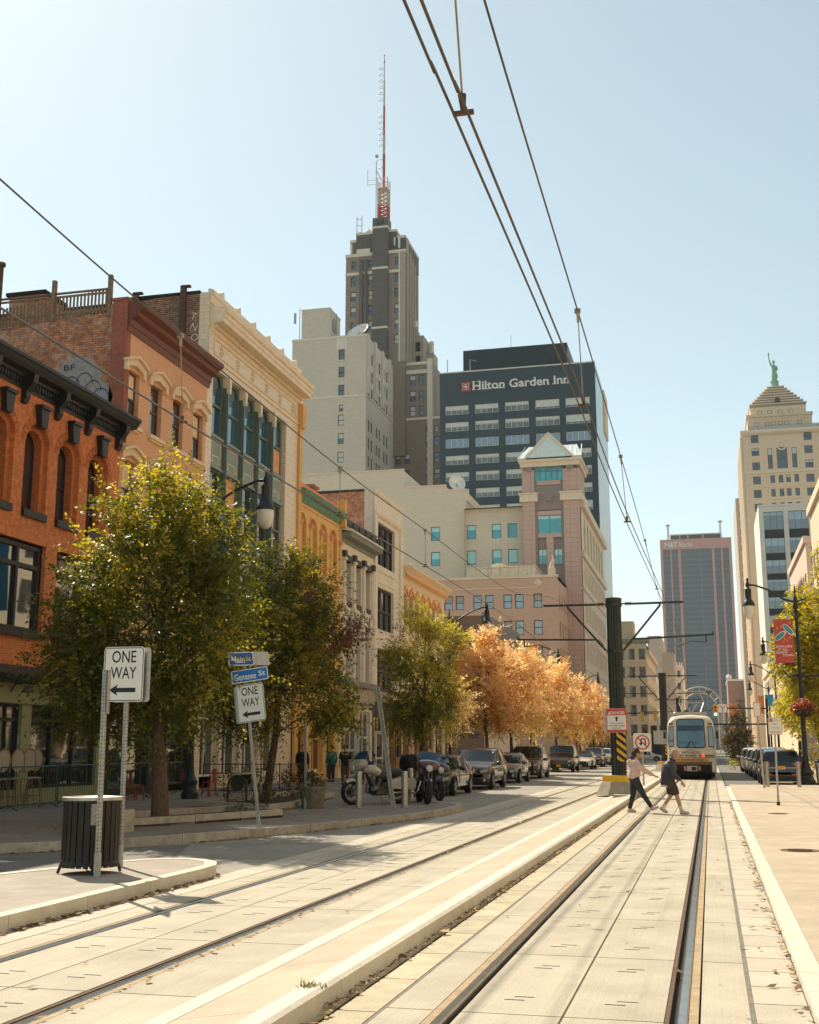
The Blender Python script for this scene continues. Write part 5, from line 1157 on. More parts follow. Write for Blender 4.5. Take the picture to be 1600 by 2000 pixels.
# ================================================================ catenary poles and wires
def catenary(Y, label, extra=''):
    X = -3.24; t = thing('catenary_pole', label, 'catenary pole', (X, Y, .05), 'catenary poles on the median')
    b = MB(); r = .27
    oc = lambda r, z: [(X + r*math.cos(math.pi/8+k*math.pi/4), Y + r*math.sin(math.pi/8+k*math.pi/4), z) for k in range(8)]
    for (r0, z0), (r1, z1) in zip([(.90,.05),(.86,.12),(.66,.50),(.64,.52)], [(.86,.12),(.66,.50),(.64,.52),(.62,.74)]):
        A, C = oc(r0, z0), oc(r1, z1)
        for k in range(8): b.face([A[k], A[(k+1)%8], C[(k+1)%8], C[k]], 1 if z0 >= .52 else 0)
    b.face(oc(.62, .74), 0); b.out('concrete_plinth', [m_pl, m_yellow], t)
    b = MB(); N = 16; P = []
    for k in range(N*2):
        a = math.pi*k/N; P.append((X + (r if k % 2 else r*.87)*math.cos(a), Y + (r if k % 2 else r*.87)*math.sin(a)))
    b.prism(P, .74, 7.05, 2); b.lathe([(r*1.1,7.0),(r*1.12,7.05),(r*1.12,7.15),(.02,7.2)], (X,Y,0), 16)
    for z in (5.2, 6.9): b.lathe([(r*1.05,z-.07),(r*1.13,z-.07),(r*1.13,z+.07),(r*1.05,z+.07)], (X,Y,0), 16)
    b.out('shaft', m_green, t, 30)
    for e, xa, xl, zl in ((-1, -5.84, -6.83, 5.69), (1, -.71, .28, 5.72)):
        b = MB(); z1 = 6.94; xb = X + e*.3; yy = Y - .02
        b.tube([(xb+e*.35,yy,z1-.01),(xa,yy,z1)], .045, 6); b.tube([(xb,yy,z1),(xb+e*.35,yy,z1)], .03, 6)
        for k in range(4): b.lathe([(.03,0),(.075,.02),(.075,.035),(.03,.055)], (xb+e*(.12+.06*k), yy, z1), 8, 1, 'x')
        b.out('upper_arm', [m_green, m_rust], t)
        sx, sz = X + e*1.68, 6.83
        b = MB(); b.tube([(xb+e*.02,yy-.03,5.22),(sx,yy-.03,sz)], .042, 6); b.tube([(sx,yy-.03,sz),(sx,yy,6.94)], .04, 6)
        for k in range(4):
            f = .12+.035*k; c = Vector((xb,yy-.03,5.22)).lerp(Vector((sx,yy-.03,sz)), f); d = (Vector((sx,yy,sz))-Vector((xb,yy,5.22))).normalized()*.02
            b.tube([c-d, c+d], .075, 8, 1)
        b.out('brace', [m_green, m_rust], t)
        f = .26; p0 = Vector((xb,yy-.03,5.22)).lerp(Vector((sx,yy-.03,sz)), f)
        b = MB(); b.tube([p0+Vector((0,-.04,-.02)),(xl,yy-.06,zl)], .038, 6); b.tube([(xl,yy-.06,zl-.02),(xl,yy-.06,zl+.12)], .035, 5)
        q = xl - e*.25; b.tube([(q,yy-.06,zl-.05),(q,yy-.06,zl-.28)], .03, 5); b.tube([(q,yy-.06,zl-.27),(q-e*.55,yy-.06,zl-.22),(q-e*1.0,yy-.06,zl-.40)], .022, 5)
        b.out('registration_arm', m_green, t)
    return t
m_green = MAT('dark_green_pole_paint', (.028,.036,.026), .42, .35, 3, .15, 14); m_pl = MAT('weathered_plinth', (.36,.31,.235), .85, .2, 4, .2, 30, streak=.3)
cat1 = catenary(44, 'nearest catenary pole, fluted dark green on a yellow-topped plinth, carrying the danger sign')
c2 = copy_tree(cat1); c2.location.y = 90; relabel(c2, 'second dark green catenary pole down the median, just left of the tram')
c3 = copy_tree(cat1); c3.location.y = 136; relabel(c3, 'third catenary pole, its head showing above the tram roof')
c4 = copy_tree(cat1); c4.location.y = 182; relabel(c4, 'farthest catenary pole behind the tram pantograph')
def wire(name, label, pts, r, group, cat='overhead wire', mat=None):
    b = MB(); P = [Vector(p) for p in pts]; Q = []
    for i in range(len(P)-1):                                         # Catmull-Rom so the sag is smooth
        p0, p1, p2, p3 = P[max(i-1,0)], P[i], P[i+1], P[min(i+2,len(P)-1)]
        for k in range(6):
            t = k/6; Q.append(.5*((2*p1)+(p2-p0)*t+(2*p0-5*p1+4*p2-p3)*t*t+(3*p1-p0-3*p2+p3)*t**3))
    Q.append(P[-1]); b.tube(Q, r, 6)
    return tag(b.out(name, mat or m_wire, org=P[0], smooth=60), label, cat, group)
rc = [(-1.02,-3,4.55),(-1.02,4.04,4.63),(-1.02,4.99,4.67),(-1.06,10.6,4.97),(-1.05,16.5,5.02),(-1.0,29.5,5.36),(-.83,44,5.34),(-1.1,67,5.2),(-1.3,90,5.34),(-1.0,136,5.34),(-1.0,182,5.3)]
wire('contact_wire', 'left wire of the twin contact wires over the right-hand track', [(x-.03,y,z+.03) for x, y, z in rc], .0075, 'overhead tram wires')
wire('contact_wire', 'right wire of the twin contact wires over the right-hand track', [(x+.075,y,z-.08 if y < 20 else z-.03) for x, y, z in rc], .0075, 'overhead tram wires')
rm = [(-1.0,-3,6.9),(-1.02,3,6.0),(-1.05,5.95,5.91),(-1.1,11.5,6.08),(-1.15,18.3,6.2),(-1.25,27,6.44),(-1.5,44,6.88),(-1.3,58,6.2),(-1.2,67,6.05),(-1.3,78,6.25),(-1.5,90,6.88),(-1.3,113,6.1),(-1.5,136,6.88),(-1.3,159,6.1),(-1.5,182,6.88)]
wire('messenger_wire', 'single carrying wire high above the twin contact wires of the right-hand track', rm, .0075, 'overhead tram wires')
lc = [(-5.06,2,5.0),(-5.06,10.6,4.98),(-5.06,16,5.03),(-5.06,21.4,5.08),(-5.2,32,5.2),(-5.6,44,5.32),(-5.3,67,5.2),(-5.4,90,5.34),(-5.06,136,5.34)]
wire('contact_wire', 'left wire of the twin contact wires over the left-hand track', [(x-.035,y,z+.03) for x, y, z in lc], .0075, 'overhead tram wires')
wire('contact_wire', 'right wire of the twin contact wires over the left-hand track', [(x+.035,y,z-.02) for x, y, z in lc], .0075, 'overhead tram wires')
lm = [(-5.06,1,6.35),(-5.06,7.3,5.98),(-5.06,10.5,5.85),(-5.06,16,5.73),(-5.06,21.4,5.77),(-5.06,31.6,5.9),(-5.0,44,6.88),(-5.0,67,6.0),(-5.0,90,6.88),(-5.0,113,6.0),(-5.0,136,6.88)]
wire('messenger_wire', 'single carrying wire crossing the brick facades high above the left-hand contact wires', lm, .008, 'overhead tram wires')
m_drop = MAT('dropper_metal', (.30,.25,.18), .5, .2, metal=.4)
def dropper(p0, p1, label):
    t = thing('dropper', label, 'wire dropper', p0, 'droppers between carrying and contact wires'); p0, p1 = Vector(p0), Vector(p1); d = (p1-p0)
    b = MB(); b.tube([p0, p1], .006, 5); b.out('rod', m_drop, t)
    b = MB(); a = p0 + d*.07; b.tube([p0 + d*.0, a], [.012,.022], 6); b.obox(p0, (.05,0,0), (0,.010,0), (0,0,.010)); b.out('lower_clamp', m_rust, t)
    b = MB(); b.tube([p1 - d*.12, p1], .016, 6); b.obox(p1, (.03,0,0), (0,.02,0), (0,0,.022)); b.out('upper_clamp', m_drop, t)
dropper((-.99,4.99,4.66), (-1.03,4.8,5.92), 'nearest wire dropper running out of the top of the picture')
dropper((-1.03,11.0,4.96), (-1.1,11.4,6.07), 'wire dropper beside the hotel lettering')
dropper((-1.05,17.6,5.04), (-1.15,18.2,6.2), 'wire dropper over the sky right of the hotel tower')
dropper((-1.02,27.5,5.3), (-1.25,27.5,6.45), 'small wire dropper just above the right arm of the first catenary pole')
dropper((-5.06,10.66,4.97), (-5.06,10.54,5.85), 'wire dropper in front of the brown brick facade')
dropper((-5.06,16,5.02), (-5.06,16,5.73), 'wire dropper in front of the yellow building end')
dropper((-5.06,21.4,5.07), (-5.06,21.4,5.77), 'wire dropper in front of the pale brick block')

# ================================================================ traffic signs
def plate(b, c, ux, uz, w, h, th=.004, mi=0, rad=.04, back=False):
    "a flat sign blank with rounded corners: centre c, right ux, up uz; front looks along ux x uz"
    ux, uz = Vector(ux).normalized(), Vector(uz).normalized(); n = ux.cross(uz); c = Vector(c); P = []
    for cx, cz, a0 in ((w/2-rad,h/2-rad,0),(-w/2+rad,h/2-rad,90),(-w/2+rad,-h/2+rad,180),(w/2-rad,-h/2+rad,270)):
        for k in range(5):
            a = R(a0 + 22.5*k); P.append((cx+rad*math.cos(a), cz+rad*math.sin(a)))
    f = [b.p(c + ux*x + uz*z + n*th/2) for x, z in P]; g = [b.p(c + ux*x + uz*z - n*th/2) for x, z in P]
    b.f += [f, g[::-1]]; b.m += [mi, mi]
    for k in range(len(P)): j = (k+1) % len(P); b.f.append([f[k], g[k], g[j], f[j]]); b.m.append(mi)
def ring(b, c, ux, uz, w, h, t, rad, off, mi):
    ux, uz = Vector(ux).normalized(), Vector(uz).normalized(); n = ux.cross(uz); c = Vector(c) + n*off
    def rr(w, h, rad):
        P = []
        for cx, cz, a0 in ((w/2-rad,h/2-rad,0),(-w/2+rad,h/2-rad,90),(-w/2+rad,-h/2+rad,180),(w/2-rad,-h/2+rad,270)):
            for k in range(5): a = R(a0+22.5*k); P.append(c + ux*(cx+rad*math.cos(a)) + uz*(cz+rad*math.sin(a)))
        return P
    A, B_ = rr(w, h, rad), rr(w-2*t, h-2*t, max(.005, rad-t))
    for k in range(len(A)): j = (k+1) % len(A); b.face([A[k], A[j], B_[j], B_[k]], mi)
def poly(b, c, ux, uz, P, off, mi):
    ux, uz = Vector(ux).normalized(), Vector(uz).normalized(); n = ux.cross(uz); c = Vector(c) + n*off
    b.face([c + ux*x + uz*z for x, z in P], mi)
def sign_post(name, label, base, top, w=.05, group=None, holes=True, cat='sign post', mat=None, u=False):
    t = thing(name, label, cat, base, group); base, top = Vector(base), Vector(top); d = (top-base); L = d.length; dn = d.normalized()
    x = Vector((1,0,0)); x = (x - dn*x.dot(dn)).normalized(); y = dn.cross(x); m = (base+top)/2
    b = MB()
    if not u: b.obox(m, x*w/2, y*w/2, dn*L/2)
    else:
        b.obox(m, x*w*.35, y*.006, dn*L/2); b.obox(m + x*w*.42 - y*.016, x*w*.1, y*.02, dn*L/2); b.obox(m - x*w*.42 - y*.016, x*w*.1, y*.02, dn*L/2)
    if holes:
        n = int(L/.045)
        for k in range(n):
            c = base + dn*(k+.5)*L/n
            for q in ((y if u else -y), (None if u else x)):
                if q is None: continue
                e = q if u is False else -y
                s_ = .0075; xx = x if q is not x else y
                b.obox(c + e*(w/2+.0006 if not u else .0075), xx*s_, e*.0012, dn*s_, 1)
    b.out('post', [mat or m_galv, m_dark], t)
    if not u: b = MB(); b.obox(base + dn*.14, x*(w/2+.006), y*(w/2+.006), dn*.14); b.out('base_sleeve', mat or m_galv, t)
    return t, x, y, dn
def one_way(parent, c, ux, uz, w, h):
    b = MB(); plate(b, c, ux, uz, w, h, .004, 0, .05); f = .0026
    ring(b, c, ux, uz, w*.965, h*.972, w*.018, .045, f, 1); ux, uz = Vector(ux).normalized(), Vector(uz).normalized(); n = ux.cross(uz); c = Vector(c)
    text_mb(b, 'ONE', c + uz*h*.325 + n*f, ux, uz, h*.225, w*.60, .0012, 1, .008)
    text_mb(b, 'WAY', c + uz*h*.03 + n*f, ux, uz, h*.225, w*.64, .0012, 1, .008)
    a = [(-.345,0),(-.13,.115),(-.155,.045),(.315,.045),(.315,-.045),(-.155,-.045),(-.13,-.115)]
    poly(b, c - uz*h*.29, ux, uz, [(x*w, z*w*1.12) for x, z in a], f+.001, 1)
    for e in (-1, 1):
        for q in (-.43, .43): b.obox(c + ux*w*.40*e + uz*h*q*.93 + n*f, ux*.006, uz*.006, n*.002, 2)
    return b.out('one_way_sign', [m_signwhite, m_signblack, m_galv], parent)
def blank_back(parent, c, ux, uz, w, h, name='sign_back'):
    b = MB(); plate(b, c, ux, uz, w, h, .004, 0, .05); n = Vector(ux).normalized().cross(Vector(uz).normalized())
    b.obox(Vector(c) + Vector(uz)*h*.36 + n*.004, Vector(ux).normalized()*.03, Vector(uz).normalized()*.03, n*.004, 1)
    return b.out(name, [m_alu, m_galv], parent)
FX_ = (1, .10, 0)
t, x, y, d = sign_post('sign_post', 'perforated steel post with a white ONE WAY sign behind the bin on the island', (-7.80,15.04,.15), (-7.82,15.04,3.06), .05, 'perforated sign posts')
one_way(t, (-7.86,15.005,2.72), (1,.02,0), (0,0,1), .605, .755); blank_back(t, (-7.77,15.075,2.71), (1,-.12,0), (0,0,1), .605, .75)
t, x, y, d = sign_post('sign_post', 'perforated steel post in front of the slatted bin carrying an edge-on sign', (-7.46,13.80,.15), (-7.485,13.80,2.70), .052, 'perforated sign posts')
b = MB(); plate(b, (-7.435,13.82,2.42), (-.40,.92,0), (0,0,1), .45, .56, .004, 0, .04); b.out('edge_on_sign', m_alu, t)
t, x, y, d = sign_post('sign_post', 'leaning perforated post with ONE WAY, Genesee St and Main St signs at the pavement corner', (-8.80,22.76,.15), (-9.245,22.76,3.68), .05, 'perforated sign posts')
lean = d; ux = Vector((1,.0,.125)).normalized(); ux = (ux - lean*ux.dot(lean)).normalized()
one_way(t, Vector((-9.03,22.72,2.61)), ux, lean, .60, .76); blank_back(t, Vector((-9.12,22.79,2.60)), ux + Vector((0,-.12,0)), lean, .60, .76)
def street_name(parent, c, ux, uz, w, h, txt, col, tw):
    b = MB(); plate(b, c, ux, uz, w, h, .004, 0, .03); ring(b, c, ux, uz, w*.992, h*.97, .018, .028, .0026, 1); n = Vector(ux).normalized().cross(Vector(uz).normalized()); ux, uz = Vector(ux).normalized(), Vector(uz).normalized(); c = Vector(c)
    a, bb = txt.split(); x0 = -tw/2
    text_mb(b, a, c + ux*(x0 + .35*tw) - uz*h*.03 + n*.0026, ux, uz, h*.50, tw*.68, .0012, 1, .016)
    text_mb(b, bb, c + ux*(x0 + .88*tw) + uz*h*.05 + n*.0026, ux, uz, h*.40, tw*.22, .0012, 1, .016)
    return b.out('street_name_sign', [col, m_signwhite], parent)
m_signblue2 = MAT('bright_sign_blue', (.012,.16,.50), .35, .06)
street_name(t, (-9.06,22.70,3.17), (1,.0,.13), lean, .80, .27, 'Genesee St', m_signblue2, .70)
b = MB(); plate(b, (-9.14,22.80,3.16), (1,-.1,.12), lean, .80, .27, .004, 0, .03); b.out('sign_back', m_alu, t)
street_name(t, (-9.265,22.71,3.505), (1,.40,.03), lean, .52, .285, 'Main St', m_signblue, .40)
b = MB(); plate(b, (-9.02,22.98,3.53), (1,.5,.0), lean, .50, .285, .004, 0, .03); b.out('sign_back', m_alu, t)
sign_post('sign_post', 'bare straight steel post without a sign beside the wooden planter', (-10.31,29.98,.15), (-10.36,29.98,2.36), .05, 'perforated sign posts')
sign_post('sign_post', 'wide leaning steel channel post without a sign in front of the motorcycles', (-8.08,30.54,.15), (-8.54,30.54,3.30), .11, 'perforated sign posts', True, u=True)
# danger sign, hazard marker
def hazard(parent, X, Y, z0, z1, w):
    b = MB(); c = Vector((X, Y, (z0+z1)/2)); plate(b, c, (1,0,0), (0,0,1), w, z1-z0, .004, 0, .02)
    n = 4; H = z1-z0; s = H/n
    for k in range(-1, n+1):
        zt = z1 - (k+.12)*s
        P = [(-w/2+.01, zt), (w/2-.01, zt-w*.75), (w/2-.01, zt-w*.75-s*.5), (-w/2+.01, zt-s*.5)]
        Q = []                                                        # clip to the plate
        def clip(P, lo, hi):
            for bound, keep in ((lo, 1), (hi, -1)):
                out = []
                for (x0, a), (x1, c_) in zip(P, P[1:]+P[:1]):
                    i0, i1 = (a-bound)*keep >= 0, (c_-bound)*keep >= 0
                    if i0: out.append((x0, a))
                    if i0 != i1: t_ = (bound-a)/(c_-a); out.append((x0+(x1-x0)*t_, bound))
                P = out
                if not P: return P
            return P
        P = clip(P, z0+.01, z1-.01)
        if len(P) > 2: b.face([(X+x_, Y-.0045, z_) for x_, z_ in P], 1)
    return b.out('hazard_marker', [m_signblack, MAT('marker_yellow', (.75,.40,.01), .45, .06) if 'marker_yellow' not in bpy.data.materials else bpy.data.materials['marker_yellow']], parent)
hazard(cat1, -3.10, 43.66, 1.22, 2.30, .36)
b = MB(); c = Vector((-3.24,43.60,2.68)); e = (1,0,0); u = (0,0,1); plate(b, c, e, u, .74, .84, .005, 0, .05)
ring(b, c, e, u, .735, .835, .035, .045, .003, 1)
b.face([(c.x-.34,c.y-.004,c.z+.18),(c.x+.34,c.y-.004,c.z+.18),(c.x+.34,c.y-.004,c.z+.38),(c.x-.34,c.y-.004,c.z+.38)], 1); b.face([(c.x-.34,c.y-.004,c.z-.39),(c.x+.34,c.y-.004,c.z-.39),(c.x+.34,c.y-.004,c.z-.33),(c.x-.34,c.y-.004,c.z-.33)], 1)
text_mb(b, 'DANGER', c + Vector((.05,-.005,.275)), e, u, .115, .50, .001, 0, .02)
b.face([(c.x-.30,c.y-.006,c.z+.215),(c.x-.21,c.y-.006,c.z+.215),(c.x-.255,c.y-.006,c.z+.33)], 0)
poly(b, c + Vector((0,0,.06)), e, u, [(-.03,-.09),(.03,-.09),(.03,.01),(.075,.01),(0,.085),(-.075,.01),(-.03,.01)], .005, 2)
for k, (s_, w_) in enumerate((('WATCH FOR', .46), ('POWER LINES', .54), ('ABOVE', .28))): text_mb(b, s_, c + Vector((0,-.004,-.105-.085*k)), e, u, .055, w_, .001, 2, .0)
b.out('danger_sign', [m_signwhite, MAT('danger_red', (.62,.07,.03), .4, .05), m_signblack], cat1)
b = MB(); plate(b, (-3.31,43.63,2.68), e, u, .78, .86, .004, 0, .05); b.out('sign_back', m_alu, cat1)
hazard(c2, -3.07, 44-.36, 1.15, 2.2, .34)
b = MB(); plate(b, (-3.55,43.55,2.45), e, u, .95, .98, .006, 0, .05); b.box(-3.75,-3.55,43.58,43.62,2.9,3.9); b.out('sign_back', m_alu, c2)
# no u-turn sign
t, x, y, d = sign_post('sign_post', 'short grey post with a square white NO U-TURN sign behind the first catenary pole', (-2.87,53,.12), (-2.87,53,2.3), .07, None, False)
b = MB(); c = Vector((-2.86,52.94,1.94)); plate(b, c, e, u, .76, .78, .005, 0, .06)
def disc(b, c, r0, r1, off, mi, a0=0, a1=360, N=28):
    for k in range(N):
        p, q = R(a0+(a1-a0)*k/N), R(a0+(a1-a0)*(k+1)/N)
        b.face([(c.x+r1*math.cos(p),c.y-off,c.z+r1*math.sin(p)),(c.x+r1*math.cos(q),c.y-off,c.z+r1*math.sin(q)),(c.x+r0*math.cos(q),c.y-off,c.z+r0*math.sin(q)),(c.x+r0*math.cos(p),c.y-off,c.z+r0*math.sin(p))], mi)
disc(b, c + Vector((.03,0,.06)), .07, .125, .004, 2, 0, 180, 12)
b.face([(c.x+.10,c.y-.004,c.z-.14),(c.x+.155,c.y-.004,c.z-.14),(c.x+.155,c.y-.004,c.z+.06),(c.x+.10,c.y-.004,c.z+.06)], 2)
b.face([(c.x-.095,c.y-.004,c.z+.06),(c.x-.04,c.y-.004,c.z+.06),(c.x-.04,c.y-.004,c.z-.04),(c.x-.095,c.y-.004,c.z-.04)], 2); b.face([(c.x-.15,c.y-.004,c.z-.03),(c.x+.015,c.y-.004,c.z-.03),(c.x-.068,c.y-.004,c.z-.15)], 2)
disc(b, c, .255, .315, .006, 1)
poly(b, c, (1,0,-1), (1,0,1), [(-.27,-.028),(.27,-.028),(.27,.028),(-.27,.028)], .007, 1)
b.out('no_u_turn_sign', [m_signwhite, m_signred, m_signblack], t)
# right-hand pavement signs
t, x, y, d = sign_post('sign_post', 'thin rusty-footed post with a faded ANY TIME no-parking sign on the right pavement', (1.85,37.04,.06), (1.87,37.04,2.6), .055, 'perforated sign posts', False)
b = MB(); c = Vector((1.885,37.0,2.34)); plate(b, c, e, u, .40, .50, .004, 0, .03); ring(b, c, e, u, .39, .49, .012, .028, .0026, 1)
b.face([(c.x-.17,c.y-.003,c.z+.12),(c.x-.06,c.y-.003,c.z+.12),(c.x-.06,c.y-.003,c.z+.22),(c.x-.17,c.y-.003,c.z+.22)], 1); text_mb(b, 'PARKING', c + Vector((.06,-.003,.17)), e, u, .045, .20, .001, 1)
text_mb(b, 'ANY', c + Vector((0,-.003,.06)), e, u, .06, .14, .001, 1); text_mb(b, 'TIME', c + Vector((0,-.003,-.05)), e, u, .06, .18, .001, 1); poly(b, c - Vector((0,0,.17)), e, u, [(-.14,-.012),(.10,-.012),(.10,-.03),(.15,0),(.10,.03),(.10,.012),(-.14,.012)], .003, 1)
b.out('no_parking_sign', [m_signwhite, MAT('faded_sign_red', (.50,.22,.15), .5, .1)], t); b = MB(); b.box(1.80,1.90,36.99,37.09,.06,.16); b.out('rusty_foot', m_rust, t)
t, x, y, d = sign_post('sign_post', 'grey leaning post with a narrow pinkish sign beside the bollard hoop', (2.1,52.5,.06), (1.98,52.5,3.2), .07, 'perforated sign posts', False)
b = MB(); plate(b, (1.98,52.45,3.3), (1,.5,0), (0,0,1), .34, .62, .004); ring(b, (1.98,52.45,3.3), (1,.5,0), (0,0,1), .32, .6, .03, .03, .0028, 1); b.out('parking_sign', [m_signwhite, bpy.data.materials['faded_sign_red']], t)

# ================================================================ street lamps
m_globe = MAT('lamp_globe', (.72,.66,.54), .25, .06, coat=.5)
def street_lamp(X, Y, e, label, group, H=9.3, zb=.15, arm=2.3, k=1.):
    t = thing('street_lamp', label, 'street lamp', (X, Y, zb), group)
    b = MB(); b.lathe([(r_*k, h_) for r_, h_ in ((.40,0),(.40,.18),(.34,.22),(.28,.40),(.34,.48),(.36,.55),(.26,.63),(.19,.78),(.15,1.0),(.14,1.3))], (X,Y,zb), 14); b.out('base', m_blackiron, t, 40)
    b = MB(); b.tube([(X,Y,zb+1.3),(X,Y,H-.5)], [.115*k,.075*k], 10); b.lathe([(.12,H-.55),(.14,H-.45),(.08,H-.3),(.10,H-.1),(.03,H+.05),(.05,H+.25),(.01,H+.6)], (X,Y,0), 10); b.out('pole', m_blackiron, t, 40)
    xh = X + e*arm; zh = H + .62
    b = MB(); b.tube([(X+e*.02,Y,H-.25),(X+e*.5,Y,H-.12),(X+e*arm*.55,Y,H+.35),(X+e*arm*.85,Y,zh-.02),(xh,Y,zh)], [.06,.05,.045,.045,.05], 8); b.tube([(X,Y,H-.25),(X-e*.45,Y,H-.12),(X-e*.5,Y,H+.05)], [.05,.03,.02], 6); b.out('arm', m_blackiron, t, 50)
    b = MB(); b.lathe([(.02,zh+.35),(.06,zh+.3),(.05,zh+.15),(.10,zh+.05),(.10,zh-.05),(.06,zh-.12),(.15,zh-.2),(.16,zh-.28),(.15,zh-.3),(.15,zh-.68),(.20,zh-.74),(.29,zh-.92),(.30,zh-1.0),(.26,zh-1.02)], (xh,Y,0), 16); b.out('lamp_head', m_blackiron, t, 40)
    b = MB(); b.lathe([(.27,zh-1.0),(.275,zh-1.15),(.25,zh-1.35),(.19,zh-1.52),(.10,zh-1.61),(.02,zh-1.63)], (xh,Y,0), 16); b.out('lamp_globe', m_globe, t, 60)
    return t
gl = 'street lamps along the left pavement'; gr = 'street lamps along the right pavement'
L1 = street_lamp(-15.87, 35.0, 1, 'tall black street lamp rising out of the big green tree on the left', gl, 9.62, k=.68)
for (X, Y), lb in zip(((-14.85,69),(-14.9,104),(-14.5,138)), ('street lamp above the orange trees beside the pink brick block', 'street lamp over the middle of the golden trees', 'street lamp at the far end of the golden trees')):
    q = copy_tree(L1); q.location.x = X; q.location.y = Y; q.location.z = -.15; relabel(q, lb)
R1 = street_lamp(4.2, 57.95, -1, 'tall dark street lamp on the right with a red banner and a flower basket', gr, 8.7, .06, 2.12)
for (X, Y), lb in zip(((6.1,115),(6.9,145),(6.2,90)), ('street lamp half hidden behind the right-hand tree, below the pink stone block', 'small distant street lamp beside the beige pyramid tower', 'street lamp buried in the right-hand foliage')):
    q = copy_tree(R1); q.location.x = X; q.location.y = Y; relabel(q, lb)
b = MB(); b.tube([(4.3,57.9,5.0),(4.9,57.9,4.95),(5.7,57.9,5.4),(6.1,57.9,5.9)], .05, 6); b.tube([(4.1,57.9,5.0),(3.7,57.9,4.95),(3.45,57.9,5.25)], .045, 6); b.lathe([(.15,5.1),(.16,4.9)], (4.2,57.95,0), 10); b.out('lower_arm', m_blackiron, R1)
def banner(name, label, X0, X1, Y, z0, z1, mats, group=None, th=.012):
    t = thing(name, label, 'banner', ((X0+X1)/2, Y, z0), group); b = MB()
    n = 6
    for k in range(n):                                                # slightly billowing cloth
        a, c = k/n, (k+1)/n; f = lambda q: .05*math.sin(q*math.pi)
        b.box(X0, X1, Y-f((a+c)/2)-th, Y-f((a+c)/2)+th, z0+(z1-z0)*a, z0+(z1-z0)*c)
    b.out('cloth', mats[0], t)
    b = MB()
    for z in (z0, z1): b.tube([(X0-.02,Y,z),(X1+.25,Y,z)], .018, 5)
    b.out('bracket', m_blackiron, t); return t
m_ban = MAT('banner_red', (.52,.085,.07), .7, .06); m_banb = MAT('banner_blue', (.02,.30,.55), .7, .08); m_bano = MAT('banner_orange', (.62,.20,.04), .7, .1); m_banp = MAT('banner_purple', (.22,.12,.30), .7, .1)
m_shoeb = MAT('shoe_teal', (.07,.28,.33), .6, .08); m_band = MAT('banner_dot', (.60,.28,.06), .7)
t = banner('banner', 'red street banner reading EXPLORE IT ALL DOWNTOWN on the right-hand lamp', 3.15, 4.0, 57.9, 5.6, 7.62, [m_ban], 'banners on the street lamps')
b = MB(); yb = 57.9-.075
for cx, cz, a, r in ((3.42,6.86,38,.30),(3.80,7.14,-48,.32)):
    ux, uz = Vector((math.cos(R(a)),0,math.sin(R(a)))), Vector((-math.sin(R(a)),0,math.cos(R(a)))); sh = []
    for k in range(16): q = k*math.pi/8; sh.append((r*math.cos(q) if abs(math.cos(q)) < .9 else r*.95*math.copysign(1, math.cos(q)), .11*math.sin(q)))
    poly(b, (cx,yb,cz), ux, uz, [(x*1.08, z*1.25) for x, z in sh], .0, 0); poly(b, (cx,yb,cz), ux, uz, [(x*.92-.02, z*.95) for x, z in sh], .004, 1)
for k, (x_, z_) in enumerate(((3.3,7.22),(3.48,7.3),(3.62,6.72),(3.72,6.62),(3.55,6.58),(3.85,6.78),(3.88,7.45))): b.lathe([(.055,0),(.055,.004),(.01,.005)], (x_,yb-.002,z_), 10, 2, 'y')
for s_, x_, z_, w_ in (('EXPLORE',3.56,6.36,.74),('IT ALL',3.52,6.22,.46),('DOWN',3.44,6.08,.48),('TOWN',3.72,5.95,.48)): text_mb(b, s_, (x_,yb,z_), (1,0,0), (0,0,1), .105, w_, .004, 0, .02, (0,-1,0))
b.out('banner_print', [m_signwhite, m_shoeb, m_band], t)
banner('banner', 'tall blue street banner behind the crown of the big green tree', -15.65, -14.85, 35.0, 6.25, 9.2, [m_banb], 'banners on the street lamps')
banner('banner', 'orange street banner on the lamp between the green and the orange tree', -14.65, -13.75, 69, 5.7, 7.9, [m_bano], 'banners on the street lamps')
banner('banner', 'purple street banner showing through the golden leaves', -14.25, -13.4, 104, 5.76, 7.7, [m_banp], 'banners on the street lamps')
banner('banner', 'small orange banner on a distant right-hand lamp', 4.5, 5.0, 114.8, 4.8, 6.4, [m_bano], 'banners on the street lamps'); banner('banner', 'small light blue banner beside the distant orange banner', 5.1, 5.85, 114.7, 5.5, 6.5, [m_banb], 'banners on the street lamps')
# far traffic signals
t = thing('traffic_light', 'distant traffic light on a mast arm with a white fork sign, right of the tram', 'traffic light', (5.0, 110, 0))
b = MB(); b.tube([(5.0,110,0),(5.0,110,6)], .12, 8); b.tube([(5.0,110,5.1),(.3,110,5.2)], .07, 6); b.tube([(5.0,110,3.75),(-.4,110,3.75)], .08, 6); b.out('mast', m_blackiron, t)
b = MB(); b.box(.38,.78,109.7,110,4.45,5.5); b.out('signal_head', m_yellow, t)
for z, m in ((5.25, m_redpaint), (4.95, MAT('amber_lens', (.35,.12,.01), .3)), (4.62, EMIT('green_light', (.25,.9,.7), 1.2))):
    b = MB(); b.lathe([(.13,0),(.13,-.03),(.01,-.04)], (.58,109.69,z), 12, 0, 'y'); b.out('lens', m, t)
b = MB(); plate(b, (1.2,109.8,5.15), e, u, .72, .72, .01, 0, .03); 
for P in ([(-.03,-.28),(.03,-.28),(.03,.0),(-.03,.0)], [(-.03,0),(.03,.0),(.24,.2),(.18,.24)], [(.03,0),(-.03,.0),(-.24,.2),(-.18,.24)]): poly(b, (1.2,109.8,5.15), e, u, P, .007, 1)
b.out('fork_sign', [m_signwhite, m_signblack], t)
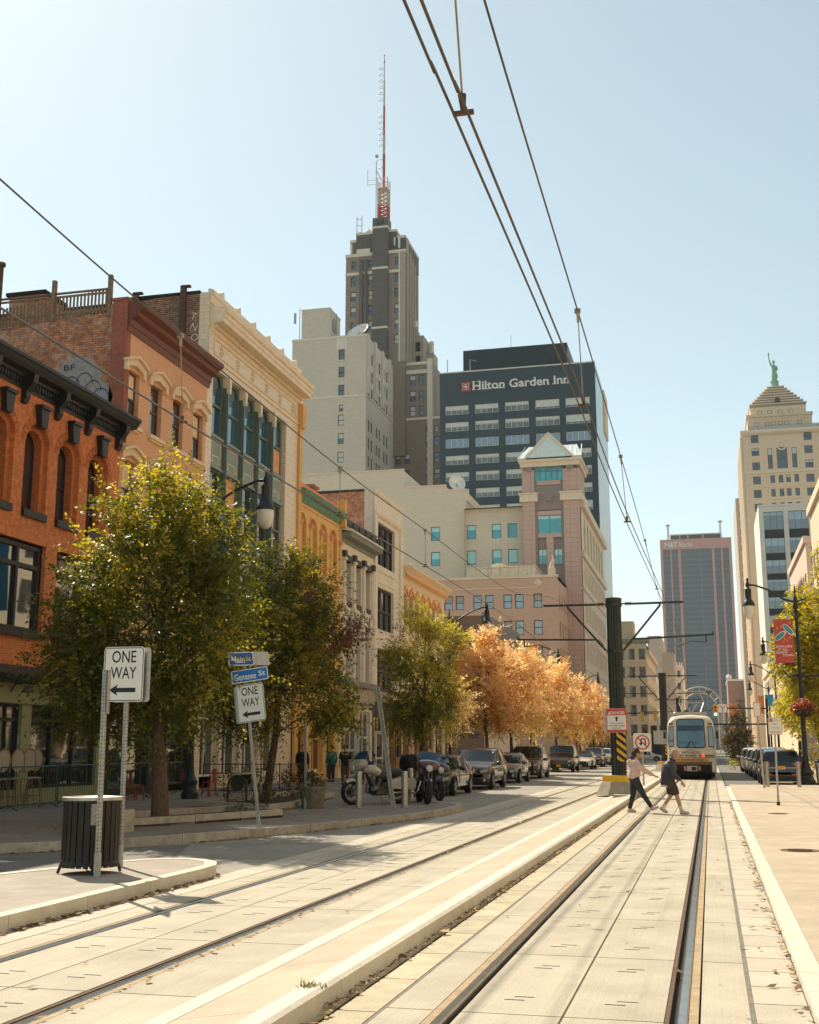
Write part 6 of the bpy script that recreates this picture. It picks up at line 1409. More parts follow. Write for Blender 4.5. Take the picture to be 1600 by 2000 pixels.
t = thing('traffic_light', 'small yellow traffic light on the thin mast left of the first catenary pole', 'traffic light', (-11.2, 150, 0))
b = MB(); b.tube([(-11.2,150,0),(-11.2,150,7)], .12, 8); b.tube([(-11.2,150,5.9),(-6,150,5.9)], .08, 6); b.out('mast', m_blackiron, t); b = MB(); b.box(-8.2,-7.8,149.7,150,4.9,6.0); b.box(-6.6,-6.2,149.7,150,4.9,6.0); b.out('signal_head', m_yellow, t)
# ================================================================ street furniture on the left corner
# slatted litter bin
BX, BY, BZ = -7.79, 14.2, .15
t = thing('litter_bin', 'black slatted steel litter bin on the traffic island behind the perforated post', 'litter bin', (BX, BY, BZ))
b = MB()
for k in range(26):
    a = 2*math.pi*k/26; r = .355; c, s = math.cos(a), math.sin(a); tx, ty = -s, c
    b.obox((BX+r*c, BY+r*s, BZ+.50), (tx*.036, ty*.036, 0), (c*.006, s*.006, 0), (0,0,.42))
b.out('slats', MAT('brown_black_slat', (.014,.010,.007), .55, .5, 6), t)
b = MB(); b.lathe([(.33,.10),(.33,.90)], (BX,BY,BZ), 20, 0, 'z', False); b.out('liner', m_dark, t)
b = MB(); b.lathe([(.37,.90),(.385,.91),(.385,.945),(.30,.95),(.26,.93)], (BX,BY,BZ), 26); b.out('rim', m_steel, t, 40)
b = MB(); b.lathe([(.37,.12),(.37,.16),(.34,.16),(.34,.1)], (BX,BY,BZ), 26)
for k in range(4): a = .6+k*math.pi/2; b.tube([(BX+.34*math.cos(a),BY+.34*math.sin(a),BZ+.15),(BX+.39*math.cos(a),BY+.39*math.sin(a),BZ+.005)], .02, 5)
b.out('foot_ring', m_black, t)
b = MB(); b.obox((BX+.22, BY-.30, BZ+.74), (.05,.035,0), (.004,-.006,0), (0,0,.13)); b.out('sticker', MAT('torn_sticker', (.30,.27,.22), .7, .5, 30), t)
# crowd barriers
m_bar = MAT('green_barrier_paint', (.02,.07,.055), .4, .2)
t = thing('crowd_barrier', 'green tubular crowd barrier in front of the stacked bistro chairs', 'barrier', (0, 0, 0), 'green crowd barriers round the cafe terrace')
b = MB(); Lb, hb = 2.85, 1.08
b.tube([(-.0,.12,.12),(0,.0,.25),(0,0,hb-.12),(0,.1,hb),(0,Lb-.1,hb),(0,Lb,hb-.12),(0,Lb,.25),(0,Lb-.12,.12),(0,.12,.12)], .02, 6); b.out('frame', m_bar, t, 50)
b = MB()
for k in range(1, 22): b.tube([(0,Lb*k/22,.13),(0,Lb*k/22,hb)], .007, 4, 0, False)
b.out('rails', m_bar, t)
for yy in (.45, Lb-.45):
    b = MB(); b.tube([(-.3,yy,.01),(0,yy,.13),(.3,yy,.01)], .016, 5); b.out('foot', m_bar, t)
BAR = [(-17.3,26.75,''),(-17.45,29.75,'green crowd barrier left of the bin posts below the overhanging tree'),(-17.6,32.7,'green crowd barrier seen between the two ONE WAY posts and the tree trunk'),(-17.7,35.75,'green crowd barrier just right of the near tree trunk'),(-17.2,23.75,'green crowd barrier at the very left end of the terrace')]
t.location = (BAR[0][0], BAR[0][1], .15)
for X, Y, lb in BAR[1:]:
    q = copy_tree(t); q.location = (X, Y, .15); relabel(q, lb)
# tall bistro chairs with round wicker backs
m_wick = MAT('wicker_weave', (.42,.34,.25), .7, .3, 60); m_cane = MAT('cane_frame', (.26,.13,.055), .5, .2)
t = thing('bar_chair', '', 'bar chair', (0,0,0), 'round-backed cafe bar chairs')
b = MB(); b.tube([(-.2,.2,.9)] + [(.0-.0,.0,0)]*0 + [(-.19*math.cos(a)*1.0, .22+.05*math.sin(a)*.6, 1.18+.36*math.sin(a)) for a in [math.pi*k/10 for k in range(11)]] + [(.2,.2,.9)], .017, 6); b.out('back_frame', m_cane, t, 50)
b = MB()
b.face([(.17*math.cos(2*math.pi*k/16), .235+.02*math.sin(2*math.pi*k/16), 1.22+.29*math.sin(2*math.pi*k/16)) for k in range(16)]); b.out('wicker_back', m_wick, t)
b = MB(); b.lathe([(.19,.73),(.21,.75),(.21,.77),(.05,.78)], (0,0,0), 14); b.out('seat', m_wick, t)
for sx in (-1, 1):
    for sy in (-1, 1): b = MB(); b.tube([(sx*.15,sy*.15,.74),(sx*.22,sy*.22,0)], .015, 5); b.out('leg', m_cane, t)
b = MB(); b.tube([(.2*math.cos(2*math.pi*k/12)*.98,.2*math.sin(2*math.pi*k/12)*.98,.28) for k in range(13)], .01, 5); b.out('foot_ring', m_cane, t)
CH = [(-18.1,26.6,.3,'round-backed cafe bar chair at the far left of the row'),(-18.15,28.05,-.5,'round-backed cafe bar chair behind the barrier, second from left'),(-18.1,28.65,-.55,'third round-backed cafe bar chair in the row'),(-18.1,29.2,-.6,'fourth round-backed cafe bar chair in the row'),(-18.15,29.75,-.9,'round-backed cafe bar chair at the right end of the row, turned sideways')]
t.location = (CH[0][0], CH[0][1], .15); t.rotation_euler.z = CH[0][2]-1.6; relabel(t, CH[0][3])
for X, Y, r, lb in CH[1:]:
    q = copy_tree(t); q.location = (X, Y, .15); q.rotation_euler.z = r-1.6; relabel(q, lb)
t = thing('bar_table', 'high dark cafe table among the bar chairs behind the barrier', 'table', (-17.95, 27.35, .15))
b = MB(); b.lathe([(.34,1.06),(.34,1.09),(.02,1.09)], (-17.95,27.35,.15), 16); b.out('tabletop', m_galv, t); b = MB(); b.tube([(-17.95,27.35,.15),(-17.95,27.35,1.21)], .03, 6); b.lathe([(.26,0),(.24,.03),(.03,.05)], (-17.95,27.35,.15), 12); b.out('pedestal', m_black, t)
# red metal chairs and table
t = thing('metal_chair', 'red metal cafe chair facing right beside the red table', 'chair', (0,0,0), 'red metal cafe chairs')
b = MB(); b.box(-.18,.18,-.18,.18,.44,.46); b.out('seat', m_redpaint, t)
b = MB(); b.tube([(-.16,.18,.45),(-.17,.22,.7),(-.12,.24,.86),(0,.245,.88),(.12,.24,.86),(.17,.22,.7),(.16,.18,.45)], .012, 5); b.prism([(-.055,.45),(.055,.45),(.07,.87),(-.07,.87)], .205, .215, 1); b.out('backrest', m_redpaint, t)
for sx in (-1, 1):
    for sy in (-1, 1): b = MB(); b.prism([(sx*.15-.02,.44),(sx*.15+.02,.44),(sx*.2+.012,0),(sx*.2-.012,0)], sy*.15-.012, sy*.15+.012, 1); b.out('leg', m_redpaint, t)
RC = [(-16.35,36.0,2.2,None),(-16.05,36.9,-1.9,'red metal cafe chair turned away, right of its twin by the cream pilaster'),(-17.0,35.0,.5,'red metal cafe chair behind the near tree trunk'),(-16.9,33.4,2.6,'red metal cafe chair half hidden by the crowd barrier')]
t.location = (RC[0][0], RC[0][1], .15); t.rotation_euler.z = RC[0][2]
for X, Y, r, lb in RC[1:]: q = copy_tree(t); q.location = (X, Y, .15); q.rotation_euler.z = r; relabel(q, lb)
t = thing('cafe_table', 'small red cafe table beside the red metal chairs', 'table', (-16.0,37.6,.15))
b = MB(); b.box(-16.35,-15.65,37.25,37.95,.87,.9); b.out('tabletop', m_redpaint, t)
for sx in (-.3,.3):
    for sy in (-.3,.3): b = MB(); b.tube([(-16+sx,37.6+sy,.15),(-16+sx*.8,37.6+sy*.8,.87)], .015, 5); b.out('leg', m_redpaint, t)
# thin dark terrace fence round the red chairs
t = thing('terrace_fence', 'thin dark steel terrace fence in front of the white tiled pilaster', 'fence', (-15.2, 39.4, .15))
b = MB(); P = [(-17.2,39.0),(-14.6,39.6),(-14.2,41.5)]
for (x0,y0),(x1,y1) in zip(P, P[1:]):
    n = int(math.hypot(x1-x0,y1-y0)/.11)
    for k in range(n): f = k/n; b.tube([(x0+(x1-x0)*f,y0+(y1-y0)*f,.2),(x0+(x1-x0)*f,y0+(y1-y0)*f,1.15)], .006, 4, 0, False)
b.out('bars', m_black, t)
b = MB()
for z in (.25, 1.15): b.tube([(x,y,z) for x, y in P], .015, 5)
for x, y in P: b.tube([(x,y,.15),(x,y,1.2)], .02, 5)
b.out('rails', m_black, t)
# granite block and black cycle hoop, bicycle
b = MB(); b.box(-11.2,-10.76,20.8,21.25,.15,.56); tag(b.out('granite_block', m_gran, org=Vector((-11,21,.15))), 'rough granite block beside the tree bed, right of the litter bin', 'stone block')
t = thing('cycle_hoop', 'black arched cycle hoop standing in the second planting bed', 'cycle rack', (-12.05,29.55,.2))
b = MB(); b.tube([(-12.3,29.5,.15),(-12.3,29.5,.75)] + [(-12.05-.25*math.cos(math.pi*k/8),29.5+.05*k/8,.75+.25*math.sin(math.pi*k/8)) for k in range(1,8)] + [(-11.8,29.55,.75),(-11.8,29.55,.15)], .028, 8); b.out('hoop', m_black, t, 50)
b = MB(); b.lathe([(.17,-.01),(.19,-.01),(.19,.01),(.17,.01)], (-12.05,29.52,.78), 16, 0, 'y'); b.out('emblem_ring', m_black, t)
t = thing('bicycle', 'dark bicycle leaning by the cycle hoop', 'bicycle', (-12.6,32.3,.2))
for yy in (31.8, 32.85):
    b = MB()
    b.tube([(-12.6,yy+.33*math.cos(2*math.pi*k/20),.54+.33*math.sin(2*math.pi*k/20)) for k in range(21)], .016, 5); w = b.out('wheel', m_rubber, t)
    b = MB()
    for k in range(10): a = math.pi*k/5; b.tube([(-12.6,yy,.54),(-12.6,yy+.32*math.cos(a),.54+.32*math.sin(a))], .002, 3, 0, False)
    b.out('spokes', m_chrome, w)
b = MB(); q = -12.6; b.tube([(q,31.8,.54),(q,32.2,.9),(q,32.65,.95),(q,32.85,.54)], .015, 5); b.tube([(q,31.8,.54),(q,32.3,.5),(q,32.2,.95)], .015, 5); b.tube([(q,32.3,.5),(q,32.65,.95)], .016, 5); b.out('frame', m_black, t)
b = MB(); b.ball((q,32.18,1.02), (.06,.13,.03), 8, 5); b.out('saddle', m_black, t); b = MB(); b.tube([(q-.25,32.62,1.1),(q,32.66,1.12),(q+.25,32.62,1.1)], .014, 5); b.tube([(q,32.65,.95),(q,32.66,1.12)], .014, 5); b.out('handlebar', m_black, t)
# barrel planter
PX, PY = -10.22, 30.25
t = thing('barrel_planter', 'square-banded grey wooden barrel planter beside the bare post', 'planter', (PX,PY,.15))
b = MB(); b.lathe([(.28,0),(.30,.18),(.31,.18),(.33,.36),(.34,.36),(.36,.50),(.39,.50),(.39,.58),(.33,.58),(.32,.52)], (PX,PY,.15), 14); b.out('tub', MAT('grey_planter_wood', (.17,.15,.115), .8, .25, 8, streak=.4), t)
rd = random.Random(2); b = MB()
for k in range(240):
    a, rr_ = rd.random()*6.28, rd.random()*.34; z = .70+rd.random()*.42*(1-rr_); x_, y_ = PX+rr_*math.cos(a)*1.15, PY+rr_*math.sin(a)*1.15; s = .05
    d1 = Vector((rd.uniform(-1,1),rd.uniform(-1,1),rd.uniform(-.4,1))).normalized()*s; d2 = d1.orthogonal().normalized()*s*.5
    c = Vector((x_,y_,z)); b.face([c-d1,c+d2,c+d1,c-d2])
b.out('plants', LEAF('planter_leaves', [(.10,.05,.02),(.07,.09,.02),(.20,.07,.02)]), t, fix=False)
# steel bollards
t = thing('bollard', 'brushed steel bollard left of the white motorcycle beside a thin guard bar', 'bollard', (0,0,0), 'brushed steel bollards')
b = MB(); b.lathe([(.085,0),(.085,.80),(.08,.80),(.08,.815),(.087,.815),(.087,.84),(.08,.84),(.08,.855),(.087,.855),(.087,.92),(.075,.95),(.01,.955)], (0,0,0), 16); b.out('body', m_steel, t, 30)
b = MB(); b.lathe([(.11,0),(.11,.012),(.09,.012)], (0,0,0), 16); b.out('foot_plate', m_galv, t)
t.location = (-10.85,32.2,.15)
for X, Y, z, lb in ((-9.13,30.85,.15,'brushed steel bollard standing in front of the white motorcycle'),(-7.95,31.15,.15,'brushed steel bollard between the two motorcycles'),(-8.9,35.6,.15,'brushed steel bollard behind the leaning channel post'),(-11.6,33.9,.15,'brushed steel bollard peeping over the barrel planter'),
    (4.85,59.5,.06,'steel bollard at the right edge of the picture beside the lamp base'),(6.2,60.5,.06,'steel bollard out to the right of the lamp base')):
    q = copy_tree(t); q.location = (X,Y,z); relabel(q, lb)
t = thing('bollard_hoop', 'pair of steel bollards joined by two rails behind the dark hatchback', 'barrier', (2.95,54.2,.06))
for X in (2.31, 3.61): b = MB(); b.lathe([(.09,0),(.09,1.03),(.08,1.06),(.01,1.065)], (X,54.2,.06), 14); b.out('post', m_steel, t, 30)
for z in (.28, .86): b = MB(); b.tube([(2.31,54.2,z),(3.61,54.2,z)], .02, 6); b.out('rail', m_steel, t)
t = thing('litter_bin', 'dark round litter bin at the right edge beyond the bollards', 'litter bin', (5.3,62.5,.06)); b = MB(); b.lathe([(.3,0),(.34,.85),(.36,.85),(.36,.95),(.2,1.05),(.02,1.06)], (5.3,62.5,.12), 14); b.out('body', m_black, t, 40); b = MB(); b.lathe([(.15,.96),(.2,1.0),(.12,1.0)], (5.3,62.5,.12), 12); b.out('lid', m_rust, t)
# flower basket on the right lamp
t = thing('flower_basket', 'hanging basket of reddish flowers and yellow leaves on the right-hand lamp post', 'flower basket', (4.25,57.7,3.3))
rd = random.Random(6); b = MB(); c2_ = MB()
for k in range(1500):
    v = Vector((rd.gauss(0,1),rd.gauss(0,1),rd.gauss(0,1))).normalized()*rd.uniform(.45,1); p = Vector((4.25+v.x*.62,57.6+v.y*.5,3.55+v.z*.42-.12*abs(v.x))); d1 = Vector((rd.uniform(-1,1),rd.uniform(-1,1),rd.uniform(-1,1))).normalized()*.055; d2 = d1.orthogonal().normalized()*.04
    (b if v.z > -.1 or rd.random() < .4 else c2_).face([p-d1,p+d2,p+d1,p-d2])
b.out('flowers', LEAF('basket_flowers', [(.30,.05,.04),(.42,.12,.08),(.16,.10,.03)]), t, fix=False); c2_.out('leaves', LEAF('basket_leaves', [(.14,.14,.02),(.28,.20,.03)]), t, fix=False)
b = MB(); b.lathe([(.05,3.05),(.3,3.15),(.45,3.4)], (4.25,57.6,0), 12); b.out('basket', m_dark, t)
# wooden parklet with lattice front by the shop
t = thing('wooden_parklet', 'wooden pavement bar with upright posts and a lattice front, behind the motorcycles', 'parklet', (-14,58,.15))
b = MB(); b.box(-14.6,-14.3,54.5,61.5,1.2,1.27); b.box(-14.55,-14.35,54.6,61.4,.2,1.2); b.out('counter', m_wood2 := MAT('honey_wood', (.32,.17,.065), .7, .3, 5), t)
for yy in (54.6,56.9,59.2,61.4): b = MB(); b.box(-14.6,-14.42,yy-.08,yy+.08,.15,2.7); b.out('post', m_wood2, t)
b = MB(); b.box(-14.6,-14.4,54.5,61.5,2.6,2.75); b.out('beam', m_wood2, t)
b = MB()
for k in range(14):
    y0 = 50.8+.24*k; b.obox((-14.2,y0,.65),(.01,0,0),(0,.27,.27),(0,-.012,.012)); b.obox((-14.18,y0,.65),(.01,0,0),(0,.27,-.27),(0,.012,.012))
b.out('lattice', m_wood2, t)
b = MB(); b.box(-17.9,-17.8,63.4,63.55,.15,2.6); b.box(-17.9,-17.8,64.75,64.9,.15,2.6); b.box(-17.9,-17.8,63.55,64.75,2.45,2.6); b.box(-17.9,-17.8,63.55,64.75,.15,.45); b.box(-17.9,-17.8,63.55,64.75,1.1,1.2); b.box(-17.86,-17.84,63.55,64.75,.45,2.45,1); tag(b.out('open_door', [m_white, m_glass], org=Vector((-17.9,64,.15))), 'white glazed shop door standing open in front of the white columned building', 'door')
# ================================================================ cars
def PAINT(name, col, metal=.3): 
    m = MAT(name, col, .30, .06, 1.5, metal=metal, coat=1.0); return m
m_lampw = MAT('headlight_glass', (.55,.55,.52), .1, .2, 20, coat=1.); m_lampr = MAT('tail_light_red', (.50,.015,.01), .15, .2, 12, coat=1.); m_plas = MAT('black_plastic', (.015,.015,.016), .55, .2)
m_plate = MAT('plate_yellow', (.68,.36,.03), .5, .1); m_alloy = MAT('alloy_wheel', (.32,.31,.29), .3, .2, metal=.8)
def car(name, label, paint, kind='suv', W_=1.86, L=4.7, H=1.68, group=None, plate=m_plate, rails=False, grille='bar', zb0=.22):
    t = thing(name, label, 'car', (0,0,0), group); hw = W_/2
    if kind == 'sedan': S = [(0,.50,.66,.60),(.04,.62,.74,.70),(.18,.72,.86,.86),(.6,.80,.95,.93),(1.25,.90,.98,.96),(1.42,.93,.98,.965),(1.62,1.04,.98,.97),(1.95,1.24,.99,.975),(2.3,1.38,1,.985),(2.8,H,1,.99),(3.3,H-.03,1,.98),(3.75,1.27,.99,.98),(4.1,1.08,.98,.99),(4.35,1.02,.96,1.0),(4.7,.98,.9,.96),(L,.90,.84,.82),(L+.03,.6,.8,.7)]; gi = (5, 9); gr = (10, 12)
    else: S = [(0,.62,.70,.66),(.04,.80,.80,.78),(.15,.92,.90,.90),(.5,1.0,.96,.97),(1.1,1.08,.98,.99),(1.3,1.12,.99,1.0),(1.5,1.24,.99,1.0),(1.75,1.42,1,1.0),(2.02,H-.10,1,1.0),(2.45,H-.02,1,1.0),(3.4,H,1,1.0),(4.1,H-.03,.99,1.0),(4.32,H-.10,.98,1.0),(4.52,1.28,.97,.99),(4.62,1.06,.96,.98),(L,.95,.93,.95),(L+.03,.6,.86,.9)]; gi = (5, 8); gr = (12, 14)
    sc = L / 4.7
    def ring_(y, top, wf, bf):
        w = hw*wf; belt = min(top-.05, (.98 if kind == 'suv' else .86)*bf); gh = max(0, top-belt); wr = w*(1 - .20*min(1, gh/.5)); lo = zb0 if .1 < y < 4.6 else zb0+.08
        P = [(0,lo),(w*.82,lo),(w*.95,lo+.10),(w*.995,lo+.30),(w,(lo+belt)/2+.08),(w*.985,belt-.07),(w*.95,belt),(w*.95+(wr-w*.95)*.55,belt+gh*.52),(wr,belt+gh*.88),(wr*.86,top),(0,top+.025)]
        return P + [(-x,z) for x, z in P[-2:0:-1]]
    B0 = MB(); rings = []
    for y, top, wf, bf in S: rings.append([(x, y*sc, z) for x, z in ring_(y, top, wf, bf)])
    N = len(rings[0]); wind = MB(); rear = MB(); sl = MB(); sr = MB()
    for i in range(len(rings)-1):
        A, C = rings[i], rings[i+1]
        for k in range(N):
            j = (k+1) % N; q = [A[k], A[j], C[j], C[k]]; kk = k if k < 10 else N-1-k
            if kk in (8, 9) and gi[0] <= i < gi[1]: wind.face(q)
            elif kk in (8, 9) and gr[0] <= i < gr[1]: rear.face(q)
            elif kk == 9 and gi[0] <= i < gi[1]: wind.face(q)
            elif kk in (6, 7) and gi[0]+1 <= i < gr[1]-(1 if kind == 'sedan' else 0): (sr if k < 10 else sl).face(q)
            else: B0.face(q)
    B0.face(rings[0][::-1]); B0.face(rings[-1])
    for e in (-1, 1):                                                   # pillars
        for ya, yb in ((1.95, 2.02), (3.0, 3.08), (3.95, 4.03)):
            if kind == 'sedan' and ya > 3.5: continue
            ya, yb = ya*sc, yb*sc
            B0.prism([(e*hw*.955,.95),(e*hw*.80,H-.06),(e*hw*.78,H-.06),(e*hw*.93,.95)], ya, yb, 1)
    body = B0.out('body', paint, t, 38)
    wind.out('windscreen', m_carglass, t, 60); rear.out('rear_window', m_carglass, t, 60); sl.out('side_window', m_carglass, t, 60); sr.out('side_window', m_carglass, t, 60)
    r = .36 if kind == 'suv' else .33
    for wy in (.92*sc, 3.78*sc):
        for e in (-1, 1):
            x = e*(hw-.115); b = MB(); b.lathe([(r*.62,-.11),(r*.9,-.115),(r,-.08),(r,.08),(r*.9,.115),(r*.62,.11)], (x,wy,r), 20, 0, 'x'); w = b.out('wheel', m_rubber, t, 40)
            b = MB(); b.lathe([(r*.66,0),(r*.64,e*.03),(r*.5,e*.005),(.05,e*.02),(.01,e*.03)], (x+e*.085,wy,r), 20, 0, 'x')
            for k in range(5):
                a = k*2*math.pi/5; b.obox((x+e*.115,wy+r*.33*math.cos(a),r+r*.33*math.sin(a)), (.008,0,0), (0,r*.30*math.cos(a),r*.30*math.sin(a)), (0,-.028*math.sin(a),.028*math.cos(a)))
            b.out('rim', m_alloy, w, 40)
            b = MB(); K = 16; x0 = e*(hw+.004)                         # dark wheel arch lip
            for k in range(K): 
                a0, a1 = math.pi*k/K, math.pi*(k+1)/K; q = []
                for a, rr in ((a0,r+.02),(a1,r+.02),(a1,r+.075),(a0,r+.075)): q.append((x0, wy+rr*math.cos(a), r+rr*math.sin(a)))
                b.face(q); b.face([q[0], q[1], (x0-e*.18,q[1][1],q[1][2]), (x0-e*.18,q[0][1],q[0][2])])
            b.out('wheel_arch', m_plas if kind == 'suv' else m_dark, t)
    f = MB(); zt = .80 if kind == 'suv' else .64
    if grille == 'bar':
        f.box(-hw*.52, hw*.52, -.035, .03, zt-.26, zt-.02)
    elif grille == 'wide': f.box(-hw*.62, hw*.62, -.04, .04, zt-.26, zt+.04)
    else: f.prism([(-hw*.40,zt),(hw*.40,zt),(hw*.34,zt-.14),(0,zt-.27),(-hw*.34,zt-.14)], -.035, .03, 1)
    g = f.out('grille', m_plas, t); f = MB()
    if grille == 'wide':
        for k in range(4): f.box(-hw*.58, hw*.58, -.055, -.03, zt-.22+.065*k, zt-.20+.065*k)
        f.box(-hw*.66, hw*.66, -.06, 0, zt+.03, zt+.075); f.box(-hw*.66, -hw*.62, -.06, 0, zt-.28, zt+.03); f.box(hw*.62, hw*.66, -.06, 0, zt-.28, zt+.03)
    elif grille == 'bar': f.box(-hw*.54, hw*.54, -.05, -.02, zt-.03, zt); f.box(-hw*.45, hw*.45, -.05, -.03, zt-.15, zt-.13)
    else: f.tube([(-hw*.42,-.04,zt),(hw*.42,-.04,zt),(hw*.36,-.04,zt-.15),(0,-.04,zt-.29),(-hw*.36,-.04,zt-.15),(-hw*.42,-.04,zt)], .014, 5)
    f.out('grille_trim', m_chrome, g)
    f = MB(); f.box(-hw*.70, hw*.70, -.03, .1, zb0+.06, zb0+.22); f.box(-hw*.92,hw*.92,.03,.2,zb0-.04,zb0+.06); f.out('lower_intake', m_plas, t)
    for e in (-1, 1):
        f = MB(); f.prism([(e*hw*.56,zt-.02),(e*hw*.86,zt+.04),(e*hw*.88,zt-.06),(e*hw*.58,zt-.13)], -.02, .22, 1); f.out('headlight', m_lampw, t)
        f = MB(); f.lathe([(.055,0),(.06,-.02),(.02,-.03)], (e*hw*.74,.02,zb0+.16), 10, 0, 'y'); f.out('fog_light', m_lampw, t)
        f = MB(); f.ball((e*(hw+.12),1.62*sc,1.06 if kind == 'suv' else .98), (.13,.07,.085), 10, 6); f.box(min(e*hw*.9,e*(hw+.05)),max(e*hw*.9,e*(hw+.05)),1.6*sc,1.68*sc,.98,1.04); f.out('mirror', paint, t, 50)
        f = MB(); zr = 1.0 if kind == 'suv' else .86
        f.prism([(e*hw*.50,zr),(e*hw*.93,zr+.07),(e*hw*.95,zr-.10),(e*hw*.58,zr-.12)], L-.16, L+.035, 1); f.out('tail_light', m_lampr, t)
        f = MB(); f.box(e*hw*.6-.14, e*hw*.6+.14, L, L+.045, .48, .53); f.out('reflector', m_lampr, t)
        f = MB()
        for y in (2.75, 3.65): f.box(e*(hw-.004)-.012, e*(hw-.004)+.012, y*sc, y*sc+.16, .88, .905)
        f.out('door_handle', m_chrome if kind == 'suv' else paint, t)
        f = MB()
        for y in (1.72, 2.98, 3.62): f.box(e*hw*.985-.004, e*hw*.985+.012, y*sc, y*sc+.012, .42, .86)
        f.out('door_gap', m_dark, t)
        if rails: f = MB(); f.tube([(e*hw*.66,2.2,H-.06),(e*hw*.67,2.35,H+.045),(e*hw*.67,3.9,H+.045),(e*hw*.66,4.1,H-.05)], .018, 6); f.out('roof_rail', m_chrome, t)
    f = MB(); f.box(-.15,.15,-.06,-.03,zt-.42,zt-.27); f.out('front_plate', plate, t); f = MB(); f.box(-.16,.16,L+.02,L+.05,.72,.88); f.out('rear_plate', m_plate, t)
    f = MB(); f.box(-hw*.8,hw*.8,L-.05,L+.04,zb0+.02,zb0+.20); f.out('rear_bumper', m_plas, t)
    f = MB(); f.box(-.12,.12,1.5*sc,1.55*sc,1.17 if kind == 'suv' else .98,1.20 if kind == 'suv' else 1.02) ; f.out('dash_paper', m_white, t)
    return t
G1 = 'cars parked along the left kerb'; G2 = 'cars parked on the right side'
m_stdplate = m_plate
P_black = PAINT('black_car_paint', (.018,.02,.022)); P_brown = PAINT('dark_bronze_paint', (.05,.042,.036)); P_blue = PAINT('slate_blue_paint', (.10,.13,.15)); P_char = PAINT('charcoal_paint', (.05,.05,.047)); P_navy = PAINT('navy_paint', (.02,.028,.036)); P_wht = PAINT('white_car_paint', (.62,.58,.50), 0); P_grey = PAINT('grey_car_paint', (.22,.21,.19)); P_silv = PAINT('silver_car_paint', (.42,.40,.36), .5); P_dg = PAINT('dark_green_paint_car', (.012,.025,.025))
CARS = [('parked_car','black sedan, the nearest parked car behind the motorcycles',P_black,dict(kind='sedan',H=1.44,plate=m_white,grille='bar'),(-9.95,41.9)),
 ('parked_car','dark bronze crossover with pentagon chrome grille parked second in the left row',P_brown,dict(kind='suv',H=1.70,grille='penta',plate=m_plas),(-9.85,49.2)),
 ('parked_car','slate blue sedan tucked between two dark crossovers',P_blue,dict(kind='sedan',H=1.46,plate=m_white),(-10.1,58.2)),
 ('parked_car','boxy charcoal off-roader with roof rails behind the slate blue sedan',P_char,dict(kind='suv',H=1.86,W_=1.95,L=4.9,rails=True,plate=m_plas,grille='wide'),(-10.3,67.0)),
 ('parked_car','big dark navy truck-like car with wide chrome grille and yellow front plate',P_navy,dict(kind='suv',H=1.93,W_=2.02,L=5.2,rails=True,grille='wide',zb0=.32),(-10.5,85.2)),
 ('parked_car','white sedan parked behind the big navy car',P_wht,dict(kind='sedan',H=1.44),(-10.1,95.8)),
 ('parked_car','black crossover behind the white sedan',P_black,dict(kind='suv',H=1.74),(-10.4,108)),
 ('parked_car','silver grey car near the far end of the left row',P_silv,dict(kind='suv',H=1.66),(-10.5,119)),
 ('parked_car','last small grey car at the far end of the left row',P_grey,dict(kind='suv',H=1.62),(-10.6,130))]
for nm, lb, pa, kw, (X, Y) in CARS:
    c = car(nm, lb, pa, group=G1, **kw); c.location = (X, Y, .004)
RC_ = [('dark green hatchback with silver roof rails and red tail lights parked nearest on the right',P_dg,dict(kind='suv',H=1.62,W_=1.88,rails=True),(3.12,57.7)),
 ('grey crossover directly in front of the dark green hatchback',P_grey,dict(kind='suv',H=1.72),(3.15,66.0)),('silver car third in the right-hand row',P_silv,dict(kind='suv',H=1.66),(3.15,73.2)),
 ('white crossover fourth in the right-hand row',P_wht,dict(kind='suv',H=1.68),(3.1,80.6)),('pale silver crossover at the far end of the right-hand row',P_silv,dict(kind='suv',H=1.7),(3.0,88.5))]
for lb, pa, kw, (X, Y) in RC_:
    c = car('parked_car', lb, pa, group=G2, **kw); c.location = (X, Y+4.73, .008); c.rotation_euler.z = math.pi
c = car('parked_car', 'white car crossing far behind the second catenary pole', P_wht, 'sedan', H=1.45); c.location = (-5.4, 150, .004); c.rotation_euler.z = 1.45
# ================================================================ tram
m_tramw = MAT('tram_cream_paint', (.70,.62,.47), .35, .06, 1, coat=.4); m_tramg = GLASS('tram_blue_glass', (.035,.13,.19), .04, 1.9, 0, .4, 1.2); m_ty = MAT('tram_yellow_band', (.62,.33,.03), .5, .1)
m_tstripe = MAT('tram_blue_stripe', (.05,.06,.11), .5); m_tstripe2 = MAT('tram_brown_stripe', (.20,.12,.05), .5)
TX, TY = -1.03, 67.9
t = thing('tram', 'cream tram with a big blue windscreen standing on the right-hand track', 'tram', (TX, TY, 0))
def tsec(sx, zt, zb, rtop=.55):
    h = 1.32*sx; P = [(-h*.98, zb), (h*.98, zb), (h, zb+.5), (h*.985, 1.6), (h*.955, zt-rtop)]
    for k in range(1, 8): a = math.pi/2*k/8; P.append((h*.955 - rtop*.95*(1-math.cos(a)), zt-rtop+rtop*math.sin(a)))
    P.append((0, zt+.06)); return P + [(-x, z) for x, z in P[::-1][1:-2]]
B0 = MB(); rings = []
for y, sx, zt, zb in ((0,.93,3.18,.42),(.03,.955,3.26,.40),(.12,.98,3.36,.36),(.35,1,3.44,.34),(1.0,1,3.47,.34),(12,1,3.47,.34),(20,1,3.47,.34)): rings.append([(TX+x, TY+y + max(0,(z-1.7))*.10*(1 if y < .5 else 0), z) for x, z in tsec(sx, zt, zb)])
for A, C in zip(rings, rings[1:]):
    for k in range(len(A)): j = (k+1) % len(A); B0.face([A[k], A[j], C[j], C[k]])
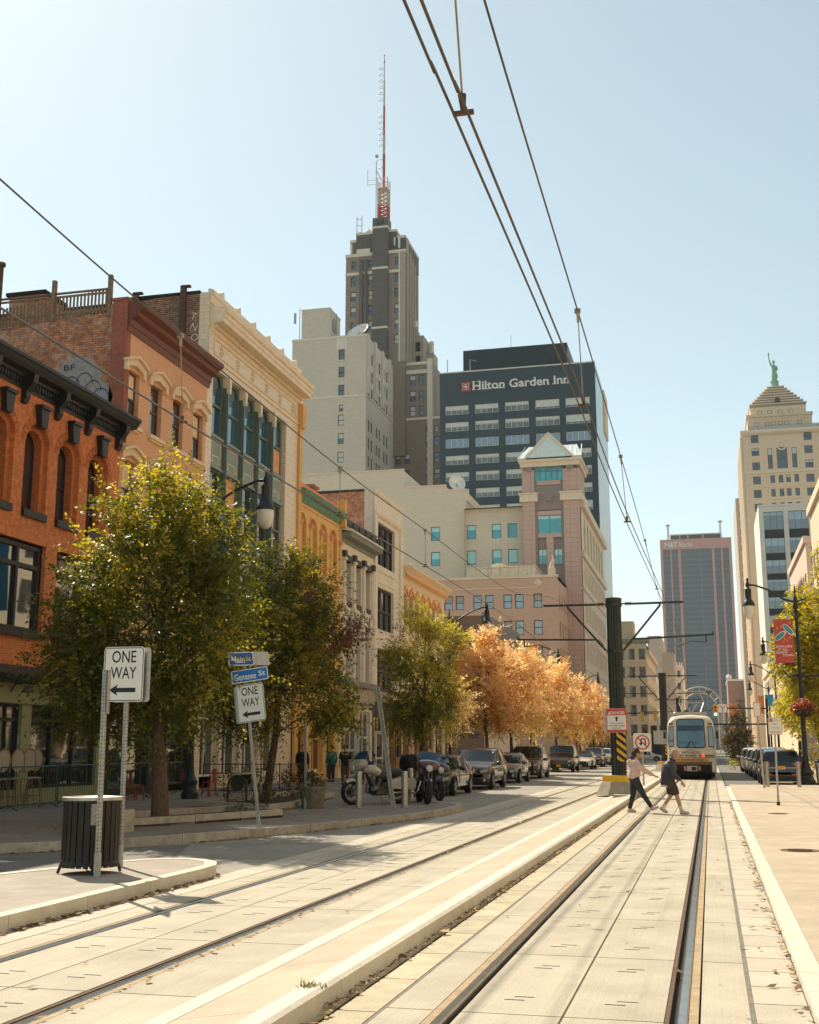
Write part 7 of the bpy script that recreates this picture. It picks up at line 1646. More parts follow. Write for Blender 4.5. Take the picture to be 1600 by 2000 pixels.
B0.face(rings[0]); B0.face(rings[-1]); B0.out('body', m_tramw, t, 35)
def fy(z): return TY + max(0, (z-1.7))*.10 - .012
def rr_poly(x0, x1, z0, z1, r, inset=0.):
    P = []
    for cx, cz, a0 in ((x1-r,z1-r,0),(x0+r,z1-r,90),(x0+r,z0+r,180),(x1-r,z0+r,270)):
        for k in range(5): a = R(a0+22.5*k); P.append((cx+r*math.cos(a), cz+r*math.sin(a)))
    return P
b = MB(); b.face([(TX+x*(1-(z-1.7)*.035), fy(z), z) for x, z in rr_poly(-.79,.79,1.69,3.28,.16)], 1); b.face([(TX+x*(1-(z-1.7)*.035), fy(z)-.006, z) for x, z in rr_poly(-.74,.74,1.74,3.23,.13)], 0); b.face([(TX+x, fy(z)-.010, z) for x, z in ((-.70,2.62),(.68,2.62),(.68,2.92),(-.70,2.92))], 2); b.out('windscreen', [m_tramg, m_plas, MAT('tram_blind_blue', (.02,.07,.12), .3)], t)
for e in (-1, 1):
    b = MB(); b.face([(TX+e*x, fy(z)-.002, z) for x, z in ((.93,1.78),(1.22,1.72),(1.19,2.86),(.92,2.88))], 1); b.face([(TX+e*x, fy(z)-.008, z) for x, z in ((.96,1.82),(1.19,1.77),(1.16,2.82),(.95,2.84))], 0); b.out('side_light_window', [m_glass, m_plas], t)
    b = MB(); b.face([(TX+e*x, fy(z)-.004, z) for x, z in ((.94,2.95),(1.17,2.93),(1.16,3.05),(.94,3.07))]); b.out('route_number', m_tstripe2, t)
    b = MB(); b.tube([(TX+e*.25,fy(1.68)-.03,1.66),(TX+e*.05,fy(1.9)-.04,2.05)], .02, 5); b.out('wiper', m_plas, t)
    b = MB(); b.box(TX+e*1.42-.07,TX+e*1.42+.07,TY+.2,TY+.32,2.2,2.6); b.out('mirror', m_plas, t)
b = MB()
for z0, z1, mi in ((1.24,1.29,0),(1.31,1.33,1),(1.16,1.19,1)): b.box(TX-1.22,TX+1.22,TY-.012,TY+.05,z0,z1,mi)
b.out('front_stripe', [m_tstripe, m_tstripe2], t)
b = MB(); text_mb(b, 'NFTA', (TX-.27,TY-.008,1.45), (1,0,0), (0,0,1), .13, .44, .003, 0, .02, (0,-1,0)); text_mb(b, 'METRO', (TX+.24,TY-.008,1.45), (1,0,0), (0,0,1), .13, .50, .003, 1, .02, (0,-1,0)); b.prism([(TX-.36,1.56),(TX-.05,1.60),(TX+.1,1.57),(TX+.4,1.60),(TX+.05,1.545),(TX-.05,1.57)], TY-.012, TY-.004, 1, 0); b.out('lettering', [m_tstripe, m_signred], t)
for x, m in ((-.42, m_lampw), (.30, m_lampw), (.62, EMIT('tram_tail_light', (.9,.04,.02), 1.5)), (-.70, m_lampr)):
    b = MB(); b.lathe([(.075,0),(.075,-.03),(.06,-.035),(.01,-.04)], (TX+x,TY,1.27), 14, 0, 'y'); b.out('lamp', m, t)
b = MB(); b.box(TX-.90,TX+.90,TY-.03,TY+.05,.98,1.13); b.out('yellow_band', m_ty, t)
b = MB()
for k in range(9): b.box(TX-.75+.16*k, TX-.75+.16*k+.09, TY-.036, TY-.03, 1.02, 1.09)
b.out('band_marks', MAT('band_mark_brown', (.16,.05,.02), .6), t)
b = MB(); b.prism([(TX-1.10,.96),(TX+1.10,.96),(TX+1.05,.80),(TX-1.05,.80)], TY-.02, TY+.1, 1, 1); b.box(TX-1.0,TX+1.06,TY-.015,TY+.2,.30,.80); b.out('bumper_panel', [m_dark, m_tstripe2], t)
b = MB(); b.box(TX-.28,TX+.28,TY-.35,TY,.45,.74); b.box(TX-.02,TX+.2,TY-.40,TY-.35,.50,.68,1); b.out('coupler', [m_galv, m_dark], t)
for x in (-.38, .40): b = MB(); b.box(TX+x-.06,TX+x+.06,TY-.06,TY,.48,.72); b.out('bumper_lamp', MAT('pinkish_lamp', (.55,.28,.2), .4) if x < 0 else bpy.data.materials['pinkish_lamp'], t)
b = MB()
for y in (2.6, 9.5, 10.9, 17.5): b.box(TX-1.0,TX+1.0,TY+y-.9,TY+y+.9,.02,.36)
b.box(TX-1.2,TX+1.2,TY+.3,TY+19,.12,.36); b.out('bogie', m_dark, t)
for e in (-1, 1):
    b = MB()
    for k in range(8): b.box(TX+e*1.31-.012,TX+e*1.31+.012,TY+1.2+2.3*k,TY+3.1+2.3*k,1.7,2.8)
    b.out('side_window_band', m_glass, t)
for a_ in ((TX-.9,TX+.9,TY+2.2,TY+5,3.44,3.72),(TX-.7,TX+.6,TY+12,TY+16,3.44,3.8)): b = MB(); b.box(*a_); b.out('roof_equipment', m_galv, t)
b = MB(); b.ball((TX-.82,TY+.9,3.55), (.12,.2,.14), 8, 6); b.out('horn', m_galv, t)
pt = MB(); y0 = TY+8
for e in (-1, 1): pt.tube([(TX+e*.45,y0-.9,3.6),(TX+e*.75,y0+.2,4.45),(TX+e*.55,y0-.2,5.05)], .03, 5); pt.tube([(TX-e*.05,y0-.9,3.7),(TX+e*.35,y0-.95,4.35)], .035, 5)
pt.tube([(TX-.95,y0-.2,4.98),(TX-.75,y0-.2,5.1),(TX+.75,y0-.2,5.1),(TX+.95,y0-.2,4.98)], .03, 5); pt.tube([(TX-.75,y0+.2,4.45),(TX+.75,y0+.2,4.45)], .025, 5); pt.tube([(TX-.45,y0-.9,3.6),(TX+.45,y0-.9,3.6)], .05, 5); pt.out('pantograph', m_galv, t)
# ================================================================ motorcycles
m_leather = MAT('black_leather', (.018,.016,.015), .5, .2); m_engine = MAT('engine_metal', (.10,.10,.10), .35, .3, 9, metal=.8); m_screen = GLASS('blue_windscreen', (.015,.06,.11), .1, 1.6, 0)
def motorcycle(label, paint, paint2, bags=True, screen=m_screen):
    t = thing('motorcycle', label, 'motorcycle', (0,0,0), 'motorcycles by the bollards')
    for y, r, w, nm in ((.83,.345,.075,'front_wheel'),(-.80,.325,.09,'rear_wheel')):
        b = MB(); b.lathe([(r*.72,-w*.7),(r*.86,-w),(r*.97,-w*.6),(r,0),(r*.97,w*.6),(r*.86,w),(r*.72,w*.7)], (0,y,r), 24, 0, 'x', False); wv = b.out(nm, m_rubber, t, 50)
        b = MB(); b.lathe([(r*.74,-.03),(r*.74,.03),(r*.68,.03),(r*.68,-.03)], (0,y,r), 24, 0, 'x', False); b.lathe([(.06,-.06),(.06,.06)], (0,y,r), 12, 0, 'x')
        for k in range(7): a = k*2*math.pi/7; b.tube([(0,y+.05*math.cos(a),r+.05*math.sin(a)),(0,y+r*.7*math.cos(a+.15),r+r*.7*math.sin(a+.15))], .014, 4)
        b.lathe([(.15,.045),(.15,.05),(.06,.05)], (0,y,r), 16, 0, 'x'); b.out('rim', m_engine, wv)
    b = MB()
    for e in (-1, 1): b.tube([(e*.10,.83,.345),(e*.10,.45,1.02)], .026, 8)
    b.out('fork', m_engine, t, 50)
    def fender(name, y, r, a0, a1, w, m):
        b = MB(); K = 10; P = []
        for k in range(K+1):
            a = R(a0+(a1-a0)*k/K); P.append([(x, y+rr*math.cos(a), .335+rr*math.sin(a)) for x, rr in ((-w,r-.06),(-w*.8,r),(0,r+.025),(w*.8,r),(w,r-.06))])
        for A, C in zip(P, P[1:]):
            for q in range(4): b.face([A[q], A[q+1], C[q+1], C[q]])
        b.out(name, m, t, 60)
    fender('front_fender', .83, .375, 55, 140, .075, paint2); fender('rear_fender', -.80, .385, 30, 190, .11, paint)
    b = MB(); b.tube([(0,.40,1.0),(0,.28,.82),(0,.12,.42),(0,-.35,.34),(0,-.78,.36)], .04, 6); b.tube([(0,.36,.95),(0,-.2,.76),(0,-.75,.72)], .035, 6); b.out('frame', m_black, t)
    b = MB()
    for yy, aa in ((.12,.28),(-.14,-.28)):
        b.tube([(0,yy*.3,.42),(0,yy*1.5,.76)], [.10,.085], 10)
        for k in range(5): f = .35+.13*k; c = Vector((0,yy*.3,.42)).lerp(Vector((0,yy*1.5,.76)), f); d = Vector((0,yy*1.2,.34)).normalized()*.008; b.tube([c-d,c+d], .118, 12)
    b.ball((0,0,.40), (.15,.24,.15), 12, 8); b.box(-.13,.13,-.42,.05,.28,.46); b.lathe([(.13,.14),(.11,.18),(.02,.19)], (0,.02,.40), 14, 0, 'x'); b.out('engine', m_engine, t, 40)
    b = MB(); b.tube([(.14,.16,.62),(.2,.2,.36),(.22,-.1,.26),(.24,-.55,.28)], .03, 8); b.tube([(.24,-.5,.28),(.25,-1.15,.32)], .048, 10); b.tube([(-.2,-.3,.28),(-.25,-1.15,.32)], .045, 10); b.out('exhaust', m_chrome, t, 50)
    b = MB(); b.tube([(0,.40,.93),(0,.28,.955),(0,.08,.95),(0,-.12,.86),(0,-.22,.80)], [.05,.12,.145,.12,.05], 14); b.out('fuel_tank', paint, t, 60)
    b = MB(); b.tube([(0,-.1,.80),(0,-.28,.755),(0,-.48,.80)], [.10,.17,.15], 10); b.tube([(0,-.46,.84),(0,-.72,.86),(0,-.92,.88)], [.12,.15,.10], 10); b.out('seat', m_leather, t, 60)
    if bags:
        for e in (-1, 1):
            b = MB(); b.prism([(-.38,.40),(-.32,.66),(-1.12,.70),(-1.24,.62),(-1.18,.42),(-1.05,.38)], e*.15, e*.36, 0); b.out('saddlebag', paint2, t, 30)
    b = MB(); K = 14                                                     # handlebar fairing
    prof = [(.78,1.02,.10),(.72,1.06,.26),(.62,1.10,.34),(.48,1.12,.35)]
    Pz = []
    for y, zc, w in prof: Pz.append([(w*math.cos(2*math.pi*k/K), y, zc+(.14 if math.sin(2*math.pi*k/K) > 0 else .20)*(w/.42)**.6*math.sin(2*math.pi*k/K)) for k in range(K)])
    for A, C in zip(Pz, Pz[1:]):
        for k in range(K): j = (k+1) % K; b.face([A[k], A[j], C[j], C[k]])
    b.face(Pz[0]); b.out('fairing', paint, t, 50)
    b = MB(); b.lathe([(.10,0),(.09,.03),(.02,.045)], (0,.775,1.0), 16, 0, 'y'); b.out('headlight', m_lampw, t)
    b = MB(); P = []
    for y, z, w in ((.64,1.24,.36),(.56,1.36,.33),(.47,1.46,.24)): P.append([(w*math.sin(a), y-.10*abs(math.sin(a))**2, z) for a in [(-1+k/4)*1.3 for k in range(9)]])
    for A, C in zip(P, P[1:]):
        for k in range(8): b.face([A[k], A[k+1], C[k+1], C[k]])
    b.out('windscreen', screen, t, 60)
    b = MB(); b.tube([(-.42,.12,1.12),(-.36,.26,1.16),(-.12,.40,1.06),(.12,.40,1.06),(.36,.26,1.16),(.42,.12,1.12)], .016, 6)
    for e in (-1, 1): b.tube([(e*.42,.12,1.12),(e*.44,.02,1.11)], .022, 6); b.tube([(e*.40,.26,1.16),(e*.46,.34,1.30)], .008, 4); b.ball((e*.47,.34,1.33), (.065,.02,.04), 8, 5)
    b.out('handlebar', m_black, t)
    b = MB(); b.tube([(-.12,-.1,.3),(-.30,-.02,.0)], .012, 5); b.out('kickstand', m_engine, t); b = MB(); b.ball((0,-1.17,.60), (.08,.03,.04), 8, 5); b.out('tail_light', m_lampr, t)
    return t
P_cream = PAINT('cream_moto_paint', (.40,.375,.31), 0); P_mar = PAINT('maroon_moto_paint', (.09,.03,.022)); P_bk = PAINT('gloss_black_moto', (.01,.01,.011))
t = motorcycle('cream touring motorcycle with a covered fairing facing the kerb, behind the steel bollards', P_cream, P_cream); a_, c_ = Vector((-9.75,32.3,0)), Vector((-8.75,33.6,0)); d = a_-c_; t.location = ((a_+c_)/2).to_tuple()[:2] + (.15,); t.rotation_euler = (0, R(4), math.atan2(-d.x, d.y))
t = motorcycle('maroon touring motorcycle with blue windscreen, nearest the road', P_mar, P_bk); a_, c_ = Vector((-7.85,33.3,0)), Vector((-8.45,34.85,0)); d = a_-c_; t.location = ((a_+c_)/2).to_tuple()[:2] + (.14,); t.rotation_euler = (0, R(-5), math.atan2(-d.x, d.y))
t = motorcycle('black motorcycle parked behind the maroon one beside the black sedan', P_bk, P_bk); a_, c_ = Vector((-8.55,37.9,0)), Vector((-9.3,39.2,0)); d = a_-c_; t.location = ((a_+c_)/2).to_tuple()[:2] + (.01,); t.rotation_euler = (0, R(-5), math.atan2(-d.x, d.y))
# ================================================================ trees and shrubs
def leaves_mesh(name, groups, parent, org, mats):
    "groups: list of (array n x 4 x 3 of quads, material index)"
    V = np.concatenate([g[0].reshape(-1, 3) for g in groups]) - np.array(org); n = len(V)//4
    me = bpy.data.meshes.new(name); me.vertices.add(n*4); me.vertices.foreach_set('co', V.ravel().astype(np.float32))
    me.loops.add(n*4); me.loops.foreach_set('vertex_index', np.arange(n*4, dtype=np.int32))
    me.polygons.add(n); me.polygons.foreach_set('loop_start', np.arange(0, n*4, 4, dtype=np.int32)); me.polygons.foreach_set('loop_total', np.full(n, 4, np.int32))
    me.polygons.foreach_set('material_index', np.concatenate([np.full(len(g[0]), g[1], np.int32) for g in groups]))
    for m in mats: me.materials.append(m)
    me.update(calc_edges=True); o = bpy.data.objects.new(name, me); COL.objects.link(o)
    if parent is not None: o.parent = parent
    else: o.location = org
    return o
def unit(a): return a / np.maximum(1e-6, np.linalg.norm(a, axis=-1, keepdims=True))
def sprays(rng, P, D, m, ll, tl, flat=.5):
    "twigs from points P along D, each with m leaves set alternately; returns n x 4 x 3"
    n = len(P); up = unit(rng.normal(0, flat, (n, 3)) + [0, 0, 1]); S = unit(np.cross(D, up)); out = []
    L = tl * rng.uniform(.6, 1.3, (n, 1))
    for k in range(m):
        t = (k + .6) / m; sg = 1 if k % 2 else -1
        p = P + D * L * t + np.array([0, 0, -.16]) * L * t * t + rng.normal(0, .012, (n, 3))
        ld = unit(D * .55 + S * sg * (.9 if k < m-1 else 0.1) + rng.normal(0, .28, (n, 3)) + [0, 0, -.15]); l = ll * rng.uniform(.6, 1.25, (n, 1)) * (1 - .25*abs(t-.5))
        nn = unit(up + rng.normal(0, .45, (n, 3))); w = unit(np.cross(ld, nn)) * l * .30; fold = nn * l * .06
        a = p; b = p + ld*l*.45 + w + fold; c = p + ld*l - nn*l*.08; d = p + ld*l*.45 - w + fold
        out.append(np.stack([a, b, c, d], 1))
    return np.concatenate(out)
def tree(name, label, base, ells, nclump, twigs, m, ll, tl, mats, pick, trunk_r, seed, group=None, bark=None, fork=.42, lean=(0, 0), shell_=.55, crad=.38, cat='tree'):
    rng = np.random.default_rng(seed); t = thing(name, label, cat, base, group); bx = np.array(base, float)
    vol = np.array([e[1][0]*e[1][1]*e[1][2] for e in ells]) ** .75; vol /= vol.sum()
    C = []
    while len(C) < nclump:
        e = ells[rng.choice(len(ells), p=vol)]; v = unit(rng.normal(0, 1, 3)) * (shell_ + (1-shell_)*rng.random()) ** .8 if rng.random() < .75 else rng.uniform(-.6, .6, 3)
        c = np.array(e[0]) + v * np.array(e[1]) * rng.uniform(.82, 1.06)
        C.append(c)
    C = np.array(C); ctr = np.average([e[0] for e in ells], axis=0)
    top = max(e[0][2] + e[1][2] for e in ells); zf = bx[2] + (top - bx[2]) * fork
    # trunk with limbs to the clumps
    b = MB(); tc = np.array([ctr[0]*.6 + bx[0]*.4 + lean[0], ctr[1]*.6 + bx[1]*.4 + lean[1], zf]); n1 = 5
    T_ = [bx + (tc - bx) * k / n1 + (rng.normal(0, .025, 3) * [1, 1, 0] if 0 < k else 0) for k in range(n1+1)]
    b.tube([bx - [0,0,.1], bx + [0,0,.12]] + T_[1:], [trunk_r*1.5, trunk_r*1.15] + [trunk_r*(1-.09*k) for k in range(n1)], 10)
    lead = [tc] + [tc + (np.array([ctr[0], ctr[1], top-.3]) - tc) * f + rng.normal(0, .08, 3) for f in (.3, .6, .9)]
    b.tube(lead, [trunk_r*.6, trunk_r*.4, trunk_r*.22, .012], 7)
    b.out('trunk', bark or m_bark, t, 60)
    b = MB(); nl = min(nclump, 46); sel = rng.choice(nclump, nl, replace=False)
    for i in sel:
        f = rng.uniform(.1, .85); s = lead[0] + (lead[3]-lead[0])*f*.7 if rng.random() < .7 else T_[3] + (T_[5]-T_[3])*rng.random()
        mid = s*.5 + C[i]*.5 + [0, 0, .12*np.linalg.norm(C[i]-s)] ; b.tube([s, mid, C[i]], [trunk_r*.24, trunk_r*.13, .008], 5, 0, False)
    b.out('limbs', bark or m_bark, t, 60)
    groups = {}
    for c in C:
        out = unit(c - (ctr + np.array([0, 0, -.5]))); P = c + rng.normal(0, crad*.45, (twigs, 3)); D = unit(out*.8 + unit(rng.normal(0, 1, (twigs, 3)))*.95 + [0, 0, .12])
        groups.setdefault(pick(rng, c), []).append(sprays(rng, P, D, m, ll, tl))
    leaves_mesh('crown', [(np.concatenate(v), k) for k, v in groups.items()], t, base, mats)
    return t
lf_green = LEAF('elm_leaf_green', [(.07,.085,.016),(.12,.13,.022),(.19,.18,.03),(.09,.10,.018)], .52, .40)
lf_yel = LEAF('elm_leaf_yellow_green', [(.30,.28,.05),(.42,.36,.07),(.50,.38,.09)], .58, .40)  # brightened yellow-green that also stands in for sunlit leaves
lf_red = LEAF('purple_brown_leaf', [(.11,.045,.03),(.17,.07,.04),(.10,.05,.028),(.22,.10,.05)], .45, .4)
lf_org = LEAF('golden_leaf', [(.76,.54,.27),(.82,.64,.36),(.70,.45,.20),(.80,.66,.40),(.66,.48,.24)], .58, .5)
lf_rust = LEAF('rusty_leaf', [(.46,.18,.06),(.55,.26,.10),(.38,.15,.05)], .52, .45)
lf_plane = LEAF('plane_leaf', [(.24,.24,.035),(.40,.34,.05),(.50,.38,.07),(.16,.17,.025),(.46,.40,.10)], .56, .42)
lf_dark = LEAF('evergreen_leaf', [(.03,.045,.012),(.06,.07,.018),(.10,.09,.02),(.14,.08,.02)], .35, .45)
GL = 'street trees along the left pavement'
tree('street_tree', 'large green tree with sunlit top coloured yellow-green, its trunk right of the two sign posts', (-11.22, 23.3, .2),
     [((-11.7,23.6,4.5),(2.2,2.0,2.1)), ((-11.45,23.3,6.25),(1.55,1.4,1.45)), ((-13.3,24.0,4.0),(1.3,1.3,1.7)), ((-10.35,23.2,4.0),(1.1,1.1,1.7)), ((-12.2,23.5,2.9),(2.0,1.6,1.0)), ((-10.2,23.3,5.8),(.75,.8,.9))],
     330, 12, 14, .115, .85, [lf_green, lf_yel], lambda r, c: 1 if r.random() < .06 + .5*max(0, (c[2]-4.6)/2.4) else 0, .17, 11, GL, shell_=.35)  # yellow leaves chosen more often higher up: sunlight put into the leaf colour
tree('street_tree', 'green tree with purple-brown leaves at its right edge, behind the leaning street name post', (-12.58, 33.0, .2),
     [((-12.5,33,4.6),(1.8,1.7,2.4)), ((-11.1,32.9,4.6),(1.25,1.2,2.1)), ((-13.3,33.2,3.4),(1.2,1.2,1.6)), ((-10.7,32.8,2.9),(.85,.8,.8)), ((-12.0,33,6.6),(1.2,1.0,1.0))],
     310, 12, 13, .115, .75, [lf_green, lf_yel, lf_red], lambda r, c: 2 if c[0] > -10.35 + r.normal(0, .25) else (1 if r.random() < .38 else 0), .12, 12, GL, shell_=.35)
tree('street_tree', 'yellow-green young tree above the motorcycles in front of the cream building', (-11.1, 46.0, .15),
     [((-10.9,46,4.4),(1.6,1.5,2.2)), ((-10.9,46,6.4),(.85,.8,1.15)), ((-12.0,46,5.0),(.7,.7,.9)), ((-9.8,46,5.9),(.55,.6,1.0)), ((-9.9,46,3.2),(1.0,1.0,1.2)), ((-11.6,46,3.0),(1.1,1.0,1.1))],
     260, 11, 12, .10, .6, [lf_green, lf_yel, lf_org], lambda r, c: 2 if (c[0] > -9.9 and c[2] < 4.2 and r.random() < .6) else (1 if r.random() < .35 + .5*max(0, (c[2]-3.5)/3) else 0), .10, 13, GL, shell_=.3)  # yellow share grows with height, colouring in the brighter sunlit top
for k, (X, Y, top, rx, lb) in enumerate(((-11.2, 61, 8.4, 1.75, 'first golden autumn tree, beside the dark brick side wall'), (-11.4, 70, 8.2, 2.0, 'second golden tree in the row, behind the rusty one'), (-11.5, 79, 8.5, 2.1, 'third golden tree in the row above the boxy off-roader'), (-11.2, 90, 8.6, 2.2, 'fourth golden tree in the row above the big navy car'), (-11.1, 103, 8.4, 2.2, 'fifth golden tree with reddish edge, last before the catenary pole'), (-11.0, 117, 8.0, 2.2, 'farthest golden tree of the left row'))):
    z0 = 2.3; zc = (top+z0)/2
    tree('autumn_tree', lb, (X, Y, .15), [((X,Y,zc-.5),(rx,rx,(top-z0)*.44)), ((X+.1,Y,top-1.9),(rx*.6,rx*.6,1.8)), ((X+rx*.5,Y,zc-1.3),(rx*.6,rx*.7,1.6)), ((X-rx*.5,Y,zc-1.3),(rx*.6,rx*.7,1.6))],
         240, 11, 10, .14, .6, [lf_org, lf_rust, lf_yel], lambda r, c, X=X, k=k: 1 if r.random() < (.30 if k in (0, 4) and c[0] > X - (.9 if k == 0 else -.6) else .10) else (2 if c[2] < 3.6 and r.random() < .45 else 0), .11, 20+k, 'golden autumn trees along the left kerb', shell_=.3)
tree('plane_tree', 'big yellow-green plane tree filling the right edge behind the red banner', (6.6, 64, .12),
     [((6.4,64,7.2),(2.6,2.4,3.6)), ((5.2,64,6.4),(1.5,1.5,2.2)), ((4.3,64.5,6.9),(1.0,1.0,1.6)), ((5.0,64,4.0),(1.4,1.4,1.3)), ((7.0,64,10.4),(1.6,1.6,1.8)), ((4.9,64,8.6),(.9,.9,1.0)), ((7,64,3.6),(1.8,1.6,1.2))],
     330, 11, 9, .20, .8, [lf_plane, lf_yel], lambda r, c: 1 if r.random() < .3 else 0, .17, 31, 'trees on the right pavement', shell_=.3)
tree('plane_tree', 'second plane tree further back behind the right-hand lamp', (7.4, 84, .12), [((7.2,84,6),(2.4,2.2,3.2)), ((5.6,84,4.6),(1.2,1.2,1.8))], 200, 10, 8, .2, .7, [lf_plane, lf_yel], lambda r, c: 1 if r.random() < .3 else 0, .15, 32, 'trees on the right pavement')
tree('cone_tree', 'small dark cone-shaped tree with rusty tips at the far end of the right-hand parked cars', (2.6, 120, .1),
     [((2.6,120,1.9),(1.6,1.5,1.5)), ((2.6,120,3.3),(1.3,1.2,1.4)), ((2.65,120,4.7),(.8,.8,1.3))], 170, 8, 9, .15, .4, [lf_dark, lf_rust], lambda r, c: 1 if r.random() < .05 + .35*max(0, (c[2]-4)/2) else 0, .1, 33, fork=.3)
def shrub(label, c, r, n, mat, seed, ll=.08, cat='shrub'):
    rng = np.random.default_rng(seed); P = np.array(c) + unit(rng.normal(0, 1, (n, 3))) * rng.uniform(.2, 1, (n, 1)) * np.array(r); P[:, 2] = np.maximum(P[:, 2], c[2]-r[2]*.9)
    D = unit((P - np.array(c)) / np.array(r) + [0, 0, .5] + rng.normal(0, .3, (n, 3)))
    o = leaves_mesh('shrub', [(sprays(rng, P, D, 7, ll, .28), 0)], None, (c[0], c[1], c[2]-r[2]), [mat]); return tag(o, label, cat, 'low shrubs in the beds')
shrub('dark shrub with sparse leaves in the first planting bed', (-10.3,26.2,.55), (.35,.4,.4), 34, lf_dark, 41)
shrub('dark bushy shrub behind the black cycle hoop', (-12.4,30.4,.75), (.6,.5,.55), 90, lf_dark, 42)
shrub('low rusty shrub between the barrel planter and the bollard', (-11.6,32.8,.65), (.7,.6,.5), 110, LEAF('rust_shrub', [(.06,.04,.02),(.12,.05,.02),(.05,.05,.015)]), 43)
shrub('small sprig in the second planting bed left of the planter', (-11.3,30.3,.5), (.3,.3,.35), 24, lf_dark, 44)
shrub('yellow-green grassy shrub on the right beyond the lamp base', (5.6,66.5,.95), (1.1,1.6,.85), 150, LEAF('grass_gold', [(.30,.22,.06),(.22,.20,.05),(.36,.24,.08)]), 45, .16)
shrub('small yellow-green shrub at the far end of the right-hand parked cars', (1.7,98,.4), (.5,.8,.45), 60, LEAF('lime_shrub', [(.22,.22,.04),(.30,.26,.06)]), 46, .14)
# ================================================================ people
m_skin = MAT('skin', (.48,.27,.17), .55, .06, 6); m_hairb = MAT('dark_curly_hair', (.05,.025,.015), .7, .3, 40, .6, 60); m_hairg = MAT('short_grey_hair', (.34,.27,.20), .8, .2, 40)
m_pink = MAT('pale_pink_fleece', (.66,.47,.40), .85, .08, 5, .2, 60); m_jean = MAT('dark_jeans', (.028,.034,.042), .8, .3, 9); m_navyj = MAT('navy_jacket', (.042,.038,.055), .6, .15, 5, .2, 25); m_olive = MAT('olive_shorts', (.055,.045,.03), .8, .2); m_shoe = MAT('pale_shoe', (.55,.45,.38), .6, .15, 12); m_sock = MAT('white_sock', (.66,.60,.52), .8); m_shirt = MAT('white_shirt_hem', (.62,.57,.50), .8)
def limb(b, pts, rad, n=10): b.tube([Vector(p) for p in pts], list(rad), n)
def hand(b, wrist, dirn, palm_n, s=1., curl=.35):
    w = Vector(wrist); d = Vector(dirn).normalized(); nn = Vector(palm_n).normalized(); sd = d.cross(nn).normalized()
    b.tube([w - d*.03, w, w + d*.045*s, w + d*.085*s], [.024*s,.025*s,.032*s,.026*s], 8)
    for k, (o, L) in enumerate(((-.027,.072),(-.009,.082),(.009,.077),(.027,.060))):
        p = w + d*.082*s + sd*o*s; d1 = (d + nn*curl*.5).normalized(); d2 = (d + nn*curl*1.6).normalized()
        b.tube([p - d*.02, p, p + d1*L*.5*s, p + d1*L*.5*s + d2*L*.5*s], [.0105*s,.0105*s,.0095*s,.008*s], 6)
    p = w + d*.025*s - sd*.028*s; b.tube([p, p + (d*.7 - sd*.75).normalized()*.035*s, p + (d*.7 - sd*.75).normalized()*.035*s + (d + nn*.3).normalized()*.035*s], [.013*s,.011*s,.009*s], 6)
def head(b, c, fwd, s=1., up=(0,0,1)):
    c = Vector(c); f = Vector(fwd).normalized(); u = Vector(up).normalized(); l = u.cross(f).normalized()
    def el(o, r, n=12):
        L0 = len(b.v); b.ball((0,0,0), r, n, 9)
        for i in range(L0, len(b.v)): v = b.v[i]; q = c + f*(v[0]+o[0]) + l*(v[1]+o[1]) + u*(v[2]+o[2]); b.v[i] = tuple(q)
    el((0,0,.01), (.098*s,.076*s,.112*s)); el((.028*s,0,-.058*s), (.066*s,.058*s,.058*s)); el((.10*s,0,-.018*s), (.022*s,.013*s,.024*s), 8)   # skull, jaw, nose
    el((.075*s,0,.03*s), (.022*s,.055*s,.016*s), 8); el((.086*s,0,-.062*s), (.012*s,.026*s,.010*s), 8)                                   # brow, lips
    for e in (-1, 1): el((-.005,e*.078*s,-.005*s), (.022*s,.012*s,.032*s), 8)
def eyes(parent, c, fwd, s=1., up=(0,0,1)):
    c = Vector(c); f = Vector(fwd).normalized(); u = Vector(up).normalized(); l = u.cross(f).normalized(); b = MB()
    for e in (-1, 1): q = c + f*.088*s + l*e*.03*s + u*.006*s; b.ball(tuple(q), .010*s, 8, 6)
    b.out('eyes', m_black, parent)
def place(t, x, y, z, rz): t.location = (x, y, z); t.rotation_euler.z = rz
def cloth(name, m, parent, fn, vox=.014, it=3):
    b = MB(); fn(b); o = b.out(name, m, parent); remesh(o, vox, it); return o
# --- woman in a pale pink hooded fleece, striding to the right
t = thing('person', 'person with curly hair in a pale pink hooded top and dark jeans, striding', 'person', (0,0,0))
def fn(b):
    limb(b, [(-.02,0,.86),(0,0,1.0),(.02,0,1.22),(.03,0,1.36)], [.13,.12,.13,.09]); limb(b, [(.03,0,1.34),(.06,0,1.45),(.07,0,1.50)], [.055,.048,.05])
    head(b, (.085,0,1.565), (1,.1,-.08))
    limb(b, [(-.02,.08,.88),(-.06,.085,.48),(-.17,.085,.09)], [.085,.06,.042]); limb(b, [(.0,-.08,.88),(.20,-.085,.50),(.42,-.085,.14)], [.085,.06,.042])
    limb(b, [(.02,-.15,1.32),(.22,-.20,1.13),(.50,-.17,.98)], [.045,.036,.026]); hand(b, (.52,-.17,.97), (.85,.05,-.32), (0,0,-1), 1.0, .4)
    limb(b, [(.02,.15,1.32),(-.08,.21,1.08),(.05,.24,.86)], [.045,.036,.026]); hand(b, (.06,.24,.845), (.3,0,-.9), (0,-1,0), 1.0, .5)
    limb(b, [(-.20,.085,.07),(-.08,.085,.045)], [.04,.035]); limb(b, [(.40,-.085,.12),(.52,-.085,.13)], [.04,.035])
cloth('body', m_skin, t, fn, .009, 2); eyes(t, (.085,0,1.565), (1,.1,-.08))
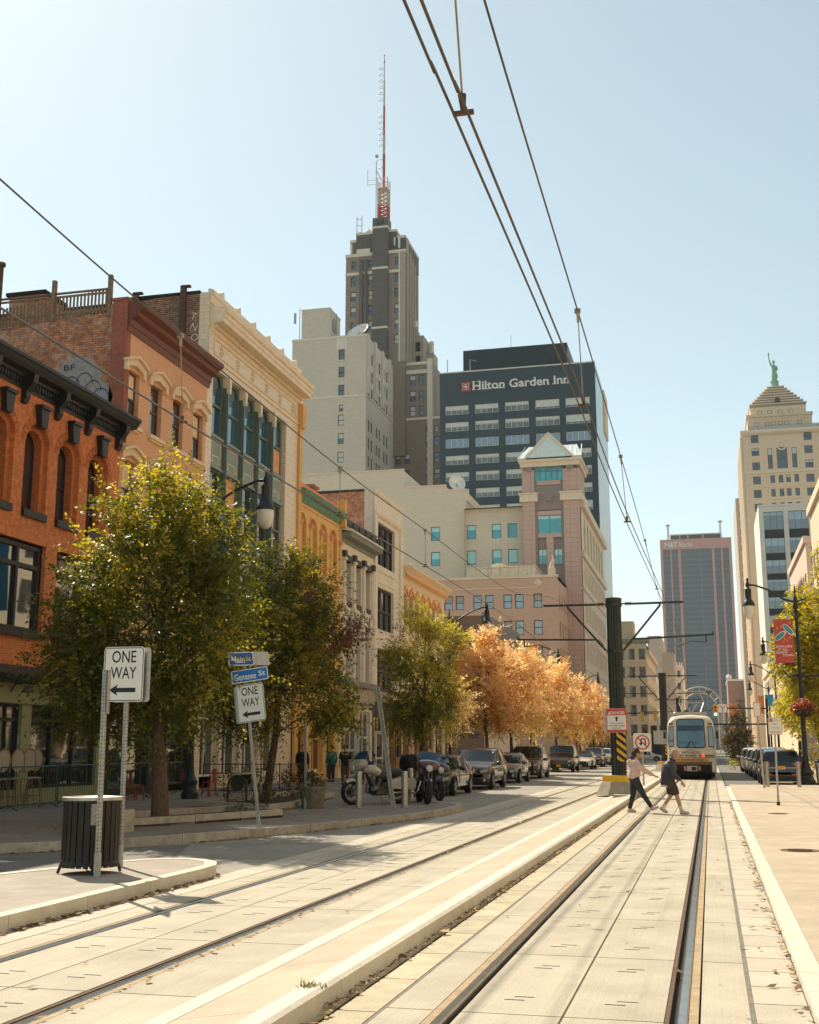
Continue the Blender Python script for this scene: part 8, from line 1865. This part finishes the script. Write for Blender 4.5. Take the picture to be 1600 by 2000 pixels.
cloth('hooded_top', m_pink, t, lambda b: [limb(b, [(-.04,0,.88),(-.03,0,.95),(0,0,1.08),(.02,0,1.26),(.03,0,1.38)], [.165,.17,.165,.16,.09], 14), limb(b, [(.02,-.12,1.34),(.10,-.19,1.23),(.25,-.20,1.12),(.47,-.175,.99)], [.085,.08,.072,.05]), limb(b, [(.02,.12,1.34),(-.07,.21,1.16),(-.07,.22,1.05),(.04,.24,.89)], [.085,.08,.07,.05]), limb(b, [(-.10,-.09,1.38),(-.15,0,1.32),(-.10,.09,1.38)], [.05,.075,.05]), limb(b, [(.04,-.08,1.42),(.06,0,1.40),(.04,.08,1.42)], [.035,.035,.035])], .012)
cloth('jeans', m_jean, t, lambda b: [limb(b, [(-.02,0,.98),(-.02,0,.86)], [.145,.155], 14), limb(b, [(-.02,.085,.90),(-.05,.09,.66),(-.07,.09,.46),(-.17,.088,.10)], [.118,.10,.078,.056]), limb(b, [(-.01,-.085,.90),(.10,-.09,.68),(.20,-.09,.48),(.40,-.088,.16)], [.118,.10,.078,.056])], .012)
for nm, P, Rr in (('shoe', [(-.24,.088,.05),(-.12,.088,.045),(-.0,.088,.035)], [.045,.048,.032]), ('shoe', [(.36,-.088,.09),(.47,-.088,.12),(.60,-.088,.165)], [.045,.05,.034])): cloth(nm, m_shoe, t, lambda b: limb(b, P, Rr), .01)
def fn(b):
    rd = random.Random(4); b.ball((.055,0,1.605), (.105,.10,.10), 12, 8); b.ball((.0,0,1.565), (.085,.10,.11), 12, 8)
    for k in range(40): v = Vector((rd.gauss(-.35,1), rd.gauss(0,1), rd.gauss(.35,1))).normalized(); b.ball((.045+v.x*.105, v.y*.095, 1.595+v.z*.105), rd.uniform(.018,.034), 7, 5)
cloth('hair', m_hairb, t, fn, .010, 1)
place(t, -2.02, 33.1, .004, R(4))
# --- man in a navy jacket and shorts
t = thing('person', 'stooping grey-haired person in a navy jacket, dark shorts and white socks', 'person', (0,0,0))
def fn(b):
    limb(b, [(-.03,0,.88),(-.01,0,1.05),(.03,0,1.26),(.08,0,1.38)], [.14,.14,.14,.09]); limb(b, [(.08,0,1.36),(.13,0,1.45),(.15,0,1.49)], [.06,.055,.055])
    head(b, (.17,0,1.555), (1,0,-.14), 1.04)
    limb(b, [(-.02,.09,.88),(.0,.10,.48),(-.22,.10,.17)], [.09,.062,.045]); limb(b, [(0,-.09,.88),(.16,-.10,.49),(.27,-.10,.10)], [.09,.062,.045])
    limb(b, [(.06,-.17,1.31),(.10,-.23,1.05),(.30,-.22,.86)], [.05,.042,.03]); hand(b, (.315,-.22,.845), (.45,0,-.85), (0,1,0), 1.05, .55)
    limb(b, [(.06,.17,1.31),(-.06,.24,1.06),(-.02,.25,.82)], [.05,.042,.03]); hand(b, (-.015,.25,.80), (.2,0,-1), (0,-1,0), 1.05, .55)
    limb(b, [(-.24,.10,.14),(-.14,.10,.05)], [.045,.04]); limb(b, [(.26,-.10,.07),(.38,-.10,.045)], [.045,.04])
cloth('body', m_skin, t, fn, .009, 2); eyes(t, (.17,0,1.555), (1,0,-.14), 1.04)
cloth('jacket', m_navyj, t, lambda b: [limb(b, [(-.07,0,.74),(-.06,0,.86),(-.04,0,1.05),(.02,0,1.24),(.07,0,1.38)], [.185,.19,.19,.18,.10], 14), limb(b, [(.05,-.14,1.34),(.07,-.22,1.2),(.10,-.24,1.04),(.28,-.225,.88)], [.10,.09,.078,.056]), limb(b, [(.05,.14,1.34),(-.02,.23,1.2),(-.05,.25,1.05),(-.02,.25,.85)], [.10,.09,.078,.056]), limb(b, [(.06,-.07,1.42),(.05,0,1.45),(.06,.07,1.42)], [.045,.05,.045]), limb(b, [(.13,-.06,1.40),(.15,0,1.36),(.13,.06,1.40)], [.035,.04,.035])], .012)
cloth('shirt_hem', m_shirt, t, lambda b: limb(b, [(-.11,.03,.80),(-.12,.03,.69)], [.14,.135], 12), .014)
cloth('shorts', m_olive, t, lambda b: [limb(b, [(-.03,0,.92),(-.03,0,.80)], [.15,.16], 12), limb(b, [(-.02,.09,.86),(-.01,.10,.66),(.0,.10,.50)], [.125,.115,.10]), limb(b, [(-.01,-.09,.86),(.09,-.10,.67),(.15,-.10,.50)], [.125,.115,.10])], .012)
for P, Rr in (([(-.15,.10,.25),(-.23,.10,.14)], [.052,.052]), ([(.235,-.10,.22),(.275,-.10,.08)], [.052,.052])): cloth('sock', m_sock, t, lambda b: limb(b, P, Rr), .01)
for P, Rr in (([(-.29,.10,.17),(-.20,.10,.085),(-.10,.10,.035)], [.05,.055,.038]), ([(.22,-.10,.055),(.33,-.10,.05),(.47,-.10,.038)], [.05,.055,.036])): cloth('shoe', m_shoe, t, lambda b: limb(b, P, Rr), .01)
cloth('hair', m_hairg, t, lambda b: [b.ball((.15,0,1.585), (.103,.084,.10), 12, 8), b.ball((.12,0,1.55), (.075,.085,.09), 12, 8)], .010, 2)
place(t, -1.08, 32.6, .004, R(-2))
# --- figures in the shade on the left
def figure(label, loc, rz, top, legs, hair, hl=.0, sit=False, shorts=False, sleeves=True, lean=0., vox=.016):
    t = thing('person', label, 'person', (0,0,0)); z = -.40 if sit else 0; kn = (.42,.50) if sit else (.03,.48); an = (.45,.08) if sit else (0,.08)
    H = .88+z if not sit else .50
    def S(p): return (p[0]+lean*(p[2]-H), p[1], p[2])
    def fn(b):
        limb(b, [(0,0,H),(0,0,H+.2),S((.01,0,H+.38)),S((.02,0,H+.52))], [.14,.13,.15,.08]); limb(b, [S((.02,0,H+.5)),S((.04,0,H+.62))], [.055,.05]); head(b, S((.05,0,H+.70)), (1,0,-.05))
        for e in (-1, 1):
            limb(b, [(0,e*.09,H),(kn[0],e*.10,kn[1]+(.02 if sit else 0)),(an[0],e*.10,an[1])], [.09,.06,.045]); limb(b, [(an[0]-.04,e*.10,.05),(an[0]+.16,e*.10,.04)], [.045,.035])
            if sit: A = [S((.02,e*.18,H+.46)),(.10,e*.24,H+.22),(.34,e*.20,H+.22)]; dd = (1,0,0)
            else: A = [S((.02,e*.18,H+.46)),(-.02,e*.23,H+.2),(.06,e*.25,H-.05)]; dd = (.15,0,-1)
            limb(b, A, [.05,.04,.028]); hand(b, A[-1], dd, (0,-e,0) if not sit else (0,0,-1), 1.1, .5)
    cloth('body', m_skin, t, fn, .012, 2); eyes(t, S((.05,0,H+.70)), (1,0,-.05))
    cloth('top', top, t, lambda b: [limb(b, [(0,0,H-.08),(0,0,H+.12),S((.01,0,H+.32)),S((.02,0,H+.52))], [.17,.165,.175,.09], 12)] + [limb(b, [S((.02,e*.14,H+.47)),S((.0,e*.20,H+.36)),(-.02,e*.235,H+.2)] + ([(.05,e*.25,H-.02)] if sleeves and not sit else [(.3,e*.21,H+.22)] if sleeves else []), [.09,.085,.07] + ([.055] if sleeves else [])) for e in (-1, 1)], vox)
    cloth('shorts' if shorts else 'trousers', legs, t, lambda b: [limb(b, [(0,0,H+.06),(0,0,H-.04)], [.15,.155], 12)] + [limb(b, [(0,e*.09,H),(kn[0],e*.10,kn[1])] + ([] if shorts else [(an[0],e*.10,.12)]), [.12,.09] + ([] if shorts else [.065])) for e in (-1, 1)], vox)
    for e in (-1, 1): cloth('shoe', m_black, t, lambda b: limb(b, [(an[0]-.06,e*.10,.05),(an[0]+.19,e*.10,.04)], [.05,.04]), .014)
    def hf(b):
        c = S((.03,0,H+.735)); b.ball(c, (.105,.092,.10), 12, 8)
        if hl: limb(b, [(c[0]-.03,0,c[2]),(c[0]-.08,0,c[2]-hl*.5),(c[0]-.09,0,c[2]-hl)], [.095,.10,.07])
    cloth('hair', hair, t, hf, .014, 2); place(t, *loc, rz); return t
m_tee = MAT('black_tee', (.012,.011,.011), .85, .2); m_teal = MAT('teal_shirt', (.02,.10,.12), .8, .15); m_bpant = MAT('brown_trousers', (.14,.07,.03), .8, .2); m_blk2 = MAT('black_coat', (.010,.010,.011), .8, .2); m_auburn = MAT('auburn_hair', (.12,.04,.018), .6, .25, 30); m_bluet = MAT('blue_top', (.03,.07,.16), .8, .15); m_greyt = MAT('grey_top', (.22,.20,.17), .8, .15)
figure('person in a black T-shirt and brown trousers standing with back turned near the cream motorcycle', (-15.3,49.6,.15), 2.2, m_tee, m_bpant, m_hairb, .12, sleeves=False)
figure('person in a teal top and dark trousers beyond the black T-shirt', (-17.2,53.6,.15), 2.4, m_teal, m_jean, m_hairb, .1)
figure('person all in black walking by the yellow shopfront', (-16.9,48.6,.15), -1.2, m_blk2, m_blk2, m_hairb)
figure('seated person with long auburn hair and blue top by the white shopfront', (-14.9,51.5,.15), -1.9, m_bluet, m_jean, m_auburn, .32, sit=True)
figure('bearded biker in black standing behind the maroon motorcycle', (-9.15,36.4,.12), -1.3, m_blk2, m_jean, m_auburn, lean=.12)
figure('second rider beside the black motorcycle, auburn haired in grey', (-9.4,40.2,.02), -1.4, m_greyt, m_jean, m_auburn, .15)
figure('person in black seated at the wooden pavement bar', (-15.1,59.5,.3), -1.2, m_tee, m_jean, m_hairb, .1, sit=True)
# ---------------------------------------------------------------- thin air between here and the far towers
b = MB(); b.box(-160, 120, -60, 960, -1.2, 185)
hz = b.out('haze', [], None); hz['kind'] = 'stuff'
hm = bpy.data.materials.new('haze_air'); hm.use_nodes = True; t_ = hm.node_tree; t_.nodes.remove(t_.nodes['Principled BSDF'])
pv = t_.nodes.new('ShaderNodeVolumePrincipled'); pv.inputs['Density'].default_value = .0001; pv.inputs['Color'].default_value = (.92, .96, 1, 1); pv.inputs['Anisotropy'].default_value = .3
t_.links.new(pv.outputs[0], t_.nodes['Material Output'].inputs['Volume']); hz.data.materials.append(hm)
